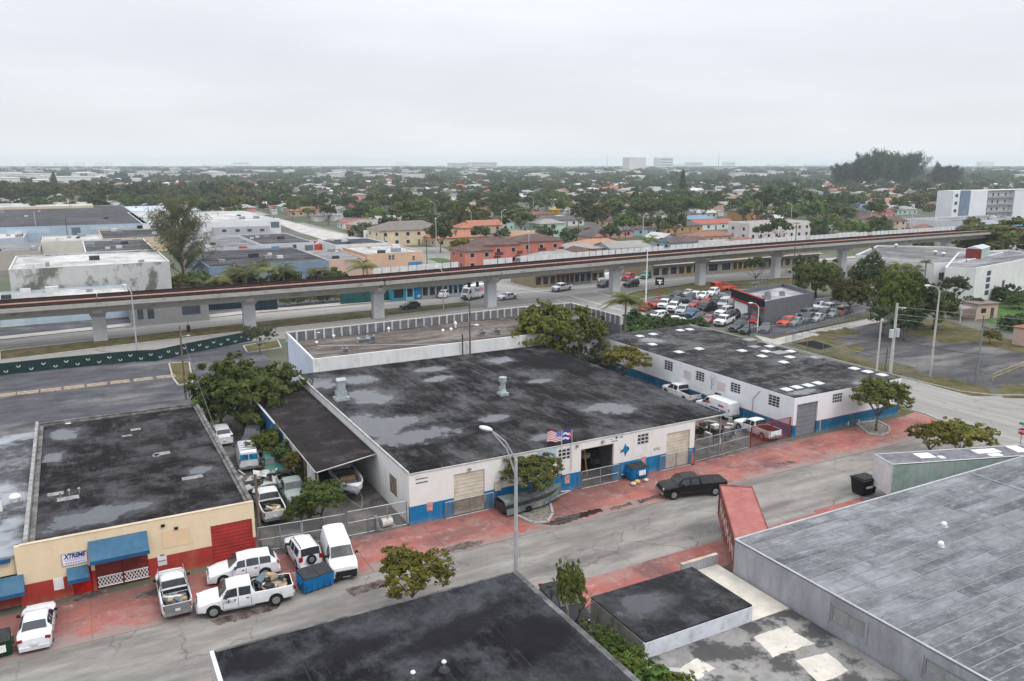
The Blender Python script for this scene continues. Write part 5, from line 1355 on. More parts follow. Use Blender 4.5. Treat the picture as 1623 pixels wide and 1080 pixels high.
# moving and parked vehicles on the avenue
place('hatch',(664,488),(636,491),label='dark grey hatchback driving on the avenue left of the delivery truck',color=(.05,.06,.065))
place('suv',(676,470),(660,474),label='silver wagon parked in front of the blue shop beyond the railway',color=CSILV)
place('suv',(700,474),(709,468),label='small white car parked beside the lamp post before the shops',color=CWHITE)
place('sedan',(815,473),(792,476),label='white car turning at the junction right of the railway pier',color=CWHITE)
place('boxsuv',(568,482),(576,473),label='black off-roader parked under the railway near the green fence',color=CBLK)
place('crew',(902,459),(878,463),label='white pickup with a black bonnet crossing the junction',cat='pickup truck',color=CWHITE)
place('suv',(970,453),(948,457),label='dark grey wagon waiting left of the pier at the junction',color=(.06,.065,.075))
place('boxsuv',(1010,453),(990,456),label='black boxy wagon just right of the pier at the junction',color=(.03,.035,.04))
place('van',(968,445),(945,448),label='white panel van parked by the yellow shops',cat='van',color=CWHITE)
place('crew',(1003,441),(988,447),label='red pickup parked by the yellow shops',cat='pickup truck',color=CRED)
place('boxsuv',(1028,439),(1018,444),label='turquoise jeep parked by the yellow shops',color=(.03,.3,.27))
place('suv',(1052,437),(1036,440),label='black wagon parked right of the turquoise jeep',color=CBLK)
place('suv',(1070,435),(1056,438),label='second black wagon, at the right end of the row before the yellow shops',color=(.02,.02,.025))
place('pickup',(914,450),(932,448),label='grey pickup parked against the yellow corner shop',cat='pickup truck',color=CGREY)
place('crew',(1316,428),(1300,430),label='red pickup seen under the railway at the right',cat='pickup truck',color=CRED)
place('suv',(1278,430),(1262,432),label='dark car seen under the railway right of the small street tree',color=(.05,.04,.04))
# delivery truck
a,b=at(768,470),at(732,478);an=math.atan2(b[1]-a[1],b[0]-a[0])
ft=thing('delivery_truck','white step van with purple and red lettering on the avenue','delivery truck',((a[0]+b[0])/2,(a[1]+b[1])/2,.02),an)
obj('body',MB().box(-3.3,-1.1,.6,2.0,1.1,3.1),PAINT,ft,color=CWHITE)
obj('cab',MB().prism([(2.001,-1.05),(3.2,-.95),(3.2,.95),(2.001,1.05)],.5,1.5).add([(2.001,-1.05,1.5),(3.2,-.95,1.5),(3.2,.95,1.5),(2.001,1.05,1.5),(2.001,-1.0,2.8),(2.001,1.0,2.8),(2.55,-.9,2.7),(2.55,.9,2.7)],[(1,2,7,6),(0,1,6,4),(2,3,5,7),(4,6,7,5)]),PAINT,ft,color=CWHITE)
obj('windscreen',MB().poly([(3.14,-.82,1.62),(3.14,.82,1.62),(2.62,.78,2.6),(2.62,-.78,2.6)]),CGLASSL,ft)
obj('side_window',MB().poly([(2.15,-1.055,1.6),(2.95,-.995,1.6),(2.5,-.985,2.5),(2.15,-1.045,2.5)]).poly([(2.15,1.055,1.6),(2.95,.995,1.6),(2.5,.985,2.5),(2.15,1.045,2.5)]),CGLASS,ft)
obj('bumper',MB().box(3.2,-.95,.4,3.35,.95,.75),TRIM,ft);obj('grille',MB().box(3.2,-.5,.85,3.23,.5,1.2),TRIM,ft)
wm_=MB().tube([(0,-.14,0),(0,.14,0)],[.42,.42],16).mesh('wheel',RUBBER);rm_=MB().tube([(0,-.16,0),(0,-.141,0)],[.2,.24],10).tube([(0,.141,0),(0,.16,0)],[.24,.2],10).mesh('rim',RIM)
for x in(2.1,-2.1):
 for s_ in(1,-1):w=obj('wheel',wm_,None,ft,loc=(x,s_*.98,.42));obj('rim',rm_,None,w)
PUR=M('purple_lettering',(.05,.02,.14),.5,.05);ORG=M('red_lettering',(.62,.02,.05),.5,.05)
for s_,rz_,al in((1,180,0),):
 text('lettering','Fed',1.25,PUR,ft,(.95,1.106,2.1),(R(90),0,R(180)),align='LEFT',bold=.035)
 text('lettering','Ex',1.25,ORG,ft,(-1.05,1.106,2.1),(R(90),0,R(180)),align='LEFT',bold=.035)

# ---- used car lot
car_lot=[
 # kind, rear px, front px, colour, label
 ('suv',(1015,497),(1030,486),CRED,'red wagon at the near left corner of the car lot'),
 ('sedan',(1068,480),(1045,482),CBLK,'black car against the back fence beside the red sign pole'),
 ('pickup',(1052,486),(1034,490),(.4,.04,.03),'red pickup by the red sign pole in the car lot'),
 ('crew',(1066,480),(1040,497),CWHITE,'white pickup first from the left in the second row of the car lot'),
 ('crew',(1080,485),(1055,501),CWHITE,'white pickup second from the left in the car lot'),
 ('suv',(1094,491),(1068,505),CSILV,'silver wagon between the white pickups and the blue car'),
 ('sedan',(1110,494),(1082,508),(.03,.09,.17),'blue saloon in the middle of the front rows of the car lot'),
 ('sedan',(1124,500),(1095,515),(.04,.05,.07),'dark blue saloon right of the blue one'),
 ('sedan',(1135,505),(1108,519),(.3,.1,.1),'faded red saloon left of the big white pickup'),
 ('crew',(1168,507),(1126,523),CWHITE,'big white crew cab pickup standing out in the front row of the car lot'),
 ('sedan',(1080,469),(1066,473),(.08,.08,.09),'dark car at the back left of the lot near the sign pole'),
 ('suv',(1136,466),(1122,471),CWHITE,'white wagon at the back of the lot beside the wrecker'),
 ('sedan',(1150,473),(1136,478),(.2,.2,.22),'grey car at the back of the lot left of the office'),
 ('sedan',(1096,467),(1083,471),CSILV,'silver car at the back of the lot'),
 ('suv',(1055,505),(1028,509),CWHITE,'white car behind the palm in the front left of the car lot'),
 ('sedan',(1080,513),(1052,513),CWHITE,'white car with yellowish lights nearest to the hedge'),
 ('sedan',(1083,477),(1060,486),CGREY,'grey car deep in the left part of the lot'),
 ('suv',(1100,474),(1085,483),(.05,.06,.07),'dark grey wagon in the rear row of the lot'),
 ('suv',(1108,472),(1092,478),CWHITE,'white wagon in the rear row of the lot'),
 ('sedan',(1122,470),(1106,476),CWHITE,'second white car in the rear row of the lot'),
 ('sedan',(1112,484),(1088,491),(.3,.06,.06),'dull red car in the middle row of the lot'),
 ('sedan',(1128,480),(1108,488),(.45,.03,.04),'bright red car in the middle row of the lot'),
 ('suv',(1145,478),(1124,487),CBLK,'large black wagon left of the office'),
 ('crew',(1140,488),(1098,500),CBLK,'black pickup behind the blue saloon'),
 ('van',(1155,484),(1140,492),CSILV,'silver van at the left side of the office'),
 ('suv',(1160,497),(1136,502),CWHITE,'white wagon behind the big white crew cab'),
 ('sedan',(1180,497),(1158,506),CBLK,'black car in front of the white garage door'),
 ('suv',(1190,508),(1172,518),(.02,.03,.03),'black wagon right of the big white crew cab'),
 ('suv',(1185,520),(1156,528),(.05,.06,.07),'dark grey wagon at the near corner of the lot'),
 ('suv',(1200,508),(1190,520),CRED,'red wagon behind the lamp post of the lot'),
 ('sedan',(1205,522),(1168,533),(.04,.045,.05),'black saloon closest to the alley'),
 ('sedan',(1218,521),(1208,530),(.1,.11,.12),'grey car behind the lamp post of the lot'),
 ('crew',(1215,507),(1260,504),CWHITE,'white pickup alongside the grey office wall'),
 ('suv',(1262,512),(1230,521),(.55,.08,.04),'orange red hatchback beside the grass bank'),
 ('sedan',(1270,512),(1250,519),(.2,.26,.26),'grey green saloon beside the orange red hatchback'),
 ('boxsuv',(1290,500),(1262,508),(.16,.18,.18),'grey jeep in front of the office right corner'),
 ('suv',(1288,507),(1270,514),(.08,.08,.09),'dark wagon between the grey jeep and the silver car'),
 ('sedan',(1304,505),(1284,513),CSILV,'silver car beside the grass bank'),
 ('suv',(1312,500),(1296,507),(.06,.07,.08),'dark grey wagon right of the silver car'),
 ('crew',(1330,492),(1300,497),CWHITE,'white pickup at the right end of the lot'),
 ('suv',(1305,489),(1288,493),CWHITE,'white wagon at the back fence right of the office'),
 ('sedan',(1326,499),(1312,505),(.35,.4,.43),'pale blue car at the right end of the lot'),
 ('sedan',(1336,496),(1328,502),(.5,.07,.04),'small red car at the right end of the lot'),
 ('sedan',(1346,493),(1334,500),(.3,.31,.32),'light grey car last at the right end of the lot'),
]
for k_,a,b,c,lb in car_lot:
 place(k_,a,b,color=c,label=lb,cat='pickup truck' if k_ in('crew','pickup') else('van' if k_=='van' else 'car'),group='cars for sale on the lot',detail=False)

# ---- bins, container, trailer
BINB=M('bin_blue_steel',(.01,.17,.42),.45,.15,2,dirt=(.02,.08,.16),ds=1.5);BING=M('bin_green_steel',(.01,.05,.02),.5,.2)
def dumpster(loc,rz,label,m,w=1.9,d=1.2,h=1.15,sign=False):
 t=thing('rubbish_skip',label,'dumpster',(*loc,.03),rz)
 mb=MB().add([(-w/2,-d/2,.12),(w/2,-d/2,.12),(w/2,d/2,.12),(-w/2,d/2,.12),(-w/2-.02,-d/2-.12,h*.88),(w/2+.02,-d/2-.12,h*.88),(w/2+.02,d/2,h),(-w/2-.02,d/2,h)],
  [(0,3,2,1),(0,1,5,4),(1,2,6,5),(2,3,7,6),(3,0,4,7)])
 for i in range(5):x=-w/2+w*(i+.5)/5;mb.obox((x,-d/2-.08,h*.5),(.07,.06,h*.7),0,0,-.13)
 obj('tub',mb,m,t)
 for s_ in(-1,1):obj('lid',MB().add([(s_*w/4-w/4+.02,-d/2-.14,h*.88+.01),(s_*w/4+w/4-.02,-d/2-.14,h*.88+.01),(s_*w/4+w/4-.02,d/2+.02,h+.02),(s_*w/4-w/4+.02,d/2+.02,h+.02),
  (s_*w/4-w/4+.02,-d/2-.14,h*.88+.06),(s_*w/4+w/4-.02,-d/2-.14,h*.88+.06),(s_*w/4+w/4-.02,d/2+.02,h+.07),(s_*w/4-w/4+.02,d/2+.02,h+.07)],[(0,3,2,1),(4,5,6,7),(0,1,5,4),(1,2,6,5),(2,3,7,6),(3,0,4,7)]),M('skip_lid_grey',(.045,.045,.048),.7,.3,4),t)
 for s_ in(-1,1):obj('fork_pocket',MB().box(s_*(w/2+.03),-.4,h*.5,s_*(w/2+.14),.4,h*.62),m,t)
 for x in(-w/2+.15,w/2-.15):
  for y in(-d/2+.15,d/2-.15):obj('caster',MB().tube([(x,y-.03,.06),(x,y+.03,.06)],[.06,.06],8),RUBBER,t)
 if sign:obj('sticker',MB().obox((w*.12,-d/2-.115,h*.55),(w*.42,.01,h*.42),0,0,-.13),SGNW,t)
 return t
dumpster(at(500,930),R(9),'blue steel skip with grey lids behind the white off-roader',BINB,2.2,1.3,1.25)
dumpster(at(1007,757),R(0),'blue skip with white sticker against the blue wall',BINB,1.9,1.3,1.3,True)
dumpster((at(5,1036)[0]-.4,at(5,1036)[1]),R(5),'dark green skip cut by the left edge of the photograph',BING,1.8,1.2,1.2,True)
x,y=at(1374,785);t=thing('wheeled_bin','black plastic bin standing by the grey trailer','bin',(x,y+.4,.03),R(-4))
mb=MB();mb.add([(-.75,-.6,.1),(.75,-.6,.1),(.75,.6,.1),(-.75,.6,.1),(-.9,-.75,1.45),(.9,-.75,1.45),(.9,.75,1.45),(-.9,.75,1.45)],[(0,3,2,1),(0,1,5,4),(1,2,6,5),(2,3,7,6),(3,0,4,7),(4,5,6,7)])
for i in range(7):mb.obox((-.6+i*.2,-.69,.8),(.06,.05,1.1),0,0,-.11)
obj('tub',mb,BLACK,t)
mb=MB();mb.prism([(-.97,-.82),(.97,-.82),(.97,.82),(-.97,.82)],1.46,1.55);mb.prism([(-.8,-.65),(.8,-.65),(.8,.65),(-.8,.65)],1.551,1.64);obj('lid',mb,M('bin_lid_black',(.03,.03,.033),.5,.2),t)
obj('sticker',MB().box(-.5,-.735,.75,.3,-.725,.95),SGNW,t)
for s_ in(-1,1):obj('wheel',MB().tube([(s_*.6,.5,.1),(s_*.68,.5,.1)],[.1,.1],10),RUBBER,t)
# rust red container on a chassis
CZ=3.75
ca,cb_,cl_,=at(1140,768,CZ),at(1190,766,CZ),at(1165,858,CZ)
dv=Vector((ca[0]-cl_[0],ca[1]-cl_[1]));an=math.atan2(dv.y,dv.x)
u=Vector((math.cos(an),math.sin(an)));vv_=Vector((math.sin(an),-math.cos(an)))
cw,cL=2.6,12.2
cen=Vector(ca)-u*cL/2+vv_*cw/2
ct=thing('shipping_container','rust red shipping container with faded white lettering standing across the street edge','container',(cen.x,cen.y,0),an)
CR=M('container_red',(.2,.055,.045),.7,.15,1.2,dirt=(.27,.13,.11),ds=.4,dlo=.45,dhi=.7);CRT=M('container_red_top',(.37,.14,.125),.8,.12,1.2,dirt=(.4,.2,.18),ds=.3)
zb_=1.15
mb=MB();n=60
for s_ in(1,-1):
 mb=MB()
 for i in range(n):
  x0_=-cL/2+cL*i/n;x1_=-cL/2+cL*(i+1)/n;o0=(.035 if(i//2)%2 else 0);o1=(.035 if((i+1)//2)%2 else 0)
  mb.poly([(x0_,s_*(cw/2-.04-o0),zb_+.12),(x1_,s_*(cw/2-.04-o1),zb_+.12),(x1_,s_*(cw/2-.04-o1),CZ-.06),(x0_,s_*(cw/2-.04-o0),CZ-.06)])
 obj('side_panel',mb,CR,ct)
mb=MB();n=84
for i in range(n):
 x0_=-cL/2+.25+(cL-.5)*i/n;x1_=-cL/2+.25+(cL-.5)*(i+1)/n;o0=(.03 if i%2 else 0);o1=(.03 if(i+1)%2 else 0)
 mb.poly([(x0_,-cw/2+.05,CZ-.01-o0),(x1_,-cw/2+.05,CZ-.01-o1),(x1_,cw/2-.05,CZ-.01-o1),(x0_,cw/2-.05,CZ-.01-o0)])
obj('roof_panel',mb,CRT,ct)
mb=MB()
for x in(-cL/2,cL/2-.12):
 for y in(-cw/2,cw/2-.12):mb.box(x,y,zb_,x+.12,y+.12,CZ)
for y in(-cw/2,cw/2-.08):mb.box(-cL/2+.12,y,CZ-.09,cL/2-.12,y+.08,CZ+.01);mb.box(-cL/2+.12,y,zb_,cL/2-.12,y+.08,zb_+.14)
mb.box(cL/2-.3,-cw/2+.13,CZ-.08,cL/2-.01,cw/2-.13,CZ+.02);mb.box(-cL/2+.01,-cw/2+.13,CZ-.08,-cL/2+.3,cw/2-.13,CZ+.02)
obj('frame',mb,CR,ct);obj('end_wall',MB().box(cL/2-.1,-cw/2+.13,zb_,cL/2-.04,cw/2-.13,CZ-.09),CR,ct);obj('floor',MB().box(-cL/2+.13,-cw/2+.09,zb_-.02,cL/2-.13,cw/2-.09,zb_+.1),TRIM,ct)
for i,(x,w,h) in enumerate(((4.6,.25,1.3),(4.0,.5,.35),(3.6,.22,1.2),(2.9,.5,.3),(2.5,.22,1.3),(1.8,.6,.3),(1.4,.22,1.0),(.7,.25,1.3),(.2,.6,.35),(-.4,.25,1.2),(-1.2,.6,.3),(-1.7,.25,1.3),(-2.5,.5,.5),(-3.3,.3,1.0))):
 obj('worn_letter',MB().box(x-w/2,cw/2-.03,2.45-h/2,x+w/2,cw/2-.0,2.45+h/2),M('container_lettering',(.6,.45,.38),.8,.25,5),ct)
ch_=MB();ch_.box(-cL/2+.2,-.5,.85,cL/2-.2,-.3,1.12);ch_.box(-cL/2+.2,.3,.85,cL/2-.2,.5,1.12)
obj('chassis',ch_,TRIM,ct)
for x in(-4.8,-3.5):
 for y in(-.95,.95):obj('wheel',MB().tube([(x,y-.25,.5),(x,y+.25,.5)],[.5,.5],16),RUBBER,ct)
for y in(-.85,.85):obj('landing_leg',MB().box(cL/2-1.6,y-.08,.05,cL/2-1.44,y+.08,.85).box(cL/2-1.75,y-.2,.0,cL/2-1.3,y+.2,.06),CR,ct)
obj('chassis_nose',MB().box(cL/2-.2,-.9,.85,cL/2+.5,.9,1.05),M('chassis_rust',(.2,.06,.05),.8,.3),ct)
# grey green box trailer
TZ=3.9
ta,tb_,tc_=at(1392,724,TZ),at(1415,736,TZ),at(1623,722,TZ)
dv=Vector((tc_[0]-tb_[0],tc_[1]-tb_[1]));an=math.atan2(dv.y,dv.x);u=Vector((math.cos(an),math.sin(an)));n_=Vector((-math.sin(an),math.cos(an)))
tw,tL=2.5,14.6
cen=Vector(tb_)+u*tL/2+n_*tw/2
tt=thing('box_trailer','long grey green box trailer with a patched grey roof parked behind the silvery roof','trailer',(cen.x,cen.y,0),an)
TG=M('trailer_side_green',(.27,.36,.32),.5,.12,.8,dirt=(.36,.37,.37),ds=.3,dlo=.45,dhi=.65);TE=M('trailer_end_white',(.6,.6,.62),.5,.1,1)
for s_ in(1,-1):
 for i in range(12):obj('side_panel',MB().box(-tL/2+tL*i/12+.01,s_*(tw/2-.05),1.0,-tL/2+tL*(i+1)/12-.01,s_*tw/2,TZ-.12),TG,tt)
obj('end_wall',MB().box(-tL/2+.0,-tw/2+.051,1.0,-tL/2+.05,tw/2-.051,TZ-.1),TE,tt);obj('end_wall',MB().box(tL/2-.05,-tw/2+.051,1.0,tL/2,tw/2-.051,TZ-.1),TE,tt)
obj('roof',MB().box(-tL/2+.02,-tw/2+.04,TZ-.08,tL/2-.02,tw/2-.04,TZ),M('trailer_roof_grey',(.17,.17,.19),.7,.25,1.5,dirt=(.3,.3,.31),ds=.6),tt)
fr=MB();fr.tube([(-tL/2,-tw/2,TZ-.02),(tL/2,-tw/2,TZ-.02)],.05,4).tube([(-tL/2,tw/2,TZ-.02),(tL/2,tw/2,TZ-.02)],.05,4).tube([(-tL/2,-tw/2,TZ-.02),(-tL/2,tw/2,TZ-.02)],.06,4).tube([(-tL/2,-tw/2,1.0),(-tL/2,-tw/2,TZ)],.06,4).tube([(-tL/2,tw/2,1.0),(-tL/2,tw/2,TZ)],.06,4)
obj('corner_trim',fr,FRW,tt)
for(x,y,w,d) in((-3.2,.2,1.5,1.2),(-2.0,-.4,.5,.6),(3.0,.3,2.4,1.0),(3.1,-.7,1.2,.6),(6.2,.3,1.2,1.6)):obj('roof_patch',MB().box(x-w/2,y-d/2,TZ+.002,x+w/2,y+d/2,TZ+.012),WHITE,tt)
for x in(4.2,5.5):
 for y in(-.95,.95):obj('wheel',MB().tube([(x,y-.25,.5),(x,y+.25,.5)],[.5,.5],16),RUBBER,tt)
obj('chassis',MB().box(-tL/2+.3,-.5,.8,tL/2-.3,.5,.99),TRIM,tt);obj('landing_leg',MB().box(-tL/2+2,-.8,.05,-tL/2+2.15,-.65,.8).box(-tL/2+2,.65,.05,-tL/2+2.15,.8,.8),TRIM,tt)
# yellow engine hoist in the open bay, bench, pots, bags, litter
x=(dB[0]*.6+dB[1]*.4);t=thing('engine_hoist','yellow steel gantry frame standing in the open workshop bay','hoist',(x-.2,Y0+2.2,.02))
YL=M('hoist_yellow',(.6,.36,.08),.5,.15,3);mb=MB()
for s_ in(-1,1):mb.tube([(s_*.95,0,0),(s_*.6,0,2.6)],.09,4)
mb.tube([(-.6,0,2.6),(.6,0,2.6)],.09,4);mb.tube([(-.6,0,2.6),(-1.2,1.2,0)],.07,4);obj('frame',mb,YL,t)
junkp=thing('engine_parts','dark machinery and crates at the back of the open bay','machinery',(x+1.6,Y0+4,.02))
for i in range(20):obj('crate',MB().obox((r_.uniform(-2,1.4),r_.uniform(-1,2),.3+r_.uniform(0,1.4)),(r_.uniform(.4,1.1),r_.uniform(.3,.8),r_.uniform(.3,.8)),r_.uniform(0,3)),(JD,RUST,GALV,JD,JW)[i%5],junkp)
def blob(name,label,cat,a,b,s,m,z=.03,squash=.6):
 x,y=at(a,b);mb=MB();rr=random.Random(int(a));n=12;k=6;base=0
 for j in range(k+1):
  for i in range(n):
   th_=math.pi*j/k;q=s*(1+rr.uniform(-.16,.16));mb.v.append((q*math.sin(th_)*math.cos(2*math.pi*i/n),q*math.sin(th_)*math.sin(2*math.pi*i/n),s*squash*(1-math.cos(th_))*(1+rr.uniform(-.05,.1))))
 for j in range(k):
  for i in range(n):mb.f.append((j*n+i,j*n+(i+1)%n,(j+1)*n+(i+1)%n,(j+1)*n+i));mb.m.append(0)
 return tag(obj(name,mb,m,loc=(x,y,z),smooth=True),label,cat)
blob('rubbish_bag','white rubbish bag against the blue wall behind the black pickup','bag',1047,742,.42,WHITE)
blob('rubbish_bag','yellow bag leaning on the front of the stickered blue skip','bag',1010,767,.3,M('bag_yellow',(.6,.45,.12),.6,.2,6))
blob('rubbish_bag','pale bag at the left foot of the stickered blue skip','bag',1004,770,.26,JW)
blob('rubbish_bag','pale bag right of the stickered blue skip','bag',1024,764,.26,JW)
for i,(a,b,lb) in enumerate(((988,757,'dark cart wheel heap left of the stickered blue skip'),(455,938,'black litter under the crew cab pickup tail'),(345,966,'black rubbish beside the crew cab pickup wheel'))):
 x,y=at(a,b);t=thing('litter_heap',lb,'litter',(x,y,.03))
 for k_ in range(7):obj('scrap',MB().obox((r_.uniform(-.5,.5),r_.uniform(-.3,.3),.08+.05*k_),(r_.uniform(.15,.5),r_.uniform(.1,.3),.08),r_.uniform(0,3)),(JD,RUBBER,JW,RUST)[k_%4],t)
x,z=atY(1098,720,Y0-.3);t=thing('traffic_cone','orange post beside the right corner of the white workshop','bollard',(x,Y0-.3,.03));obj('post',MB().cyl(0,0,.05,1.1,.11,.07,10),M('cone_orange',(.6,.14,.06),.6,.1),t);obj('base',MB().box(-.2,-.2,0,.2,.2,.05),RUBBER,t)
x,y=at(1350,672);t=thing('bench','old bench with white end frames against the dark blue wall','bench',(x,y,.03))
obj('seat',MB().box(-.9,-.25,.42,.9,.25,.48),WOOD,t);obj('backrest',MB().box(-.9,.25,.55,.9,.3,.95),WOOD,t)
for s_ in(-1,1):obj('leg',MB().box(s_*.9-.04,-.28,0,s_*.9+.04,.32,.41).box(s_*.9-.04,.2,.411,s_*.9+.04,.32,.95),WHITE,t)
# ------------------------------------------------------------------ trees and bushes
LEAF=leafmat('leaf_mid_green',(.042,.062,.015),(.13,.165,.042),(.19,.2,.06))
LEAFD=leafmat('leaf_dark_green',(.026,.045,.015),(.08,.12,.04),(.11,.13,.055))
LEAFY=leafmat('leaf_yellow_green',(.06,.075,.012),(.17,.175,.035),(.22,.17,.05))
LEAFG=leafmat('leaf_grey_green',(.05,.06,.035),(.13,.14,.085),(.16,.15,.11))
NEEDLE=leafmat('needle_green',(.045,.055,.025),(.14,.15,.075),(.18,.17,.1))
PALMM=leafmat('palm_frond',(.05,.075,.02),(.16,.2,.07),(.28,.24,.1))
FARL=leafmat('town_tree_leaf',(.03,.052,.02),(.09,.13,.045),(.14,.145,.065))
BARK=M('tree_bark',(.16,.13,.105),.95,.3,3,dirt=(.3,.28,.25),ds=2)
def quads_mesh(name,c,nrm,up,sx,sy,mat_):
 """one leaf-sized quad per row of c"""
 n=len(c);nrm=nrm/(np.linalg.norm(nrm,axis=1,keepdims=True)+1e-9)
 a=np.cross(nrm,up);a/=(np.linalg.norm(a,axis=1,keepdims=True)+1e-9);b=np.cross(nrm,a)
 a*=sx[:,None]/2;b*=sy[:,None]/2
 v=np.empty((n,4,3));v[:,0]=c-a*.4-b;v[:,1]=c+a*.4-b*.8;v[:,2]=c+a+b;v[:,3]=c-a+b*.85
 me=bpy.data.meshes.new(name);me.vertices.add(4*n);me.vertices.foreach_set('co',v.reshape(-1).astype(np.float32))
 me.loops.add(4*n);me.loops.foreach_set('vertex_index',np.arange(4*n,dtype=np.int32))
 me.polygons.add(n);me.polygons.foreach_set('loop_start',np.arange(0,4*n,4,dtype=np.int32));me.polygons.foreach_set('loop_total',np.full(n,4,dtype=np.int32))
 me.materials.append(mat_);me.update(calc_edges=True);me.validate()
 return me
def crown_mesh(name,n,ncl,leaf,mat_,seed,shape=(1,1,.75),cl=.34,hollow=.5,droop=0,under=.35):
 """unit crown (radius 1, centre at origin): lumps of leaves around ncl twig ends"""
 r=np.random.RandomState(seed)
 d=r.normal(size=(ncl,3));d/=np.linalg.norm(d,axis=1,keepdims=True)
 d[:,2]=np.where(d[:,2]<-under,-d[:,2],d[:,2])
 rad=hollow+(1-hollow)*r.rand(ncl)**.6
 rad*=1+.34*np.sin(d[:,0]*3.1+seed)*np.cos(d[:,1]*4.3+seed*2)+.12*np.sin(d[:,2]*9+d[:,0]*7+seed)
 cc=d*rad[:,None]*np.array(shape)
 cr=cl*(.6+.8*r.rand(ncl))
 wt_=r.rand(ncl)**.9+.18;idx=r.choice(ncl,n,p=wt_/wt_.sum())
 off=r.normal(size=(n,3));off/=np.linalg.norm(off,axis=1,keepdims=True)
 off*=(r.rand(n)**.45)[:,None]
 off[:,2]*=.7
 p=cc[idx]+off*cr[idx][:,None]
 p[:,2]-=droop*(p[:,0]**2+p[:,1]**2)
 nrm=off+.6*p/np.array(shape)+r.normal(size=(n,3))*.55+np.array([0,0,.35])
 s=leaf*(.45+1.0*r.rand(n)**1.5)
 return quads_mesh(name,p,nrm,r.normal(size=(n,3)),s,s*(1+.6*r.rand(n)),mat_)
def trunk_mesh(name,seed,h=1.,r0=.06,nb=6,spread=.6,top=.55,mat_=None,lean=0):
 """unit height trunk with limbs running into the crown"""
 r=random.Random(seed);mb=MB()
 fork=top*r.uniform(.55,.75)
 p0=[(0,0,-.02),(r.uniform(-.01,.01)+lean*.3,r.uniform(-.01,.01),fork*.5),(lean,r.uniform(-.02,.02),fork)]
 mb.tube(p0,[r0*1.15,r0*.85,r0*.7],8)
 for i in range(nb):
  a=2*math.pi*(i+r.uniform(-.3,.3))/nb;s=spread*r.uniform(.5,1);z=fork+(1-fork)*r.uniform(.35,.8)
  m_=(p0[-1][0]+math.cos(a)*s*.4,math.sin(a)*s*.4,fork+(z-fork)*.55);e_=(p0[-1][0]+math.cos(a)*s,math.sin(a)*s,z)
  mb.tube([p0[-1],m_,e_],[r0*.5,r0*.32,r0*.08],5)
  for q in range(2):
   a2=a+r.uniform(-.9,.9);mb.tube([m_,(m_[0]+math.cos(a2)*s*.4,m_[1]+math.sin(a2)*s*.4,m_[2]+(z-fork)*r.uniform(.2,.6))],[r0*.22,r0*.05],4)
 return mb.mesh(name,mat_ or BARK,True)
CR_={
 'broad':[crown_mesh('crown',13000,330,.065,LEAF,1+i,(1,1,.78),.125,.4) for i in range(3)],
 'dark':[crown_mesh('crown',9000,280,.07,LEAFD,11+i,(1,1,.8),.135,.4) for i in range(2)],
 'yellow':[crown_mesh('crown',8000,240,.07,LEAFY,21+i,(1,1,.7),.12,.4) for i in range(2)],
 'grey':[crown_mesh('crown',5000,180,.07,LEAFG,31+i,(1,1,.7),.13,.35) for i in range(2)],
 'lush':[crown_mesh('crown',2600,34,.17,LEAFD,41+i,(1,1,.9),.34,.3) for i in range(2)],
 'mid':[crown_mesh('crown',900,40,.19,FARL,51+i,(1,1,(.7,.85,.65,.95)[i]),.3,.35) for i in range(4)],
}
TR_={k:[trunk_mesh('trunk',i*3+1,r0=.028,nb=7) for i in range(2)]for k in('a',)}
TRS=[trunk_mesh('trunk',40+i,r0=.035,nb=3,top=.5) for i in range(2)]
tcount=[0]
def tree(x,y,H_,Rx,kind,label,cat='tree',group=None,rz=None,cz=None,name=None,tint=None,zs=1.0,trunk=True,z=0,low=False):
 """H_ total height, Rx crown radius"""
 tcount[0]+=1;i=tcount[0]
 t=thing(name or 'tree',label,cat,(x,y,z),i*1.7 if rz is None else rz,group)
 ms=CR_[kind];me=ms[i%len(ms)]
 shz={'broad':.78,'dark':.8,'yellow':.7,'grey':.7,'lush':.9,'mid':.75}[kind]
 Rz=Rx*zs
 c=obj('crown',me,None,t,loc=(0,0,H_-Rz*shz*1.12 if cz is None else cz),scale=(Rx,Rx*(.9+.2*((i*7)%5)/5),Rz))
 if tint:c.color=(*tint,1)
 if trunk:
  me=(TRS if low else TR_['a'])[i%2]
  obj('trunk',me,None,t,scale=(max(H_*.8,Rx*1.15) if not low else H_,max(H_*.8,Rx*1.15) if not low else H_,H_*.9))
 return t
def tp(a,b,top,wpx,kind,label,z=0,**kw):
 """tree standing at image ground point (a,b), its crown reaching row top and wpx wide"""
 x,y=at(a,b,z);H_=ztop(x,y,top)-z
 dd=math.hypot(math.hypot(x,y),29)
 Rx=wpx/2*(dd*.985)/FPX/1.12
 return tree(x,y,H_,Rx,kind,label,z=z,**kw)
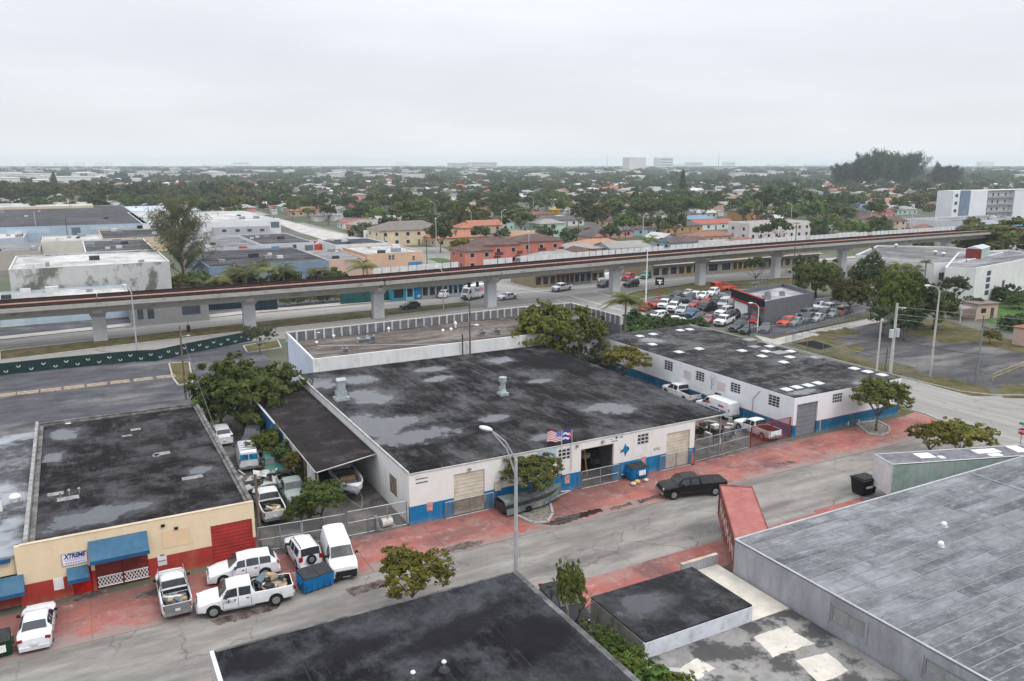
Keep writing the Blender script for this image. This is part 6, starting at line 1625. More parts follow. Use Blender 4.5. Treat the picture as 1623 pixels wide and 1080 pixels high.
# near trees
tp(387,676,566,172,'broad','big rounded green tree between the cream workshop and the lean-to',zs=1.0)
tp(847,803,723,98,'broad','small street tree with a white painted trunk in the kerbed pit before the workshop',zs=.72)
tree(*at(655,975,0),4.5,2.45,'yellow','olive green tree rising behind the nearest black roof',zs=.7,tint=(1.25,1.2,1))
x,y=23.5,36.2;tree(x,y,6.6,.85,'broad','slim tall tree beside the black car between the near roofs',zs=2.4,low=True)
tree(x-.5,y-1.5,3.2,.8,'lush','light green leafy plant at the foot of the slim tree',tint=(1.6,1.9,1.2),cat='shrub',name='shrub',low=True)
for i,(dx,dy,h,r_x,lb) in enumerate(((-.4,-3.2,4.3,1.2,'upper bush of the row beside the nearest black roof'),(-.4,-4.7,4.5,1.3,'middle bush of the row beside the nearest black roof'),(-.5,-6.3,4.5,1.3,'third bush of the row beside the nearest black roof'),(-.2,-8.0,4.5,1.3,'bush near the loose white board at the bottom edge'),(.2,-9.6,4.7,1.3,'light green bush cut by the bottom edge of the photograph'))):
 tree(x+dx,y+dy,h,r_x,('grey','broad','broad','lush','yellow')[i],lb,cat='bush',name='bush',group='bushes beside the nearest black roof',low=True,tint=(.9,1,.8) if i<3 else(1.2,1.5,1))
tp(1388,684,600,84,'broad','tree with seat-high kerb at the corner of the white skylight building',zs=.85)
x,y=72.0,46.4
tree(*at(1520,732),4.2,2.7,'yellow','round olive tree right of its sparse neighbour behind the grey trailer',zs=.75)
tree(*at(1472,732),4.1,2.0,'yellow','sparse yellowish tree with bare twigs behind the grey trailer',zs=.8,tint=(1.2,1.1,1))
# yard bushes
tp(430,735,680,58,'yellow','yellow green bush tree in the middle of the scrap yard',tint=(.85,.95,.8),zs=1.1)
tp(470,775,716,46,'yellow','slender bright green bush beside the torn white panels',zs=1.1,low=True)
tp(510,838,762,76,'broad','dense bush with yellow top against the yard fence',zs=.9,low=True)
tp(460,722,690,34,'yellow','small bright shrub at the end of the blue panels',low=True,name='bush',cat='bush')
tp(484,770,735,36,'broad','small shrub below the torn white panels',low=True,name='bush',cat='bush')
tp(497,800,762,36,'yellow','small yellowish shrub at the lean-to corner post',low=True,name='bush',cat='bush')
tp(478,835,790,56,'broad','low bush left of the dense one against the yard fence',low=True,name='bush',cat='bush')
tp(455,750,700,40,'lush','dark shrub behind the green truck',low=True,name='bush',cat='bush')
for a,b,tpx,w,lb in((352,690,600,70,'left dark shrub under the big green tree'),(430,668,612,60,'right dark shrub under the big green tree')):tp(a,b,tpx,w,'dark',lb,low=True,name='bush',cat='bush')
# behind the workshops
tp(868,588,478,122,'broad','tall airy green tree behind the wet workshop roof',zs=1.1,tint=(1.2,1.12,.95))
tp(935,580,502,78,'broad','green tree between the airy tree and the red fruited palm',zs=.95)
tp(795,575,518,62,'lush','dark green tree overhanging the left part of the tan roof',zs=.9)
tp(830,592,540,70,'dark','dark twiggy shrub lying over the far edge of the wet roof',low=True,name='bush',cat='bush')
tp(905,598,552,80,'grey','dry vines and grey twigs at the back of the wet roof',low=True,name='bush',cat='bush')
tp(955,598,556,50,'grey','grey vine tangle between the two workshops',low=True,name='bush',cat='bush')
tp(987,616,548,84,'yellow','yellowing tree in front of the white skylight building wall',zs=.75)
for i,(a,b,t_,w,lb) in enumerate(((1000,530,492,50,'broad leaved plant right of the palm'),(1030,524,498,44,'low palm bush between the palm and the car lot'),(1060,520,500,44,'low bush beside the white cars of the car lot'),(975,535,500,40,'dark bush under the palm crown'),(940,545,520,50,'dark bush left of the palm trunk'))):
 tp(a,b,t_,w,'lush',lb,low=True,name='bush',cat='bush')
tp(412,562,516,54,'grey','grey green small tree at the end of the green fence',zs=.75,tint=(.8,.85,.8))
# right hand garden and street trees
tp(1292,472,408,80,'broad','round green tree behind the car lot office',zs=1.1,low=True)
tp(1197,455,407,34,'broad','small tree on the median before the railway',zs=.8)
tp(1345,500,442,62,'broad','olive tree behind the right end of the car lot',zs=1.05,low=True,tint=(.95,.85,.8))
tp(1375,476,405,66,'dark','dark tree in front of the big white hall left end',zs=1.3,low=True)
tp(1415,528,425,78,'broad','bright green tree in the middle of the right hand grove',zs=1.5,low=True,tint=(.9,1.1,.8))
tp(1452,524,440,62,'dark','dark tree behind the concrete pole',zs=1.3,low=True)
tp(1480,522,456,72,'broad','leafy tree right of the concrete pole',zs=1.1,low=True)
tp(1510,495,436,46,'grey','grey green tree before the white hall front',zs=.95,tint=(.85,.95,.8))
tp(1432,540,490,60,'dark','low dark tree at the edge of the vacant lot',zs=.8,low=True)
tp(1400,532,480,40,'lush','dark bush at the fence corner of the vacant lot',low=True,name='bush',cat='bush',tint=(1,1,1))
tp(1540,500,470,30,'dark','small dark shrub beside the garden shed',low=True,name='bush',cat='bush')
tp(1568,545,520,30,'yellow','pale yellow bush on the lawn',low=True,name='bush',cat='bush')
for i,(a,b,t_,w) in enumerate(((1590,480,452,44),(1615,490,460,40),(1600,525,500,36),(1620,520,497,40))):
 tp(a,b,t_,w,'dark','shrub with white blossom at the edge of the lawn by the hall',low=True,name='bush',cat='bush',group='shrubs round the lawn',tint=(1.3,1.3,1.2))
tp(1592,408,350,150,'dark','very wide dark brown green tree where the railway leaves the picture',zs=.55,tint=(1.1,.95,.7))
tp(1542,402,376,50,'broad','round olive bush in front of the wide dark tree',zs=.8,low=True,tint=(1,.9,.8))
tp(1462,392,372,40,'lush','light green bush under the railway by the wide dark tree',zs=.8,low=True,tint=(1.4,1.7,1.2))
for i,(a,b,t_,w) in enumerate(((775,588,560,60),(845,600,572,60),(880,602,570,56),(925,600,568,52),(905,588,545,60),(950,585,545,46),(970,575,530,46))):
 tp(a,b,t_,w,'grey','grey vine thicket behind the wet workshop roof',low=True,name='bush',cat='bush',group='vine thicket behind the wet roof',tint=(.85,.85,.85) if i%2 else(.6,.7,.5))
for i,(a,b,t_,w) in enumerate(((915,540,505,50),(1010,545,512,50),(1050,530,505,48),(1085,522,504,44),(1110,516,503,36),(1035,548,520,40))):
 tp(a,b,t_,w,'lush','dense green bush of the hedge between the palm and the car lot',low=True,name='bush',cat='bush',group='hedge by the palm',tint=(1.2,1.35,1) if i%2 else(.9,1,.9))
# palms
def frond_mesh(name,seed,nf=15,L_=1.0,drop=.55,mat_=PALMM,nl=22,up0=.9):
 r=np.random.RandomState(seed);C,Nn,U,SX,SY=[],[],[],[],[]
 for f in range(nf):
  az=2*math.pi*(f+r.rand()*.5)/nf;e0=up0*(.2+.8*r.rand());l=L_*(.75+.35*r.rand())
  d=np.array([math.cos(az),math.sin(az),0]);sd_=np.array([-d[1],d[0],0])
  for k in range(nl):
   s=(k+.5)/nl;p=d*l*s*math.cos(e0*(1-s*.4))+np.array([0,0,l*(s*math.sin(e0)*1.1-drop*1.5*s*s)])
   for sg in(-1,1):
    ll=.17*L_*math.sin(math.pi*min(1,s*.9+.12))+.03
    q=p+sd_*sg*ll*.5+np.array([0,0,-ll*.35])
    C.append(q);Nn.append(np.array([0,0,1.])+d*.5*s+sd_*sg*.7);U.append(sd_*sg+d*.5+np.array([0,0,-.5]));SX.append(.03*L_);SY.append(ll*1.1)
 C,Nn,U,SX,SY=map(np.array,(C,Nn,U,SX,SY))
 # long side follows the leaflet: swap so that b = cross(n, a) runs along U
 nrm=Nn/np.linalg.norm(Nn,axis=1,keepdims=True)
 return quads_mesh(name,C,nrm,U,SX,SY,mat_)
PF=[frond_mesh('fronds',i,18,up0=1.2,drop=.5) for i in range(3)]
PFD=frond_mesh('fronds',9,30,up0=1.4,drop=.5,nl=26)
def palm(a,b,top,wpx,label,z=0,fruit=False,group=None,dead=False,rz=0,tint=None):
 x,y=at(a,b,z);H_=ztop(x,y,top)-z;dd=math.hypot(math.hypot(x,y),29);Rx=wpx/2*dd/FPX*1.4
 tcount[0]+=1;i=tcount[0]
 t=thing('palm_tree',label,'palm tree',(x,y,z),i*1.3,group)
 hc=max(.8,H_-Rx*(.5 if fruit else .42))
 obj('trunk',MB().tube([(0,0,-.05),(.12,0,hc*.5),(0,0,hc)],[.22,.15,.13],8),M('palm_trunk',(.24,.21,.18),.95,.25,4),t)
 c=obj('crown',PFD if fruit else PF[i%3],None,t,loc=(0,0,hc),scale=Rx)
 if tint:c.color=(*tint,1)
 if fruit:
  fb=MB();r=random.Random(3)
  for k in range(9):
   az=k*.7;p=[(0,0,hc+.1)]
   for s in(.35,.7,1.0):p.append((math.cos(az)*s*1.3,math.sin(az)*s*1.3,hc+.15-.5*s*s))
   fb.tube(p,[.05,.09,.1,.03],5)
   for q in range(14):fb.obox((p[2][0]+r.uniform(-.35,.35),p[2][1]+r.uniform(-.35,.35),p[2][2]+r.uniform(-.3,.15)),(.14,.14,.14),r.uniform(0,3))
  obj('fruit_stalks',fb,M('palm_fruit_orange',(.5,.09,.03),.7,.2),t)
 return t
palm(990,560,456,62,'tall palm with orange fruit stalks beside the airy tree',fruit=True)
PB='palms growing behind the elevated railway'
for i,(a,b,t_,w) in enumerate(((375,470,415,46),(392,473,420,44),(410,468,410,46),(428,472,418,40),(452,468,414,44),(505,464,420,44),(325,475,435,50),(350,476,432,36))):
 palm(a,b,t_,w,'palm of the ragged row behind the elevated railway',group=PB)
palm(577,462,408,52,'single larger palm behind the railway before the beige block',group=PB)
for i,(a,b,t_,w,lb) in enumerate(((1405,470,415,30,'left one of the palms before the white hall'),(1422,468,413,30,'second palm before the white hall'),(1446,470,415,32,'third palm before the white hall'),(1460,490,410,18,'slim royal palm before the white hall'))):
 palm(a,b,t_,w,lb,group='palms before the white hall')
palm(1027,402,370,38,'palm in front of the railway barrier among the small houses')
palm(1408,372,352,20,'small palm before the cream two storey house')
palm(604,348,330,26,'palm in the dark trees left of the olive house')
palm(1222,352,325,24,'palm before the green roofed house')
palm(900,352,316,22,'tall palm among the dark trees in the middle distance')
# ragged hedge behind the railway
for i in range(12):
 a=268+i*24;tp(a,474-i*1.2,440-(i%3)*7,42,('dark','lush','yellow')[(i*2)%3],'bushy growth of the hedge behind the elevated railway',low=True,name='bush',cat='bush',group='bushes behind the elevated railway')
for i in range(8):
 a=452+i*20;tp(a,486-i*1.8,468-i*1.6,24,('yellow','dark')[i%2],'low dusty bush on the far side of the avenue',low=True,name='bush',cat='bush',group='bushes along the far kerb of the avenue')
# she-oak with feathery sprays
def needle_tree(x,y,H_,Rx,label,seed,nb=26,n=5200,lean=0,group=None,dense=1.0,leaf=.3):
 r=np.random.RandomState(seed);mb=MB();mb.tube([(0,0,0),(.15*lean,0,H_*.4),(.3*lean,0,H_*.92)],[.34,.22,.04],8)
 P_,D_=[],[]
 for i in range(nb):
  z0_=H_*(.12+.75*(i/nb)**.9);az=i*2.4+r.rand();l=Rx*(1.05-.55*(i/nb))*(.6+.5*r.rand());up_=.6+.7*r.rand()
  st=np.array([.3*lean*z0_/H_,0,z0_]);d=np.array([math.cos(az),math.sin(az),up_])
  en=st+d*l;mid=st+d*l*.5+np.array([0,0,-.05*l]);mb.tube([tuple(st),tuple(mid),tuple(en)],[.11,.07,.02],5)
  m_=int(n/nb);s=.25+.8*r.rand(m_)
  p=st+d[None]*l*s[:,None]+r.normal(size=(m_,3))*(.1+.13*Rx*s[:,None]*.55)
  P_.append(p);D_.append(np.tile(d,(m_,1)))
 P_=np.vstack(P_);D_=np.vstack(D_)
 t=thing('she_oak',label,'tree',(x,y,0),0,group)
 nn=len(P_)
 me=quads_mesh('crown',P_,r.normal(size=(nn,3)),np.cross(D_,r.normal(size=(nn,3))),np.full(nn,leaf*.28),leaf*2.4*(.6+.8*r.rand(nn)),NEEDLE)
 obj('trunk',mb,BARK,t);obj('crown',me,None,t)
 return t
x,y=at(292,455);needle_tree(x,y,ztop(x,y,322),8.4,'feathery tall she-oak rising beside the mouldy white wall',5,44,12000,leaf=.42)
# ------------------------------------------------------------------ elevated railway
pk=[(-420,512,7.2),(-200,497,7.2),(0,482.5,7.2),(200,469.5,7.3),(400,455.5,7.45),(600,440.5,7.8),(800,423.5,8.15),(1000,406.5,8.4),(1200,390.5,8.6),(1400,376,8.7),(1540,366.5,8.8),(1700,356,8.8)]
CLN=[Vector((*at(a,b,z),z-.2)) for a,b,z in pk]
rail=thing('elevated_railway','long elevated railway on pale concrete piers crossing the whole picture','railway viaduct',(50,150,0))
GIRD=M('girder_concrete',(.4,.39,.37),.85,.15,.5,dirt=(.2,.19,.18),ds=.5,dlo=.5,dhi=.66,stretch=(1,1,2));PIERM=M('pier_concrete',(.5,.51,.53),.85,.08,.5,dirt=(.36,.35,.34),ds=.4)
BROWN=M('track_bed_brown',(.04,.02,.018),.9,.3,.6);PINKM=M('walkway_pink',(.5,.3,.25),.85,.15,1);BARM=M('barrier_white',(.68,.69,.68),.7,.1,1);RAILM=M('rail_rust',(.05,.03,.025),.6,.3)
def seg_len():return[(b-a).length for a,b in zip(CLN[:-1],CLN[1:])]
tot=sum(seg_len())
def along(s):
 for(a,b),l in zip(zip(CLN[:-1],CLN[1:]),seg_len()):
  if s<=l:return a.lerp(b,s/l),(b-a).normalized()
  s-=l
 return CLN[-1].copy(),(CLN[-1]-CLN[-2]).normalized()
def s_at_px(px_):
 best,bs=1e9,0
 for i in range(4000):
  s=tot*i/4000;p,_=along(s)
  q=(p.x*_rt[0]+p.y*_rt[1])/(p.x*_fw[0]+p.y*_fw[1]+(p.z-CAM_H)*_fw[2])*FPX+IW/2
  if abs(q-px_)<best:best,bs=abs(q-px_),s
 return bs
piers=[s_at_px(q) for q in(-330,-75,153,392,597,777,975,1112,1232,1337,1425,1500)]
cuts=[0]+piers+[tot]
for s0,s1 in zip(cuts[:-1],cuts[1:]):
 (a,da),(b,db)=along(s0+.04),along(s1-.04)
 d=(b-a);L_=d.length;an=math.atan2(d.y,d.x);nrm=Vector((-math.sin(an),math.cos(an),0));mid=(a+b)/2
 g=MB()
 # trough section: sloping web, flange
 def ring(p):
  return[p+nrm*o+Vector((0,0,z)) for o,z in((-2.2,-2.0),(2.2,-2.0),(2.6,-.75),(4.6,-.5),(4.6,-.1),(-4.6,-.1),(-4.6,-.5),(-2.6,-.75))]
 A,B=ring(a),ring(b);n=8
 g.add([tuple(v) for v in A+B],[(i,(i+1)%n,n+(i+1)%n,n+i) for i in range(n)]+[tuple(range(n))[::-1],tuple(range(n,2*n))],0)
 obj('girder',g,GIRD,rail,world=True)
 t_=MB();rz_=an
 def strip_(o0,o1,z0,z1,m):
  q=[a+nrm*o0,b+nrm*o0,b+nrm*o1,a+nrm*o1]
  t_.add([tuple(v+Vector((0,0,z0))) for v in q]+[tuple(v+Vector((0,0,z1))) for v in q],[(0,3,2,1),(4,5,6,7),(0,1,5,4),(1,2,6,5),(2,3,7,6),(3,0,4,7)],m)
 strip_(-3.9,-.35,-.095,.1,0);strip_(.35,4.4,-.095,.1,0);strip_(-.28,.28,-.095,.2,1);strip_(4.62,4.75,-.3,.3,0)
 for o in(-3.3,-1.85,1.85,3.3):strip_(o-.04,o+.04,.102,.24,2)
 f_=MB();q_=[a-nrm*4.78,b-nrm*4.78,b-nrm*4.61,a-nrm*4.61];f_.add([tuple(v+Vector((0,0,-.55))) for v in q_]+[tuple(v+Vector((0,0,.12))) for v in q_],[(0,3,2,1),(4,5,6,7),(0,1,5,4),(1,2,6,5),(2,3,7,6),(3,0,4,7)]);obj('edge_beam',f_,GIRD,rail,world=True)
 obj('track',t_,[BROWN,PINKM,RAILM],rail,world=True)
pr=None
for s in piers:
 p,d=along(s);an=math.atan2(d.y,d.x)
 zt=p.z-2.02
 m_=MB();c=Matrix.Translation((p.x,p.y,0))@Matrix.Rotation(an,4,'Z')
 m_.prism([(-1.05,-.8),(1.05,-.8),(1.05,.8),(-1.05,.8)],0,zt-.9);
 m_.add([(-1.05,-.8,zt-.9),(1.05,-.8,zt-.9),(1.05,.8,zt-.9),(-1.05,.8,zt-.9),(-1.3,-2.3,zt),(1.3,-2.3,zt),(1.3,2.3,zt),(-1.3,2.3,zt)],[(0,1,5,4),(1,2,6,5),(2,3,7,6),(3,0,4,7),(4,5,6,7)])
 obj('pier',m_,PIERM,rail,loc=(p.x-50,p.y-150,0),rz=an)
 j=MB();
 for sd_ in(-1,1):j.box(-.75,sd_*2.3-.12,zt+.02,.75,sd_*2.3+.12,zt+.6)
 obj('bearing_block',j,CONCL,rail,loc=(p.x-50,p.y-150,0),rz=an)
# noise barrier panels on the far side
spans=[(600,747),(778,835),(842,1075),(1084,1300),(1306,1395),(1402,1535)]
step=1.9
s=s_at_px(598);e_=s_at_px(1538);rng=[(s_at_px(a),s_at_px(b)) for a,b in spans]
pm_=MB().box(-step/2+.12,-.05,.1,step/2-.12,.05,1.4).mesh('barrier_panel',BARM);pp_=MB().box(-.07,-.12,.05,.07,.12,1.8).mesh('barrier_post',CONC)
while s<e_:
 if any(a<=s<=b for a,b in rng):
  p,d=along(s);an=math.atan2(d.y,d.x);q=p+Vector((-math.sin(an),math.cos(an),0))*5.0
  obj('barrier_panel',pm_,None,rail,loc=(q.x-50,q.y-150,q.z),rz=an)
 s+=step
# ------------------------------------------------------------------ lamp posts, utility poles, wires
POLEC=M('pole_concrete',(.48,.47,.45),.8,.1,2);ALU=M('pole_aluminium',(.5,.51,.52),.45,.1,2,metal=.3)
def lamp_post(a,b,top,label,arm=(1,0),al=2.4,z=0,m=None,xy=None,group=None,r=.11,knee=None):
 x,y=xy if xy else at(a,b,z);H_=ztop(x,y,top)
 if knee:
  K=ztop(x,y,knee);t=thing('street_lamp',label,'street lamp',(x,y,z),0,group);d=Vector((arm[0],arm[1],0)).normalized();e=(d.x*al,d.y*al,H_)
  obj('pole',MB().tube([(0,0,0),(0,0,K+.3)],[r*1.25,r*.8],10),m or ALU,t)
  obj('arm',MB().tube([(0,0,K-.9),(d.x*al*.35,d.y*al*.35,K+(H_-K)*.42),e],[r*.5,r*.4,r*.35],6).tube([(0,0,K+.2),(d.x*al*.4,d.y*al*.4,K+(H_-K)*.62),e],[r*.5,r*.4,r*.35],6),m or ALU,t)
  o=obj('lamp_head',MB().dome(0,0,0,.38,.16,12,4).dome(0,0,0,.34,-.16,12,4),M('lamp_head_grey',(.58,.6,.6),.4,.08),t,loc=(d.x*(al+.25),d.y*(al+.25),H_+.05),scale=(1.25,.85,1));o.rotation_euler=(0,R(-18),math.atan2(d.y,d.x));return t
 t=thing('street_lamp',label,'street lamp',(x,y,z),0,group)
 d=Vector((arm[0],arm[1],0)).normalized()
 obj('pole',MB().tube([(0,0,0),(0,0,H_-.8)],[r*1.25,r*.75],8),m or ALU,t)
 obj('arm',MB().tube([(0,0,H_-.9),(d.x*al*.3,d.y*al*.3,H_-.3),(d.x*al*.7,d.y*al*.7,H_-.05),(d.x*al,d.y*al,H_)],[r*.7,r*.5,r*.45,r*.4],6),m or ALU,t)
 h=MB();h.dome(0,0,0,.38,.16,10,3);h.dome(0,0,-.0,.3,-.14,10,3)
 o=obj('lamp_head',h,M('lamp_head_grey',(.58,.6,.6),.4,.08),t,loc=(d.x*(al+.3),d.y*(al+.3),H_+.02),scale=(1.3,.9,1));o.rotation_euler=(0,0,math.atan2(d.y,d.x))
 return t
# the tall lamp in front of the workshop
Lx,Ly=at(818,905)[0],None
bx,by=at(817.5,962);lamp_post(0,0,676,'tall grey street lamp standing before the white and blue workshop, its arm raised',(-1,.2),1.75,xy=(bx,by),r=.13,knee=735)
lamp_post(1474,597,452,'pale street lamp at the edge of the vacant lot',(-1,.15),2.0,m=POLEC,r=.14)
lamp_post(219,572,455,'slim street lamp behind the green printed fence',(-.3,1),2.2,r=.1)
lamp_post(703,492,425,'street lamp before the railway left of the delivery truck',(-.5,1),1.6,r=.1)
lamp_post(1023,492,395,'very tall white pole at the left edge of the car lot',(.3,1),.6,m=WHITE,r=.13)
lamp_post(1200,528,480,'white lamp on the car lot with its arm to the left',(-1,.2),1.4,m=WHITE,r=.08)
def util_pole(a,b,top,label,m=None,r=.15,xy=None,arms=0,group=None,r1=None,adir=(1,0)):
 x,y=xy if xy else at(a,b);H_=ztop(x,y,top)
 t=thing('utility_pole',label,'utility pole',(x,y,0),0,group)
 obj('pole',MB().tube([(0,0,0),(0,0,H_)],[r,r1 or r*.7],8),m or WOODP,t)
 d=Vector((*adir,0)).normalized()
 for k in range(arms):
  z=H_-.35-k*.9;obj('crossarm',MB().tube([(-d.x*1.1,-d.y*1.1,z),(d.x*1.1,d.y*1.1,z)],.06,4),m or WOODP,t)
  mb=MB()
  for q in(-1,-.45,.45,1):mb.cyl(d.x*q,d.y*q,z+.05,z+.25,.05,.03,6)
  obj('insulator',mb,GALV,t)
 t['h']=H_
 return t
cpz=util_pole(1411,592,481,'thick pale concrete pole with two transformer cans',POLEC,.24,r1=.16)
H_=cpz['h'];
for s_ in(-1,1):obj('transformer',MB().cyl(s_*.62,0,H_*.52,H_*.52+1.15,.3,None,12),M('transformer_grey',(.5,.53,.56),.5,.08),cpz)
obj('lamp_arm',MB().tube([(0,0,H_-.6),(1.1,.0,H_-.7),(1.4,0,H_-.75)],.05,5).dome(1.5,0,H_-.8,.35,.14,10,3),POLEC,cpz)
sp_=util_pole(1388,600,505,'thinner pale concrete stub pole braced to the thick one',POLEC,.14)
util_pole(1403,588,552,'short green steel post beside the thick concrete pole',M('post_green',(.06,.1,.07),.6,.1),.1)
wp2=util_pole(1546,612,522,'grey sleeved wooden pole on the verge of the vacant lot',M('sleeved_pole',(.2,.22,.22),.8,.15),.17)
lp=util_pole(295,634,517,'wooden pole at the corner of the cream workshop with a small lamp',r=.13)
obj('lamp_arm',MB().tube([(0,0,lp['h']-1.4),(.7,-.3,lp['h']-1.2)],.04,5).dome(.85,-.35,lp['h']-1.25,.28,.12,8,3),GALV,lp)
yp=util_pole(413,872,752,'wooden pole at the right corner of the cream workshop with a round lamp',r=.14)
obj('lamp_arm',MB().tube([(0,0,yp['h']-.3),(.55,.3,yp['h']-.1)],.04,5).dome(.8,.4,yp['h']-.15,.42,.2,10,3),GALV,yp)
wa=util_pole(0,0,474,'tall wooden pole rising behind the wet roof over the tan roof',r=.14,xy=(at(746,562,4.4)[0],94.7))
obj('lamp_arm',MB().tube([(0,0,wa['h']-3.4),(.7,-.2,wa['h']-3.5)],.04,5).dome(.9,-.25,wa['h']-3.55,.36,.14,8,3),FRW,wa)
util_pole(0,0,530,'short dark pole beside the tall wooden one behind the wet roof',DARKMET,.13,xy=(at(732,562,4.4)[0],94.8))
util_pole(1187,533,490,'dark post at the near edge of the car lot',DARKMET,.1)
util_pole(1525,470,412,'leaning dark wooden pole before the white hall',r=.15,arms=0)
util_pole(1552,560,500,'dark pole by the bushes of the lawn',r=.11)
util_pole(1255,462,352,'wooden utility pole behind the car lot',r=.12,arms=1)
for i,(a,b,t_,lb) in enumerate(((172,470,441,'dark post before the mouldy white wall'),(109,392,345,'pole in the yard before the blue grey hall'),(60,386,335,'pale pole before the blue grey hall'),(100,392,378,'short pole right of the cream low roof'),(239,372,328,'pole at the right corner of the blue grey hall'),(348,372,336,'pole by the grey house with paired windows'),(367,352,325,'pole before the long white roof'),(610,405,367,'dark pole behind the beige block'),(677,424,387,'dark pole right of the beige block'),(608,438,404,'thin grey pole in front of the beige block'))):
 util_pole(a,b,t_,lb,DARKMET if i not in(2,) else POLEC,.14)
def wire(p,q,sag,label,r=.02,group='overhead wires at the side street',m=None):
 pts=[]
 for i in range(13):
  s=i/12;v=Vector(p).lerp(Vector(q),s);v.z-=sag*4*s*(1-s);pts.append(tuple(v))
 return tag(obj('wire',MB().tube(pts,r,4,cap=False),m or M('wire_grey',(.25,.26,.24),.6,.1)),label,'cable',group)
cx,cy=cpz.location.x,cpz.location.y;ex,ey=wp2.location.x,wp2.location.y
for k,(dz,lb) in enumerate(((-.3,'upper overhead wire running right from the thick concrete pole'),(-1.2,'middle overhead wire running right from the thick concrete pole'),(-2.1,'lower overhead wire running right from the thick concrete pole'))):
 pass
for k,(py0,py1,lb) in enumerate(((486,538,'upper overhead wire running right from the thick concrete pole'),(498,548,'middle overhead wire running right from the thick concrete pole'),(506,553,'lower overhead wire running right from the thick concrete pole'))):
 Xe,Ye=126,36;wire((cx,cy,ztop(cx,cy,py0)),(Xe,Ye,ztop(cx,cy,py0)-.3-k*.1),.5,lb,.028)
wire((cx,cy,5.2),(ex+1,ey,4.2),.4,'low dark cable from the thick concrete pole to the sleeved pole',.035,m=DARKMET)
wire((cx,cy,4.6),(at(1190,533)[0],at(1190,533)[1],3.6),.9,'low dark cable from the thick concrete pole to the car lot',.03,m=DARKMET)
sx_,sy_=sp_.location.x,sp_.location.y
for k in range(5):wire((sx_,sy_,sp_['h']-.1-k*.12),(cx,cy,H_-.8-k*.35),.05,'stay wire between the two pale concrete poles',.02,'stay wires between the concrete poles')
wire((lp.location.x,lp.location.y,lp['h']-.4),(BX1-.2,70,4.5),.3,'thin wire from the wooden pole to the cream workshop',.015,'service wires')
# distant street lamps and poles over the town
FL=[(1018,402,340),(1252,372,322),(1270,362,318),(1218,330,311),(1330,340,300),(1375,345,322),(1378,372,336),(1442,385,320),(1517,312,296),(1571,315,296),(1443,396,353),(845,345,312),(795,385,333),(747,372,333),(690,360,320),(635,345,318),(525,350,314),(505,340,307),(445,335,309),(429,332,301),(415,326,302),(360,315,292),(330,312,286),(272,300,275),(246,296,282),(578,290,262),(697,292,264),(817,290,270),(1160,300,278),(1155,312,290)]
for i,(a,b,t_) in enumerate(FL):
 lamp_post(a,b,t_,'street lamp standing over the distant rooftops and trees',((-1,.3),(.9,.4))[i%3==0],1.8,group='street lamps beyond the railway',r=.14)
LM=[(838,412,368),(690,412,347)]
lamp_post(838,414,368,'pale pole standing before the salmon flats',(.3,1),.4,r=.16)
lamp_post(692,412,347,'pale pole between the olive house and the salmon flats',(.3,1),.4,r=.14)
# traffic signals hanging at the junction
for a,b,lb in((302,521,'dark traffic signal hanging over the near carriageway'),(744,452,'traffic signal in front of the delivery truck cab'),(757,451,'traffic signal above the delivery truck')):
 x,y=at(a,b+40 if a<400 else b+38);z=ztop(x,y,b)
 t=thing('traffic_signal',lb,'traffic signal',(x,y,z));obj('casing',MB().box(-.25,-.2,-.5,.25,.2,.5),BLACK,t)
 obj('visor',MB().box(-.15,-.35,.2,.15,-.21,.4).box(-.15,-.35,-.1,.15,-.21,.1).box(-.15,-.35,-.42,.15,-.21,-.2),DARKMET,t);obj('hanger',MB().tube([(0,0,.5),(0,0,1.2)],.04,5),DARKMET,t)
# ------------------------------------------------------------------ fences
def fence(name,label,pts,h,m_post,m_fab,sp=2.4,rails=(1.,),cat='fence',group=None,rp=.04,fabric=True,z=.02):
 x0_,y0_=pts[0];t=thing(name,label,cat,(x0_,y0_,z),0,group);F=MB()
 posts,rl=[],[]
 for(a,b) in zip(pts[:-1],pts[1:]):
  d=Vector((b[0]-a[0],b[1]-a[1]));n=max(1,round(d.length/sp))
  for i in range(n+1):
   q=(a[0]+d.x*i/n-x0_,a[1]+d.y*i/n-y0_)
   if not posts or(abs(posts[-1][0]-q[0])+abs(posts[-1][1]-q[1]))>.05:posts.append(q)
  F.poly([(a[0]-x0_,a[1]-y0_,.03),(b[0]-x0_,b[1]-y0_,.03),(b[0]-x0_,b[1]-y0_,h-.03),(a[0]-x0_,a[1]-y0_,h-.03)])
  for f_ in rails:rl.append(((a[0]-x0_,a[1]-y0_,h*f_-.01),(b[0]-x0_,b[1]-y0_,h*f_-.01)))
 me=MB().cyl(0,0,0,h,rp,None,6).mesh('post',m_post)
 for q in posts:obj('post',me,None,t,loc=(q[0],q[1],0))
 for a,b in rl:obj('rail',MB().tube([a,b],rp*.7,5),m_post,t)
 if fabric:obj('mesh_panel',F,m_fab,t)
 return t
g0=at(415,851);g1=at(553,845);g2=at(643,829)
fence('gate','left leaf of the scrap yard wire gate, beside the cream workshop',[(10.2,59.4),(13.4,59.0)],2.0,GALV,WIRE,1.6,(.03,.5,1.),'gate',rp=.05)
fence('gate','right leaf of the scrap yard wire gate, before the bushes',[(13.5,59.0),(16.8,58.7)],2.0,GALV,WIRE,1.6,(.03,.5,1.),'gate',rp=.05)
fence('fence','wire fence in front of the open boat, ending at the workshop corner',[(17.0,58.7),(21.9,58.5)],2.1,GALV,WIRE,1.7,(.03,.55,1.),rp=.05)
fence('gate','low wire gate standing open across the dark workshop bay',[(dB[0]-.1,Y0-.35),(dB[1]+.35,Y0-.35)],1.7,GALV,WIRE,1.9,(.03,.5,1.),'gate',rp=.05)
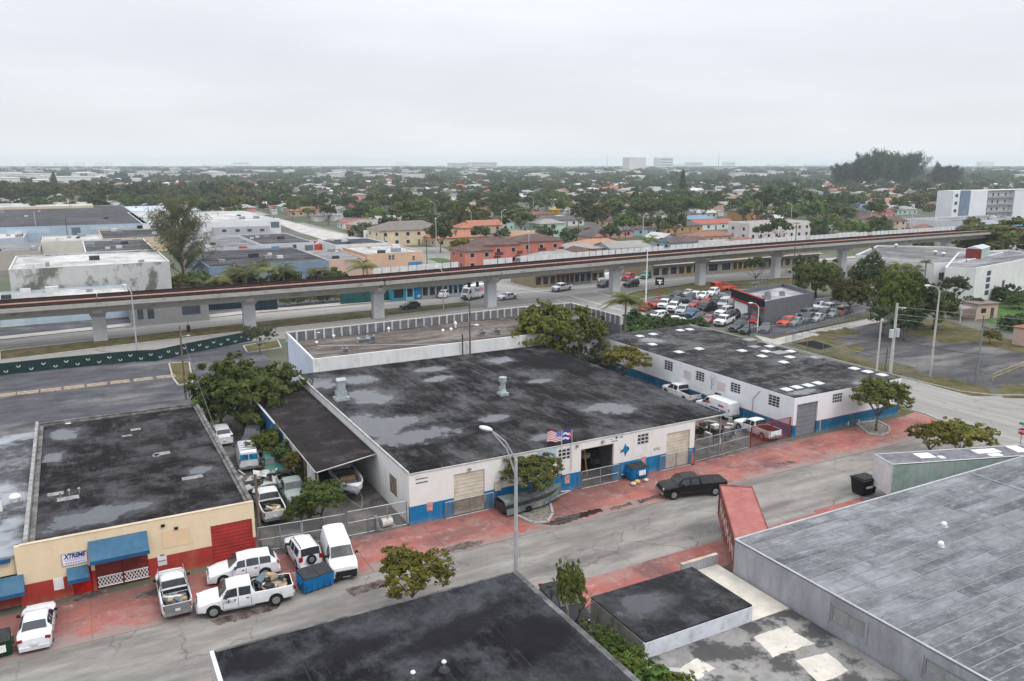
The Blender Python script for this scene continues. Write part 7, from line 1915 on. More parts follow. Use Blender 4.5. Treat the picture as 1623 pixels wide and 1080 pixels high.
fence('gate','low wire gate before the right cream shutter',[(dC[0]-.9,Y0-.3),(dC[1]+.1,Y0-.3)],1.55,GALV,WIRE,2.1,(.03,1.),'gate',rp=.045)
fence('gate','low wire gate before the left cream shutter',[(dA[0]-.9,Y0-.3),(dA[1]+.7,Y0-.3)],1.5,GALV,WIRE,2.1,(.03,1.),'gate',rp=.045)
obj('plywood_backing',MB().box(dA[0],Y0-.26,.7,dA[1],Y0-.22,1.5),M('plywood_dirty',(.3,.25,.19),.9,.3,2),None).__setitem__('label','dirty plywood sheets behind the left shutter gate')
bpy.data.objects['plywood_backing']['category']='board'
fence('gate','tall wire gate of the side yard right of the workshop corner',[(52.4,58.3),(56.3,58.6),(60.2,58.9)],2.3,GALV,WIRE,2.0,(.03,.55,1.),'gate',rp=.055)
RP=M('red_gate_steel',(.25,.035,.035),.6,.15)
fence('gate','left leaf of the dark red screened gate',[(60.5,58.9),(63.6,59.1)],2.2,RP,WIRER,3.1,(.03,1.),'gate',rp=.07)
fence('gate','right leaf of the dark red screened gate beside the grey shutter',[(63.7,59.1),(66.5,59.2)],2.3,RP,WIRER,2.8,(.03,1.),'gate',rp=.07)
# printed green fabric fence beside the avenue
GRF=M('green_fabric',(.016,.042,.038),.8,.15,1.5,dirt=(.03,.06,.055),ds=.5);fpts=px([(-150,612),(0,596),(80,587),(183,577),(216,574),(248,573),(300,561),(345,552),(400,541)])
gf=fence('fabric_fence','dark green fabric fence printed with white marks along the avenue',fpts,1.75,DARKMET,GRF,3.0,(1.,),rp=.03)
mk=MB();r_=random.Random(2)
tot_=0
for(a,b) in zip(fpts[:-1],fpts[1:]):
 d=Vector((b[0]-a[0],b[1]-a[1]));n=int(d.length/1.25);an=math.atan2(d.y,d.x)
 for i in range(n):
  s=(i+.5)/n;zc=.6+.55*(i%2)
  for k in range(7):
   th_=math.pi*(1+k/6);
   u=math.cos(th_)*.2;w=math.sin(th_)*.2
   cx_=a[0]+d.x*s+math.cos(an)*u-fpts[0][0]+.015*math.sin(an);cy_=a[1]+d.y*s+math.sin(an)*u-fpts[0][1]-.02
   mk.obox((cx_,cy_,zc+w),(.14,.012,.12),an)
o=obj('white_print',mk,LINEW,gf);o['kind']='stuff'
fence('fence','low wire fence along the back of the cream workshop',[(-30,90.5),(9.5,89.6)],1.6,GALV,WIRE,3.2,(1.,),rp=.035)
fence('fence','wire fence between the car lot and the vacant lot',px([(1245,543),(1330,518),(1420,494)]),1.8,GALV,WIRE,3.0,(1.,),rp=.035)
fence('fence','wire fence along the alley side of the vacant lot',px([(1255,547),(1330,568),(1400,588),(1452,598)]),1.8,GALV,WIRE,3.0,(1.,),rp=.035)
fence('fence','wire fence along the street side of the vacant lot',px([(1452,597),(1500,600),(1568,618)]),1.8,GALV,WIRE,3.0,(1.,),rp=.035)
fence('fence','grey screened fence right of the car lot office',px([(1292,492),(1335,488),(1388,480)]),2.4,GALV,M('screen_grey',(.22,.22,.23),.8,.2),2.2,(1.,),rp=.05)
fence('fence','wire fence on the near edge of the car lot',px([(1190,533),(1225,531),(1290,517),(1380,493)]),1.6,GALV,WIRE,3.0,(1.,),rp=.035)
fence('fence','dark green screened fence on the far side of the avenue',px([(395,494),(440,491)]),2.2,DARKMET,M('dark_screen',(.02,.035,.045),.8,.2),2.4,(1.,),rp=.05)
fence('fence','long dark screened fence behind the avenue left of the dark bushes',px([(310,493),(350,491),(390,489)]),2.2,DARKMET,MATS['dark_screen'],2.4,(1.,),rp=.05)
fence('fence','green screened fence left of the blue shop',px([(540,483),(580,480),(618,476)]),2.2,DARKMET,M('green_screen',(.02,.09,.09),.8,.2),2.4,(1.,),rp=.05)
fence('gate','yellow barrier gate lying open on the vacant lot',px([(1573,604),(1622,584)]),1.0,M('barrier_yellow',(.5,.38,.15),.6,.2),WIRE,3,(.5,1.),'gate',rp=.05,fabric=False)
# stop sign and street name at the right edge
x,y=at(1615.5,716);t=thing('stop_sign','red stop sign with a small green street name plate at the right edge','road sign',(x,y,0))
zc=ztop(x,y,684)
obj('post',MB().cyl(0,0,0,ztop(x,y,670),.04,None,6),GALV,t)
oc=[(math.cos(R(22.5+45*i))*.42,math.sin(R(22.5+45*i))*.42) for i in range(8)];yw=math.atan2(y,x)-math.pi/2
def facing(mb_pts,dd,m,nm,k=1.):return obj(nm,MB().add([(a*k,dd,b*k) for a,b in mb_pts]+[(a*k,dd+.008,b*k) for a,b in mb_pts],[tuple(range(8)),tuple(range(8,16))[::-1]]+[(i,(i+1)%8,8+(i+1)%8,8+i) for i in range(8)]),m,t,loc=(0,0,zc),rz=yw)
facing(oc,-.06,WHITE,'border');facing(oc,-.07,M('sign_red',(.5,.02,.03),.5,.05),'plate',.92)
text('lettering','STOP',.3,WHITE,t,(math.sin(yw)*.075,-math.cos(yw)*.075,zc),(R(90),0,yw),bold=.012)
obj('name_plate',MB().box(-.35,-.02,ztop(x,y,672)-.12,.35,.02,ztop(x,y,672)+.12),M('plate_green',(.02,.25,.18),.5,.05),t,rz=yw)
# wheel stops in the car park
wsm=MB().box(-1.2,-.1,0,1.2,.1,.15).mesh('wheel_stop',M('wheel_stop_cream',(.55,.45,.34),.9,.2,2))
for i in range(8):
 a=at(8+i*36.5,627.5-i*4.2)
 for k in range(2):
  q=(a[0],a[1]+k*.9-.45)
  tag(obj('wheel_stop',wsm,None,loc=(*q,.01),rz=R(1)),'cream concrete wheel stop in the double row across the empty car park','wheel stop','wheel stops in the car park')
# ------------------------------------------------------------------ blocks beyond the avenue (front corners taken at roof height)
def blk(name,label,fl,fr_,back,h,wm,rm,cat='building',par=.25,cope=None,holesS=(),win=(),doors=(),x1=None,y1=None):
 a,b=at(*fl,h),at(*fr_,h);y0_=(a[1]+b[1])/2
 yb=y1 if y1 else at(fl[0],back,h)[1]
 t=flat(name,label,cat,a[0],x1 or b[0],y0_,max(yb,y0_+4),h,wm,rm,par=par,cope=cope,th=.25)
 for k in range(5):
  X_=a[0]+(b[0]-a[0])*rnd.uniform(.08,.92);Y_=y0_+(max(yb,y0_+4)-y0_)*rnd.uniform(.1,.9);s_=rnd.uniform(.4,1.2);obj('roof_unit',MB().box(X_-s_,Y_-s_*.7,h-par,X_+s_,Y_+s_*.7,h-par+s_*.9),(GALV,FRW,DARKMET)[k%3],t,world=True)
 for(p,q,m,nm) in win:
  u0_,zz1=atY(*p,y0_);u1_,zz0=atY(*q,y0_);obj(nm,MB().box(min(u0_,u1_),y0_-.05,zz0,max(u0_,u1_),y0_-.004,zz1),m,t,world=True)
 return t,y0_
RFW=roofmat('white_membrane_roof',(.62,.62,.6),(.42,.42,.4),(.75,.75,.74),s=.05,seed=2,pale=.5)
RFD=roofmat('dark_far_roof',(.07,.07,.077),(.035,.035,.038),(.22,.22,.23),s=.05,seed=7,pale=.6,streak=(.4,2,1))
RFG=roofmat('grey_far_roof',(.27,.27,.28),(.16,.16,.17),(.45,.45,.46),s=.05,seed=12,pale=.6,streak=(.4,2,1))
def wmt(name,c,dirt=(.3,.29,.27),**kw):return M(name,c,.8,.08,.3,dirt=dirt,ds=.15,dlo=.55,dhi=.75,**kw)
MOULD=M('mouldy_white_wall',(.52,.52,.51),.85,.12,.3,dirt=(.07,.078,.05),ds=.3,dlo=.47,dhi=.58,stretch=(1,1,.7))
D1=M('far_door_dark',(.07,.08,.1),.6,.2);D2=M('far_door_slate',(.12,.16,.2),.6,.1);RW=M('far_red_panel',(.5,.06,.05),.6,.1);BLW=M('far_blue_panel',(.06,.22,.42),.6,.1)
blk('warehouse','long white warehouse with a mouldy wall and a bleached roof left of the she-oak',(13,429),(268,414),407,9,MOULD,RFW,cope=FRW)
blk('warehouse','pale blue low building behind the railway at the left edge',(-60,478),(205,466),448,4.9,wmt('pale_blue_wall',(.42,.52,.6)),RFW,win=[((0,500),(40,522),wmt('paler_panel',(.5,.58,.64)),'mural_panel')],y1=184)
t_,y_=blk('open_shed','open fronted grey shed with dark bays behind the first railway pier',(207,487),(330,478),470,3.6,wmt('shed_grey',(.28,.28,.28)),RFG,win=[((217,490),(228,506),D1,'open_bay'),((233,489),(245,505),D1,'open_bay'),((288,484),(318,497),D1,'open_bay')])
blk('warehouse','long blue grey hall with a dark streaked roof at the far left',(-140,366),(234,353),332,7,wmt('blue_grey_wall',(.36,.45,.55)),RFD,win=[((113,361),(129,378),D2,'shutter'),((217,358),(233,365),D2,'shutter'),((143,359),(225,362),wmt('paler_band',(.45,.52,.6)),'fascia_panel'),((10,364),(80,369),MATS['paler_band'],'fascia_panel')])
blk('warehouse','cream parapet hall behind the blue grey hall',(-60,330),(148,326),324,8,wmt('cream_far_wall',(.6,.52,.36)),RFW)
blk('warehouse','small grey blue shed at the left edge before the blue grey hall',(-20,378),(37,378),370,5,wmt('shed_blue_grey',(.42,.46,.55)),RFW)
blk('warehouse','flat tan roofed yard building with crates at the left edge',(-30,403),(62,398),388,5,wmt('tan_far_wall',(.4,.37,.33)),RFG)
blk('warehouse','low building with a long white roof behind the mouldy one',(65,384),(162,380),375,6,wmt('cream_pale_wall',(.58,.55,.5)),RFW)
blk('warehouse','dark roofed building with white party wall behind the mouldy warehouse',(135,400),(246,396),382,7,wmt('white_far_wall',(.6,.6,.6)),RFD,cope=FRW)
blk('warehouse','dark low roof with a cream front edge left of the she-oak',(163,379),(300,373),365,5,wmt('cream_front',(.6,.5,.36)),RFD)
blk('warehouse','white hall with slate doors behind the she-oak top',(228,356),(330,350),336,7,wmt('white_hall_wall',(.68,.7,.72)),RFW,win=[((238,358),(252,366),D2,'shutter')])
blk('warehouse','pale blue roofed hall behind the white one',(208,335),(320,333),327,7,wmt('pale_hall_wall',(.5,.55,.6)),M('pale_blue_roof',(.5,.56,.62),.6,.1,.05))
blk('warehouse','wide white vaulted warehouse in the left middle distance',(320,352),(446,349),336,8,MATS['white_hall_wall'],RFW,win=[((429,352),(443,361),D2,'shutter')])
blk('warehouse','grey block with pairs of small windows left of the street',(338,361),(427,358),352,6,wmt('grey_far_wall',(.42,.43,.46)),RFG,win=[((a,364-i*.4),(a+7,368-i*.4),D1,'window') for i,a in enumerate((352,373,392,412))])
blk('warehouse','low grey roofed sheds right of the she-oak',(325,396),(412,389),374,5,wmt('grey_pale_wall',(.5,.5,.52)),RFG,win=[((378,391),(392,393.5),RW,'red_sign')])
blk('warehouse','dark roofed white walled workshop with a slate shutter by the alley',(412,387),(499,384),371,5,wmt('grey_white_wall',(.55,.56,.58)),RFD,win=[((464,388),(470,394),D1,'window'),((483,389),(497,401),D2,'shutter'),((430,391),(443,398),BLW,'blue_sign')])
blk('warehouse','dark patchy roofed blue grey building behind the palms',(330,423),(522,413),398,6,wmt('slate_blue_wall',(.2,.27,.36)),RFD)
blk('warehouse','pale roofed building with pink wall left of the beige block',(522,413),(577,408),396,6,wmt('pink_wall',(.62,.42,.34)),RFG)
blk('warehouse','white block with a dark flat roof behind the beige block',(530,388),(616,385),379,5,MATS['white_hall_wall'],RFD)
blk('warehouse','small white shed with a red front by the alley',(500,388),(522,386),380,4,wmt('red_front',(.55,.07,.06)),RFW)
bb,by0=blk('warehouse','beige two storey block with a white roof and a small blue awning',(583,404),(670,398.5),390,6.3,wmt('beige_wall',(.62,.42,.3)),RFW,cope=M('white_coping_far',(.6,.6,.6)),win=[((616,405),(619.5,408),D1,'window'),((621.5,404.5),(625,407.5),D1,'window'),((616,409),(619.5,411.5),D1,'window'),((621.5,408.5),(625,411.3),D1,'window'),((654,406),(657,408.5),D1,'window'),((654,409.5),(657,412),D1,'window'),((647,416),(669,422),BLW,'blue_awning')])
# shops with coloured fronts along the far side of the avenue
def shops(name,label,a,b,back,h,fronts,rm=RFG):
 p,q=at(*a),at(*b);y0_=(p[1]+q[1])/2
 t=flat(name,label,'shops',p[0],q[0],y0_,y0_+back,h,wmt('shop_wall_'+name,fronts[0][2]),rm,th=.25)
 n=len(fronts)
 for f0,f1,c,k in fronts:
  u0_,u1_=p[0]+(q[0]-p[0])*f0,p[0]+(q[0]-p[0])*f1
  m=M('shopfront_%.2f_%.2f_%.2f'%c,c,.7,.12,1)
  obj('shopfront',MB().box(u0_+.05,y0_-.12,.02,u1_-.05,y0_-.004,h-.3),m,t,world=True)
  for i in range(k):
   w=(u1_-u0_)/k;obj('window',MB().box(u0_+w*(i+.18),y0_-.17,.7,u0_+w*(i+.82),y0_-.125,2.5),GLASS,t,world=True)
 obj('canopy',MB().box(p[0],y0_-1.3,h-.9,q[0],y0_-.18,h-.78),CONCL,t,world=True)
 return t
shops('corner_shops','row of blue and grey shopfronts under the railway left of the delivery truck',(618,477),(752,468),14,4.3,[(0,.17,(.05,.25,.35),1),(.17,.27,(.2,.55,.62),1),(.27,.36,(.02,.18,.4),0),(.36,.62,(.3,.3,.3),3),(.62,1,(.3,.4,.5),6)])
shops('yellow_shops','long yellow and brown row of shops under the railway',(845,456),(960,448),12,4.3,[(0,.3,(.27,.22,.14),3),(.3,.55,(.18,.1,.07),4),(.55,.8,(.16,.16,.17),3),(.8,1,(.34,.29,.2),2)])
shops('yellow_shops','right part of the yellow row of shops beyond the turquoise jeep',(1030,441),(1300,420),12,4.3,[(0,.14,(.34,.31,.27),3),(.14,.3,(.34,.27,.15),4),(.3,.45,(.3,.29,.27),2),(.45,.6,(.36,.27,.14),5),(.6,.72,(.2,.18,.16),2),(.72,1,(.33,.29,.22),6)])
# car lot office
h_=4.6
pa,pb,pc,pd=at(1165,462,h_),at(1212,478,h_),at(1290,463,h_),at(1245,452,h_)
u_=Vector((pc[0]-pb[0],pc[1]-pb[1]));v_=Vector((pa[0]-pb[0],pa[1]-pb[1]))
of=thing('car_lot_office','dark grey flat office with a black and red front band among the cars','building',(pb[0],pb[1],0))
OG=M('office_grey',(.13,.135,.15),.8,.08,1)
P0,P1,P2,P3=Vector(pb),Vector(pb)+u_,Vector(pb)+u_+v_,Vector(pb)+v_
for A,B in((P0,P1),(P1,P2),(P2,P3),(P3,P0)):
 d=B-A;an=math.atan2(d.y,d.x);mid=(A+B)/2
 obj('wall',MB().obox((mid.x,mid.y,h_/2),(d.length,.25,h_),an),OG,of,world=True)
obj('roof',MB().prism([tuple(q) for q in(P0,P1,P2,P3)],h_-1.0,h_-.8),M('office_roof',(.3,.3,.32),.6,.2,.3,dirt=(.5,.5,.52),ds=.15),of,world=True)
d=P3-P0;an=math.atan2(d.y,d.x);mid=(P0+P3)/2;nn=Vector((-d.y,d.x)).normalized()*(1 if(Vector((-d.y,d.x)).dot(-mid)>0) else-1)
obj('front_band',MB().obox((mid.x+nn.x*.4,mid.y+nn.y*.4,h_-.3),(d.length+.6,.5,1.5),an),M('band_black',(.01,.01,.014),.4,.1),of,world=True)
obj('red_trim',MB().obox((mid.x+nn.x*.42,mid.y+nn.y*.42,h_-1.2),(d.length+.8,.7,.28),an).obox((mid.x+nn.x*.42,mid.y+nn.y*.42,h_+.5),(d.length+.7,.56,.12),an),M('trim_red',(.35,.03,.03),.6,.1),of,world=True)
q=P0+(P3-P0)*.72+nn*.2;obj('garage_door',MB().obox((q.x,q.y,1.5),(d.length*.45,.1,2.8),an),WHITE,of,world=True)
q=P0+(P3-P0)*.25+nn*.2;obj('door',MB().obox((q.x,q.y,1.1),(1.1,.1,2.2),an),M('office_door_grey',(.25,.25,.27),.5,.1),of,world=True)
for i,(fx_,fy_,s_) in enumerate(((.25,.35,1.2),(.4,.55,.9),(.6,.4,.8))):
 q=P0+u_*fx_+v_*fy_
 t=thing('air_conditioner',('larger grey unit on the office roof','middle unit on the office roof','small unit at the right of the office roof')[i],'roof unit',(q.x,q.y,h_-.8));obj('casing',MB().box(-s_/2,-s_/2,0,s_/2,s_/2,.8),GALV,t);obj('fan',MB().cyl(0,0,.8,.86,s_*.4,None,10),DARKMET,t)
# stacked frames, red truck, sign pole of the lot
x,y=at(1200,462);t=thing('steel_racking','stack of silver steel frames behind the car lot office','racking',(x,y,0),.2)
mb=MB()
for i in range(5):
 for j in range(3):
  z=.3+j*.95;mb.tube([(-2.4+i*1.2,-.8,z),(-2.4+i*1.2,.8,z)],.07,4)
  mb.tube([(-2.4+i*1.2,-.8,0),(-2.4+i*1.2,-.8,3)],.07,4);mb.tube([(-2.4+i*1.2,.8,0),(-2.4+i*1.2,.8,3)],.07,4)
  mb.tube([(-2.4,-.8,z),(2.4,-.8,z+.2)],.06,4)
obj('frame',mb,GALV,t)
x,y=at(1146,462);t=thing('flatbed_truck','orange red flatbed wrecker parked behind the cars','truck',(x,y,0),R(175))
OR_=M('truck_orange',(.5,.07,.04),.5,.1);obj('cab',MB().box(1.2,-1,.7,3,1,2.3),OR_,t);obj('bed',MB().box(-3.2,-1.05,.8,1.15,1.05,1.05).tube([(-3,0,1.06),(.5,0,2.4)],.18,5),OR_,t)
obj('windscreen',MB().box(3.0,-.8,1.5,3.03,.8,2.15),CGLASS,t)
for xx in(2.2,-1.8):
 for s_ in(-1,1):obj('wheel',MB().tube([(xx,s_*.9-.12,.42),(xx,s_*.9+.12,.42)],[.42,.42],14),RUBBER,t)
x,y=at(1044,488);zt=ztop(x,y,440);t=thing('pole_sign','black sign with white figures on a red pole at the car lot corner','sign',(x,y,0));an=math.atan2(y,x)-math.pi/2
obj('pole',MB().cyl(0,0,0,zt,.12,None,8),M('pole_red',(.45,.05,.04),.6,.1),t);obj('board',MB().box(-.9,-.15,zt-1.6,.9,.15,zt),BLACK,t,rz=an)
obj('emblem',MB().box(-.55,-.17,zt-.7,.5,-.155,zt-.45).box(-.3,-.17,zt-1.1,.6,-.155,zt-.95).box(-.1,-.17,zt-1.4,.2,-.155,zt-.7),WHITE,t,rz=an)
# white hall with the grey flat roof, right
h_=8.0
HWm=wmt('hall_white',(.68,.68,.68),(.45,.45,.44));GRF2=roofmat('gravel_roof_hall',(.2,.2,.2),(.13,.13,.13),(.34,.34,.34),s=.05,seed=21,pale=.6)
c0,c1,c2=at(1357,404,h_),at(1474,440,h_),at(1500,418,h_)
hx0,hy0,hy1=(c0[0]+c1[0])/2-9+6,c1[1]+1,c0[1]+8
hall=thing('white_hall','big white hall with a wide grey gravel roof and garden trees before it','building',(c1[0],c1[1],0))
prof4=[at(1357,404,h_),at(1470,416,h_),at(1520,416,h_),at(1520,396,h_),at(1392,388,h_)]
pts5=[(148.5,110.5),(196,110.5),(196,147),(160,147),(148.5,134)]
def polyb(t,pts,h,wm,rm,par=.35):
 n=len(pts)
 for i in range(n):
  A,B=Vector(pts[i]),Vector(pts[(i+1)%n]);d=B-A;an=math.atan2(d.y,d.x);mid=(A+B)/2
  obj('wall',MB().obox((mid.x,mid.y,h/2),(d.length-.02,.3,h),an),wm,t,world=True)
 obj('roof',MB().prism(pts,h-par-.2,h-par),rm,t,world=True)
 return t
q=[at(1357,404,h_),at(1480,417,h_),at(1517,415.5,h_),at(1590,400,h_),at(1500,391,h_),at(1392,389,h_)]
polyb(hall,[tuple(v) for v in q],h_,HWm,GRF2)
hy=[atX] # side details on the near wall
A,B=Vector(q[0]),Vector(q[1])
for f_ in(.12,.2,.34,.47):
 m_=A+(B-A)*f_;d=B-A;an=math.atan2(d.y,d.x)
 obj('window',MB().obox((m_.x,m_.y,h_-3),(1.6,.36,2),an),D1,hall,world=True)
m_=B+(Vector(q[2])-B)*.5;d=Vector(q[2])-B;obj('window',MB().obox((m_.x,m_.y,5.0),(d.length*.5,.38,1.6),math.atan2(d.y,d.x)),D1,hall,world=True)
hb=thing('white_hall','taller white windowless wing with a column of small dark windows at the right edge','building',(180,110,0))
h2=8.2
q2=[at(1499,424,h2),at(1546,425,h2),at(1660,404,h2),at(1600,396,h2),at(1520,400,h2)]
polyb(hb,[tuple(v) for v in q2],h2,HWm,RFG)
A,B=Vector(q2[1]),Vector(q2[2]);d=B-A;an=math.atan2(d.y,d.x)
for z in(6.6,5.2,3.8,2.4):
 m_=A+d*.17;obj('window',MB().obox((m_.x,m_.y,z),(1.9,.4,1.0),an),D1,hb,world=True)
m_=A+d*.38;obj('door',MB().obox((m_.x,m_.y,3.2),(1.2,.4,2.2),an),D1,hb,world=True)
x,y=at(1545,410,h_-.3);t=thing('roof_house','pale green metal plant room with a dark red end on the hall roof','plant room',(x,y,h_-.3),.35)
obj('casing',MB().box(-1.8,-1.6,0,6.5,1.6,2.4),wmt('plant_green',(.38,.47,.44)),t);obj('end_panel',MB().box(-1.9,-1.62,0,-1.802,1.62,2.4),M('plant_red',(.22,.04,.04),.7,.1),t)
obj('roof',MB().add([(-1.9,-1.7,2.41),(6.6,-1.7,2.41),(6.6,1.7,2.41),(-1.9,1.7,2.41),(-1.9,0,2.9),(6.6,0,2.9)],[(0,1,5,4),(2,3,4,5),(0,4,3),(1,2,5)]),wmt('plant_roof',(.5,.55,.53)),t)
for i,(a,b) in enumerate(((1482,404),(1495,407),(1420,393))):
 x,y=at(a,b,h_-.3);t=thing('roof_vent',('white vent pair member left of the green plant room','white vent nearest to the green plant room','lone white vent at the back of the gravel roof')[i],'roof vent',(x,y,h_-.3));obj('pipe',MB().cyl(0,0,0,.7,.3,None,8),GALV,t);obj('cap',MB().dome(0,0,.7,.5,.4,10,3),WHITE,t)
# garden shed with carport, peach hut
x,y=at(1551,503);t=thing('garden_shed','small peach shed with a flat grey roof on the lawn','shed',(x,y,0),R(-10))
PW=wmt('peach_wall',(.55,.4,.32));obj('wall',MB().box(-2.6,-1.8,0,2.6,1.8,2.9),PW,t);obj('roof',MB().box(-2.9,-2.1,2.905,2.9,2.1,3.05),M('shed_roof',(.2,.17,.16),.9,.2),t);obj('door',MB().box(.8,-1.84,.1,1.6,-1.803,2.1),D1,t);obj('window',MB().box(-1.6,-1.84,1.2,-.4,-1.803,2.1),GLASS,t)
x,y=at(1522,507);t=thing('carport','open lean-to roof on thin posts beside the peach shed','carport',(x,y,0),R(-10));obj('roof',MB().box(-2,-1.8,2.3,2,1.8,2.42),RFG,t)
for a in(-1.9,1.9):
 for b in(-1.7,1.7):obj('post',MB().box(a-.06,b-.06,0,a+.06,b+.06,2.29),FRW,t)
x,y=at(1632,548);t=thing('garden_shed','peach hut cut by the right edge of the photograph','shed',(x,y,0));obj('wall',MB().box(-1.6,-2,0,2.5,2,2.9),PW,t);obj('roof',MB().box(-1.8,-2.2,2.905,2.7,2.2,3.05),M('shed_roof_red',(.3,.13,.09),.9,.2),t)
# ------------------------------------------------------------------ houses
HWALL=M('house_render',(1,1,1),.85,.1,.3,objcol=True);
def tilemat():
 m,t,b=new_mat('house_roof_tiles');oi=N(t,'ShaderNodeObjectInfo').outputs['Color'];b.inputs['Roughness'].default_value=.85
 f=noise(t,pos(t),.6,6,.7,.3,.7);c=mixc(t,f,mixc(t,1.,oi,(.62,)*3,'MULTIPLY'),oi);c=mixc(t,mulv(t,noise(t,pos(t),.15,5,.6,.5,.7),.4),c,(.18,.17,.16));t.links.new(c,b.inputs['Base Color']);return m
HROOF=tilemat()
HT={}
def house_tpl(w,d,h,rh,kind):
 key=(w,d,h,rh,kind)
 if key in HT:return HT[key]
 wm=MB().box(-w/2,-d/2,0,w/2,d/2,h)
 rm=MB();ov=.5;x,y=w/2+ov,d/2+ov
 if kind=='flat':
  wm=MB();wm.box(-w/2,-d/2,0,w/2,-d/2+.2,h+.4).box(-w/2,d/2-.2,0,w/2,d/2,h+.4).box(-w/2,-d/2+.2,0,-w/2+.2,d/2-.2,h+.4).box(w/2-.2,-d/2+.2,0,w/2,d/2-.2,h+.4)
  rm.box(-w/2+.2,-d/2+.2,h-.1,w/2-.2,d/2-.2,h+.1)
 elif kind=='hip':
  r_=min(x,y)*.95
  A=[(-x,-y,h-.08),(x,-y,h-.08),(x,y,h-.08),(-x,y,h-.08),(-x+r_,0,h+rh),(x-r_,0,h+rh)]
  rm.add(A,[(0,1,5,4),(1,2,5),(2,3,4,5),(3,0,4),(0,3,2,1)])
 elif kind=='gable': # ridge along x
  rm.add([(-x,-y,h-.12),(x,-y,h-.12),(x,y,h-.12),(-x,y,h-.12),(-x,0,h+rh),(x,0,h+rh)],[(0,1,5,4),(2,3,4,5),(0,3,2,1)])
  wm.add([(-w/2,-d/2,h),(-w/2,d/2,h),(-w/2,0,h+rh*.93)],[(0,2,1)]);wm.add([(w/2,-d/2,h),(w/2,d/2,h),(w/2,0,h+rh*.93)],[(0,1,2)])
 else: # gabley: ridge along y
  rm.add([(-x,-y,h-.12),(x,-y,h-.12),(x,y,h-.12),(-x,y,h-.12),(0,-y,h+rh),(0,y,h+rh)],[(3,0,4,5),(1,2,5,4),(0,3,2,1)])
  wm.add([(-w/2,-d/2,h),(w/2,-d/2,h),(0,-d/2,h+rh*.93)],[(0,1,2)])
 HT[key]=(wm.mesh('wall',HWALL),rm.mesh('roof',HROOF));return HT[key]
WINM=MB().box(-.6,-.04,0,.6,.0,1.2).mesh('window',GLASS);WFRM=MB().box(-.7,-.03,-.1,.7,-.005,1.3).mesh('window',FRW);DOORM=MB().box(-.45,-.04,0,.45,0,2.1).mesh('door',M('house_door',(.2,.15,.12),.6,.2))
def house(x,y,w,d,h,rh,kind,wc,rc,label,rz=0,group=None,wins=True,cat='house',storeys=1,name='house'):
 t=thing(name,label,cat,(x,y,0),rz,group);wm,rm=house_tpl(w,d,h,rh,kind)
 obj('wall',wm,None,t,color=wc);obj('roof',rm,None,t,color=rc)
 if wins:
  n=max(2,int(w/4))
  for s_ in range(storeys):
   z=.9+s_*2.8
   for i in range(n):
    u=-w/2+w*(i+.5)/n
    if i==n//2 and s_==0:obj('door',DOORM,None,t,loc=(u,-d/2-.003,.02))
    else:f_=obj('window',WFRM,None,t,loc=(u,-d/2-.003,z));obj('pane',WINM,None,f_,loc=(0,-.03,0))
   for v in((-.25,.25) if d>8 else(0,)):
    f_=obj('window',WFRM,None,t,loc=(-w/2-.003,d*v,z),rz=R(-90));obj('pane',WINM,None,f_,loc=(0,-.03,0))
 return t
def hp(cx,eave,w,d,h,rh,kind,wc,rc,label,**kw):
 """house whose near eave is seen at image point (cx, eave)"""
 x,y=at(cx,eave,h);return house(x,y+d/2,w,d,h,rh,kind,wc,rc,label,**kw)
C_R,C_O,C_DG,C_BR,C_LG,C_W=(.24,.085,.06),(.42,.16,.09),(.09,.09,.095),(.11,.06,.05),(.33,.32,.3),(.6,.6,.58)
W_=dict(white=(.65,.65,.63),cream=(.6,.5,.36),pink=(.6,.3,.25),blue=(.32,.44,.55),mint=(.42,.57,.5),orange=(.45,.26,.12),tan=(.5,.38,.27),grey=(.4,.4,.4),salmon=(.52,.2,.15),yellow=(.5,.42,.2))
exp=[]
def H_(*a,**k):
 t=hp(*a,**k);exp.append((t.location.x,t.location.y,max(a[2],a[3])*.75));return t
# salmon apartment blocks with stairs
for i,(cx,ev,lb) in enumerate(((790,388,'left salmon block of two storey flats with a brown roof and slanting stairs'),(858,382,'right salmon block of two storey flats with a brown roof and slanting stairs'))):
 t=H_(cx,ev,15,11,6.0,1.8,'hip',W_['salmon'],C_BR,lb,cat='flats',storeys=2,group=None,name='apartment_block')
 st=MB()
 for s_ in(-6.4,1.0):
  st.add([(s_,-5.9,.1),(s_+4.5,-5.9,3.0),(s_+4.5,-5.9,3.5),(s_,-5.9,.6),(s_,-6.9,.1),(s_+4.5,-6.9,3.0),(s_+4.5,-6.9,3.5),(s_,-6.9,.6)],[(0,1,2,3),(4,7,6,5),(3,2,6,7),(0,4,5,1)])
 obj('stair',st,HWALL,t,color=(.5,.16,.12));obj('balcony',MB().box(-1.9,-6.9,2.9,.9,-5.55,3.05).box(5.5,-6.9,2.9,7.4,-5.55,3.05),CONC,t)
 obj('balcony_rail',MB().box(-1.9,-6.95,3.06,.9,-6.9,3.95).box(5.5,-6.95,3.06,7.4,-6.9,3.95),M('rail_dark_red',(.15,.04,.04),.6,.1),t)
H_(760,397,9,10,5.6,1.6,'hip',W_['salmon'],C_BR,'salmon end house behind the ochre tree',storeys=2)
gh=H_(655,364,26,14,5.8,2.8,'hip',W_['cream'],(.2,.175,.15),'large two storey cream house with an olive grey tiled roof',storeys=2)
H_(690,362,11,8,5.6,1.6,'gabley',(.5,.42,.4),(.2,.175,.15),'cream wing at the right of the olive roofed house',storeys=2)
H_(772,357,14,9,5.6,1.8,'gable',W_['tan'],C_O,'two storey house with a bright orange tile roof',storeys=2)
H_(742,361,6,8,5.6,1.8,'hip',W_['tan'],C_O,'small orange roofed tower house left of the bright orange one',storeys=2)
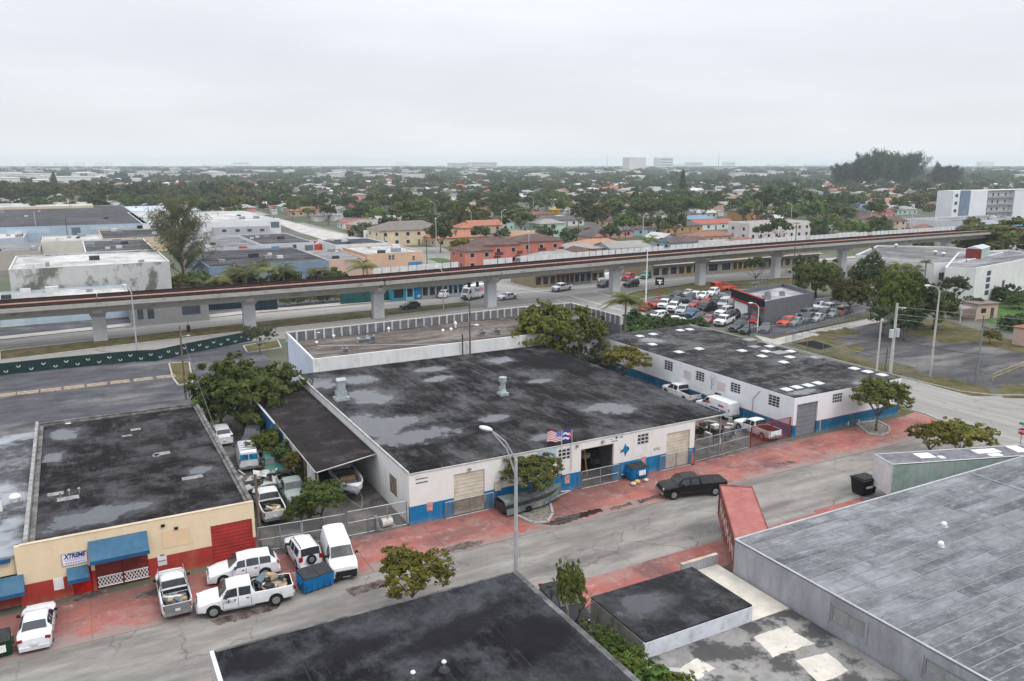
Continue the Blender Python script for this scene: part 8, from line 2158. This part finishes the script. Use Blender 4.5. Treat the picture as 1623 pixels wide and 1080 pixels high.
H_(735,376,22,12,3.2,2.0,'hip',W_['tan'],C_O,'long low house with an orange roof behind the salmon flats')
H_(842,372,18,10,3,1.2,'gable',W_['grey'],(.36,.24,.15),'low house with a tan roof behind the salmon flats')
H_(815,370,14,10,3,1.4,'hip',W_['tan'],(.22,.19,.17),'grey brown roofed house behind the orange roof')
H_(806,351,6,12,4.2,2.0,'gabley',W_['mint'],C_BR,'mint gabled house between the dark trees')
H_(862,359,11,9,3,1.4,'hip',W_['mint'],C_DG,'small mint house with a slate roof')
H_(893,349,24,9,3,1.6,'gable',W_['white'],C_DG,'long white house with a dark roof and flat carport')
H_(860,340,16,10,3,1.4,'hip',W_['tan'],(.2,.06,.06),'house with a maroon roof beside the yellow play tower')
H_(920,395,17,9,3,1.4,'hip',W_['tan'],C_LG,'pale grey roofed house right behind the barrier')
H_(932,402,10,8,3,1.6,'gabley',(.6,.3,.2),C_BR,'little peach gabled house right behind the barrier')
H_(958,388,18,10,3,1.6,'hip',W_['white'],(.42,.24,.15),'tan tiled house with long white walls')
H_(948,375,6,9,3.6,1.8,'gabley',W_['pink'],C_DG,'pink gabled house with a grey roof')
H_(975,366,18,9,3,1.6,'gable',W_['pink'],C_DG,'grey roofed house with a pink porch')
H_(1022,362,17,9,3,1.7,'hip',W_['blue'],C_BR,'pale blue house with a brown hip roof')
H_(1000,392,16,10,3,1.6,'gable',W_['grey'],C_LG,'grey house left of the small palm')
H_(1062,378,8,10,3.2,1.7,'gabley',W_['blue'],C_W,'light blue gabled house near the barrier')
H_(1092,383,16,9,3,1.3,'gable',W_['blue'],C_BR,'light blue house with a brown roof near the barrier')
H_(1066,360,8,8,3.4,2.0,'gabley',W_['orange'],C_DG,'bright orange gabled house')
H_(1088,358,18,10,3,2,'hip',W_['orange'],C_DG,'orange house with a big dark slate roof')
H_(1115,347,16,9,3,1.6,'hip',W_['grey'],(.2,.3,.42),'house with a blue grey roof among the trees')
H_(1135,354,22,9,3,1.6,'gable',W_['white'],(.4,.11,.07),'red tiled house with a white front wall')
H_(1135,374,18,9,3,1.4,'hip',W_['tan'],(.3,.12,.09),'brown red roofed house left of the white flat house')
H_(1160,385,16,8,3,.6,'flat',W_['white'],C_LG,'low white flat roofed house beside the barrier')
H_(1085,398,17,8,3,.5,'flat',W_['grey'],C_LG,'low grey house right behind the barrier')
wf=H_(1238,354,34,12,6.2,0,'flat',(.62,.58,.57),C_LG,'white two storey flat roofed apartment house',storeys=2,cat='flats',name='apartment_block')
H_(1188,383,10,7,3,1.4,'hip',W_['white'],(.25,.12,.1),'brown roofed porch house in front of the white flats')
H_(1208,334,22,8,3.6,1,'gable',W_['cream'],(.25,.4,.34),'house with a pale green roof behind the white flats')
H_(1322,336,9,8,3.5,1.8,'gabley',W_['tan'],(.4,.25,.15),'tan gabled house right of the white flats')
H_(1395,348,10,10,5.8,2.2,'gabley',W_['cream'],C_BR,'cream two storey house with a dark gable',storeys=2)
H_(1418,350,16,10,5.4,1.6,'gable',W_['cream'],C_BR,'cream wing of the two storey gabled house',storeys=2)
H_(1462,350,18,10,4,.4,'flat',W_['grey'],C_LG,'grey flat building with a balcony right of the cream house')
H_(1490,362,20,9,3,1.6,'hip',W_['pink'],(.24,.11,.08),'brown tiled pink house by the barrier')
H_(1410,336,12,9,3.4,1.8,'gabley',W_['pink'],(.2,.08,.07),'pink house with a maroon roof')
H_(1410,316,20,10,4.6,.6,'flat',(.6,.4,.28),(.5,.33,.22),'peach flat block in front of the maroon tree')
H_(1430,326,26,10,3,.5,'flat',W_['white'],C_W,'long low white building before the peach block')
H_(395,318,14,9,3.4,2,'hip',W_['pink'],(.35,.2,.15),'pinkish house above the white warehouse')
H_(482,334,16,9,3.2,2,'hip',W_['tan'],C_O,'orange tiled house at the end of the street')
H_(565,352,13,9,3,1,'gable',W_['white'],(.35,.1,.08),'red roofed bungalow beside the street')
H_(530,336,10,9,3.6,1.6,'gabley',W_['white'],C_W,'small white gabled house beside the street')
H_(613,368,14,8,3,.5,'flat',W_['white'],C_LG,'white low house behind grey green bushes')
H_(735,285,15,10,4,2.4,'hip',W_['pink'],C_O,'distant house with an orange red roof')
H_(730,296,18,10,4,2.6,'hip',W_['tan'],(.6,.14,.06),'larger distant house with a strong orange roof')
H_(960,291,26,12,4,2.4,'hip',W_['white'],C_O,'wide distant house with an orange roof')
H_(1042,297,9,9,7,.5,'flat',W_['white'],C_W,'white distant tower house')
# play tower
x,y=at(880,344);t=thing('play_tower','yellow and purple play structure between the houses','play tower',(x,y,0));obj('base',MB().box(-2,-2,0,2,2,4).add([(-2.3,-2.3,4.01),(2.3,-2.3,4.01),(2.3,2.3,4.01),(-2.3,2.3,4.01),(0,0,7)],[(0,1,4),(1,2,4),(2,3,4),(3,0,4)]),M('play_yellow',(.65,.4,.06),.6,.1),t);obj('top',MB().box(-1,1,5,1,3,9),M('play_purple',(.3,.25,.5),.6,.1),t)
# white apartment slab at the right, with slate panel and galleries
x0a,ya_=at(1490,305,13.5);x1a,yb_=at(1625,305,13.5)
pA,pB=Vector(at(1507,346,2.0)),Vector(at(1650,339,2.0))
sf_=13.8/max(1e-3,ztop(pA.x,pA.y,303));
hA=ztop(pA.x,pA.y,304)
ap=thing('apartment_block','white four storey apartment slab with a slate blue panel and open galleries','flats',(pA.x,pA.y,0));d=pB-pA;an=math.atan2(d.y,d.x);LL=d.length
APW=M('apartment_white',(.7,.72,.76),.8,.05,.1);exp.append((pA.x+25,pA.y,45))
def ab(u0_,u1_,v0_,v1_,z0_,z1_,m,nm):
 c=pA+Vector((math.cos(an),math.sin(an)))*((u0_+u1_)/2)+Vector((-math.sin(an),math.cos(an)))*((v0_+v1_)/2)
 obj(nm,MB().obox((c.x,c.y,(z0_+z1_)/2),(u1_-u0_,v1_-v0_,z1_-z0_),an),m,ap,world=True)
ab(0,LL*.36,0,9,0,hA,APW,'wall');ab(LL*.36+.01,LL*.66,2.5,9,0,hA-.3,APW,'wall');ab(LL*.66+.01,LL,0,9,0,hA-.2,APW,'wall')
ab(0.05,LL-.05,.3,8.8,hA+.01,hA+.3,FRW,'roof')
ab(LL*.07,LL*.17,-.4,-.01,0,hA+.5,wmt('slate_panel',(.16,.22,.3)),'slate_panel')
for k in range(1,4):ab(LL*.36+.02,LL*.66-.02,.2,2.49,hA*k/4-.15,hA*k/4+.05,CONCL,'gallery');ab(LL*.36+.02,LL*.66-.02,.1,.19,hA*k/4+.06,hA*k/4+1.0,CONC,'gallery_rail')
for k in range(4):
 for f_ in(.4,.46,.52,.6):ab(LL*f_,LL*f_+1.2,2.38,2.49,hA*k/4+1,hA*k/4+2.4,D1,'window')
 ab(LL*.02,LL*.04+.6,-.1,-.01,hA*k/4+1,hA*k/4+2.6,D1,'window')
 for f_ in(.86,.93):ab(LL*f_,LL*f_+1.0,-.1,-.01,hA*k/4+1,hA*k/4+2.4,D1,'window')
t_,y_=blk('warehouse','low grey roofed building with blue and pink stripes beside the apartment slab',(1515,351),(1650,346),343,6.5,wmt('striped_white',(.6,.62,.66)),RFG)
u0_,zz=atY(1518,356,y_);u1_,z2=atY(1600,352,y_);obj('stripe',MB().box(u0_,y_-.05,3.6,u1_+20,y_-.004,4.8),BLW,t_,world=True);obj('stripe',MB().box(u0_,y_-.05,0.5,u1_+20,y_-.004,2.4),M('stripe_pink',(.6,.38,.38),.7,.1),t_,world=True)
# big trees of the middle distance placed one by one
def mt(a,b,top,w,label,kind='dark',**kw):
 t=tp(a,b,top,w,kind,label,**kw);exp.append((t.location.x,t.location.y,5));return t
mt(732,418,376,38,'ochre green round tree before the salmon flats','broad',tint=(1.5,1.0,.6))
for a,b,t_,w,lb in((752,368,325,72,'broad dark tree with rusty top left of the orange roofs'),(712,362,332,48,'dark tree right of the olive house roof'),(797,362,330,38,'dark tree left of the mint house'),(826,356,328,40,'dark tree behind the mint house'),(905,384,361,38,'round grey green tree behind the right salmon block'),(968,380,354,36,'dark dense tree before the grey roofed pink house'),(1017,345,308,50,'tall dull green tree in the middle'),(1072,342,308,50,'fresh green tree right of the tall dull one'),(945,350,325,60,'dark tree clump left of the tall dull tree'),(1018,370,357,20,'small round tree by the brown hip roof'),(1235,345,300,60,'broad brown green tree above the white flats'),(1265,340,298,56,'broad dark tree right of the brown green one'),(1298,372,357,36,'tree right of the white flats'),(1352,372,346,38,'bright green tree between the flats and the cream house'),(1372,376,356,28,'dark small tree by the bright green one'),(1445,330,305,44,'maroon topped round tree left of the apartment slab'),(1475,325,305,40,'dark tree close left of the apartment slab'),(1535,345,326,50,'palm like tree clump before the apartment slab'),(1575,343,325,40,'dark tree clump before the apartment galleries'),(640,350,322,60,'dark trees behind the olive house'),(592,352,331,44,'bright green tree left of the dark ones'),(560,345,325,40,'dull green tree beside the street'),(665,346,325,40,'dark tree behind the roof ridge'),(575,375,352,40,'grey green tree behind the white dark roofed block'),(605,380,358,40,'second grey green tree behind the white dark roofed block')):mt(a,b,t_,w,lb,'mid',tint=(1.3,1.5,1) if 'bright' in lb or 'fresh' in lb else((1.5,1.05,.9) if('rusty' in lb or 'maroon' in lb) else None))
# tall dark pines on the skyline
PN=[(1330,300,263,26),(1345,298,262,30),(1362,300,251,30),(1378,300,249,30),(1395,302,246,32),(1412,300,250,30),(1428,300,252,30),(1440,298,249,26),(1486,300,263,36),(1507,300,266,30)]
pmesh=[]
for i,(a,b,t_,w) in enumerate(PN):
 x,y=at(a,b);dd=math.hypot(x,y);H__=ztop(x,y,t_)
 if i<3:t=needle_tree(x,y,H__,w/2*dd/FPX*1.25,'tall dark pine like tree of the big clump on the skyline',60+i,30,7000,leaf=1.3,group='skyline pines');pmesh.append((t,H__,w/2*dd/FPX));
 else:
  s_,h0,w0=pmesh[i%3];t=dup(s_,(x,y,0),i,None,'skyline pines',H__/h0)
 exp.append((x,y,9))
for c in bpy.data.objects:
 if c.name.startswith('crown') and c.parent and c.parent.get('group')=='skyline pines':c.color=(.62,.7,.7,1)
def cone_tree(a,b,top,w,label):
 x,y=at(a,b);dd=math.hypot(x,y);H__=ztop(x,y,top);Rx=w/2*dd/FPX;r=np.random.RandomState(int(a));n=1400
 s=r.rand(n);an=r.rand(n)*6.283;rr=Rx*(1-s)**.7*(.6+.5*r.rand(n));P_=np.stack([rr*np.cos(an),rr*np.sin(an),H__*(.1+.9*s)],1)
 t=thing('conifer',label,'tree',(x,y,0));obj('crown',quads_mesh('crown',P_,r.normal(size=(n,3)),r.normal(size=(n,3)),np.full(n,Rx*.3),np.full(n,Rx*.4),LEAFD),None,t);obj('trunk',MB().cyl(0,0,0,H__*.9,Rx*.12,Rx*.02,6),BARK,t)
cone_tree(1081,312,270,13,'dark narrow conifer standing above the town');cone_tree(87,300,273,10,'slim dark conifer at the left above the dark trees')
# ---- rows of ordinary houses and trees filling the town
r_=random.Random(21)
RC=[(.22,.1,.08),(.32,.18,.13),C_DG,C_BR,C_LG,C_LG,C_W,(.3,.27,.24),(.42,.41,.4),(.36,.27,.21)];WC=list(W_.values())
def az(x,y):return math.degrees(math.atan2(x,y))
def free(x,y,rr):
 return all((x-a)**2+(y-b)**2>(rr+c)**2 for a,b,c in exp)
def in_industry(x,y):return(x<92 and y<400) or(x<62 and y<520) or(y<235 and x<100)
def blocked(x,y):
 return in_industry(x,y) or y<172+.05*x or(84<x<108 and y<430) or(x<420 and y<195) or(480>x>340 and 190<y<300)
STREETX=[100+92*i for i in range(-12,40)]
houses,trees=[],[]
y=200
while y<1500:
 for j in range(-20,130):
  x=j*19+r_.uniform(-3,3)+(y*.02)
  A=az(x,y)
  if A<-6 or A>62.5:continue
  if min(abs(x-s) for s in STREETX)<11 or blocked(x,y):continue
  if r_.random()<.18:continue
  if free(x,y,8):houses.append((x,y+r_.uniform(-3,3)))
 y+=31 if y<700 else 34
houses.sort(key=lambda q:q[0]**2+q[1]**2)
tpls=[(14,9,3,1.6,'hip'),(16,9,3,1.5,'gable'),(9,12,3,1.8,'gabley'),(13,10,3,.3,'flat'),(18,10,3.2,1.8,'hip'),(12,9,5.6,1.6,'hip')]
NAMED_H=300-46
for i,(x,y) in enumerate(houses[:NAMED_H]):
 tp_=tpls[r_.randrange(6)];rc_=RC[r_.randrange(10)];wc_=WC[r_.randrange(10)]
 rn='red or orange' if rc_ in(C_R,C_O) else('white' if rc_==C_W else('dark' if rc_ in(C_DG,C_BR) else 'grey or tan'))
 house(x,y,*tp_,wc_,rc_,'plain house with a %s roof in the leafy streets beyond the railway'%rn,rz=r_.uniform(-.04,.04)+(R(90) if r_.random()<.2 else 0),group='houses with a %s roof beyond the railway'%rn,wins=(y<420))
fh=MB();FHC=[M('far_wall_white',(.6,.6,.58),.8),M('far_roof_grey',(.34,.34,.34),.8),M('far_roof_red',(.36,.12,.08),.8),M('far_roof_pale',(.6,.6,.6),.8),M('far_roof_dark',(.14,.13,.13),.8)]
def farbox(x,y,w,d,h,rh,m):
 fh.box(x-w/2,y-d/2,0,x+w/2,y+d/2,h,0)
 fh.add([(x-w/2-.4,y-d/2-.4,h+.01),(x+w/2+.4,y-d/2-.4,h+.01),(x+w/2+.4,y+d/2+.4,h+.01),(x-w/2-.4,y+d/2+.4,h+.01),(x-w/4,y,h+rh),(x+w/4,y,h+rh)],[(0,1,5,4),(1,2,5),(2,3,4,5),(3,0,4)],m)
for(x,y) in houses[NAMED_H:]:farbox(x,y,r_.uniform(10,20),10,r_.uniform(3,5),1.7,r_.choice((1,1,2,3,4,4)))
for i in range(900):
 rho=r_.uniform(230,1500);A=R(r_.uniform(-6,62));x_,y_2=rho*math.sin(A),rho*math.cos(A)
 if blocked(x_,y_2) or not free(x_,y_2,3) or min(abs(x_-s) for s in STREETX)<7:continue
 farbox(x_,y_2,r_.uniform(3,9),r_.uniform(3,6),r_.uniform(2.4,3.4),.2,r_.choice((1,3,3,4,2)))
for i in range(650):
 rho=r_.uniform(1500,5600);A=R(r_.uniform(-6,62));s=1+rho/3500
 farbox(rho*math.sin(A),rho*math.cos(A),r_.uniform(12,38)*s,14,r_.uniform(5,10)*s,1.2,r_.choice((1,1,3,4,4)))
o=obj('distant_rooftops',fh,FHC);tag(o,'countless small rooftops of the far town among the trees','rooftops',kind='stuff')
# big pale sheds of the far left, towers on the horizon
def far_block(a0,a1,base,top,label,c,cat='building',name='distant_building',d=30,rc_=None,group=None,rows=0):
 (x0_,y0_),(x1_,y1_)=at(a0,base),at(a1,base);y0_=(y0_+y1_)/2;x0_,x1_=atY(a0,base,y0_)[0],atY(a1,base,y0_)[0]
 h=ztop(x0_,y0_,top);t=thing(name,label,cat,(x0_,y0_,0),0,group)
 m=M('far_block_%.2f_%.2f_%.2f'%c,c,.8,.05,.02);obj('wall',MB().box(x0_,y0_,0,x1_,y0_+d,h),m,t,world=True)
 obj('roof',MB().box(x0_-.5,y0_-.5,h+.02,x1_+.5,y0_+d,h+h*.05+.3),M('far_roof_col',rc_ or(.6,.6,.6),.8,.05,.02) if not rc_ else M('far_roof_%.2f'%rc_[0],rc_,.8),t,world=True)
 for k in range(rows):
  z=h*(k+.5)/rows;obj('window_band',MB().box(x0_+(x1_-x0_)*.04,y0_-.6,z-h*.12/rows*2,x1_-(x1_-x0_)*.04,y0_-.05,z+h*.12/rows),D2,t,world=True)
 exp.append(((x0_+x1_)/2,y0_+d/2,(x1_-x0_)*.55));return t
WS='pale distribution sheds of the far left'
for a0,a1,b,t_,lb in((0,30,300,283,'pale shed cut by the left edge above the dark trees'),(52,78,296,286,'small white shed right of the one at the left edge'),(84,150,292,281,'wide pink white shed above the dark trees at the left'),(42,180,276,268.5,'very long low white shed near the left horizon'),(14,40,278,271,'short white shed near the left horizon'),(150,165,286,280,'tan shed right of the wide pink white one'),(185,225,290,284,'low white roofs right of the tan shed'),(0,90,286,276,'long grey white shed behind the left edge one')):
 far_block(a0,a1,b,t_,lb,(.62,.6,.58),'warehouse','distant_shed',60,group=WS)
for a0,a1,b,t_,lb,rows in((715,742,272,259,'left half of the white terraced apartment blocks on the horizon',4),(746,788,272,258,'right half of the white terraced apartment blocks on the horizon',4),(997,1023,275,251,'pinkish windowless hospital tower on the horizon',0),(1044,1066,272,251,'white banded office tower on the horizon',5),(1092,1114,270,258,'grey white block right of the banded tower',3),(1140,1172,274,266,'low long white building under the mast',1),(1150,1165,268,257,'pale block above the low long white building',2),(586,630,274,270,'thin bright white roof line in the middle distance',0),(1278,1312,267,261,'pale long building left of the pines',1),(1555,1575,268,257,'white tall shed right of the pines',0),(1443,1453,264,256,'white water tank like block behind the pines',0),(1220,1250,267,261,'pink white long building on the right horizon',1),(1575,1600,262,252,'hazy blue block at the far right horizon',0),(370,395,266,257,'hazy broad tower on the left horizon',2),(322,400,266,261,'long hazy block on the left horizon',0),(42,80,266,259,'hazy long block at the far left horizon',0),(84,110,266,258.5,'second hazy block at the far left horizon',0),(118,135,265,258,'third hazy block at the far left horizon',0),(150,178,265,258,'fourth hazy block on the left horizon',0),(208,230,265,259,'fifth hazy block on the left horizon',0),(886,915,272,264,'grey tan block in the middle of the horizon',1),(630,650,265,257,'hazy block left of the terraced apartments',0),(1062,1090,268,261,'low white block between the towers',1)):
 far_block(a0,a1,b,t_,lb,(.6,.56,.54) if 'pink' in lb else(.6,.6,.6),rows=rows,d=40)
for a,b,t_,lb in((962,275,243,'lattice mast standing on the horizon'),(1138,275,240,'thin tall mast right of the towers'),(61,270,252,'thin mast at the far left horizon')):
 x,y=at(a,b);h=ztop(x,y,t_);t=thing('radio_mast',lb,'mast',(x,y,0));s=h*.012
 obj('lattice',MB().tube([(-s,-s,0),(0,0,h*.97)],s*.5,4).tube([(s,-s,0),(0,0,h*.97)],s*.5,4).tube([(0,s,0),(0,0,h*.97)],s*.5,4),GALV,t);obj('antenna',MB().cyl(0,0,h*.97,h,s*.4,None,5),GALV,t)
# trees of the town
def ringpts(r0,r1,step,jitter=.45):
 out=[];rho=r0
 while rho<r1:
  st=step(rho);n=int(R(72)*rho/st)
  for i in range(n):
   A=R(-8)+R(72)*(i+r_.uniform(-jitter,jitter))/n;q=rho+st*r_.uniform(-jitter,jitter)
   out.append((q*math.sin(A),q*math.cos(A)))
  rho+=st
 return out
raw=ringpts(190,7000,lambda q:11+q/150 if q<2600 else 30+(q-2600)/90)
hset={}
for x,y in houses:hset.setdefault((int(x//20),int(y//20)),[]).append((x,y))
def near_house(x,y,d):
 for i in(-1,0,1):
  for j in(-1,0,1):
   for hx,hy in hset.get((int(x//20)+i,int(y//20)+j),()):
    if(hx-x)**2+((hy-y)*1.15)**2<d*d:return True
 return False
pts=[]
exp_near=[e for e in exp if math.hypot(e[0],e[1])<900];exp_far=[e for e in exp if math.hypot(e[0],e[1])>=900]
from mathutils import noise as mn
for x,y in raw:
 rho=math.hypot(x,y)
 if rho<900:
  if blocked(x,y):continue
  if any((x-a)**2+(y-b)**2<(c+2.5)**2 for a,b,c in exp_near):continue
  # keep the sight line to the houses open: thin the trees right in front of the hand-placed ones
  if any(abs(x-a*(y/b))<c*.8 and 0<b-y<16 for a,b,c in exp_near if b>1):continue
 else:
  if any((x-a)**2+(y-b)**2<(c*1.05)**2 for a,b,c in exp_far):continue
  if rho>1300 and any(abs(x-a*(y/b))<c and 0<b-y<150 for a,b,c in exp_far if b>1):continue
 if rho<1500 and min(abs(x-s) for s in STREETX)<6:continue
 if rho<1500 and near_house(x,y,8.5):continue
 if az(x,y)<3.2 and 1050<rho<1900 and r_.random()<.6:continue
 if r_.random()<(.16 if rho<900 else(.14 if rho<1500 else .03)):continue
 pts.append((x,y,rho))
pts.sort(key=lambda q:q[2])
# the belt of dark trees behind the left halls
belt=[]
for i in range(44):
 a=-10+i*10.5+r_.uniform(-3,3);x,y=at(a,322-(i%3)*6);belt.append((x,y))
for i,(x,y) in enumerate(belt):tree(x,y,r_.uniform(11,16),r_.uniform(7,10),'mid','dark tree in the belt behind the halls at the left',group='tree belt behind the left halls',zs=.95,tint=(.9,.8,.8) if i%4 else(1.3,.95,.8))
ntop=210
for x,y,rho in pts[:ntop]:
 H__=r_.uniform(7,13);tree(x,y,H__,H__*r_.uniform(.36,.5),'mid','ordinary green tree in the leafy streets beyond the railway',group='trees of the leafy streets',zs=.85,tint=(1.25,1.3,1) if r_.random()<.25 else((1.3,1.0,.8) if r_.random()<.12 else None))
rest=pts[ntop:]
me=bpy.data.meshes.new('town_woodland');n=len(rest);me.vertices.add(n)
co=np.zeros((n,3),np.float32);scl=np.zeros(n,np.float32)
for i,(x,y,rho) in enumerate(rest):
 s=r_.uniform(2.4,5.2)*(1+max(0,rho-700)/1500*.75)*(1 if r_.random()>.06 else 1.5)
 s=min(s,26);co[i]=(x,y,min(s,12.5)*.78+(0 if rho<2500 else .5));scl[i]=s
me.vertices.foreach_set('co',co.reshape(-1));me.attributes.new('size','FLOAT','POINT').data.foreach_set('value',scl)
fo=bpy.data.objects.new('town_woodland',me);COL.objects.link(fo);tag(fo,'sea of tree crowns of the far town reaching to the horizon','trees',kind='stuff')
gn=bpy.data.node_groups.new('crowns_on_points','GeometryNodeTree');gn.interface.new_socket('Geometry',in_out='INPUT',socket_type='NodeSocketGeometry');gn.interface.new_socket('Geometry',in_out='OUTPUT',socket_type='NodeSocketGeometry')
gi,go=gn.nodes.new('NodeGroupInput'),gn.nodes.new('NodeGroupOutput');iop=gn.nodes.new('GeometryNodeInstanceOnPoints');m2p=gn.nodes.new('GeometryNodeMeshToPoints');gti=gn.nodes.new('GeometryNodeGeometryToInstance')
srcs=[]
for ch in CR_['mid']:
 o=next(q for q in bpy.data.objects if q.type=='MESH' and q.data==ch);srcs.append(o)
for o in srcs:
 oi=gn.nodes.new('GeometryNodeObjectInfo');oi.inputs['Object'].default_value=o;oi.transform_space='ORIGINAL';gn.links.new(oi.outputs['Geometry'],gti.inputs[0])
na=gn.nodes.new('GeometryNodeInputNamedAttribute');na.data_type='FLOAT';na.inputs['Name'].default_value='size'
rr=gn.nodes.new('FunctionNodeRandomValue');rr.data_type='FLOAT';rr.inputs[3].default_value=6.28
cx_=gn.nodes.new('ShaderNodeCombineXYZ');gn.links.new(rr.outputs[1],cx_.inputs[2])
cz_=gn.nodes.new('ShaderNodeCombineXYZ');mm=gn.nodes.new('ShaderNodeMath');mm.operation='MINIMUM';mm.inputs[1].default_value=12.5
gn.links.new(na.outputs[0],cz_.inputs[0]);gn.links.new(na.outputs[0],cz_.inputs[1]);gn.links.new(na.outputs[0],mm.inputs[0]);gn.links.new(mm.outputs[0],cz_.inputs[2])
gn.links.new(gi.outputs[0],m2p.inputs[0]);gn.links.new(m2p.outputs[0],iop.inputs['Points']);gn.links.new(gti.outputs[0],iop.inputs['Instance']);iop.inputs['Pick Instance'].default_value=True
gn.links.new(cx_.outputs[0],iop.inputs['Rotation']);gn.links.new(cz_.outputs[0],iop.inputs['Scale']);gn.links.new(iop.outputs[0],go.inputs[0])
md=fo.modifiers.new('crowns','NODES');md.node_group=gn
print('houses',len(houses),'tree points',len(pts))
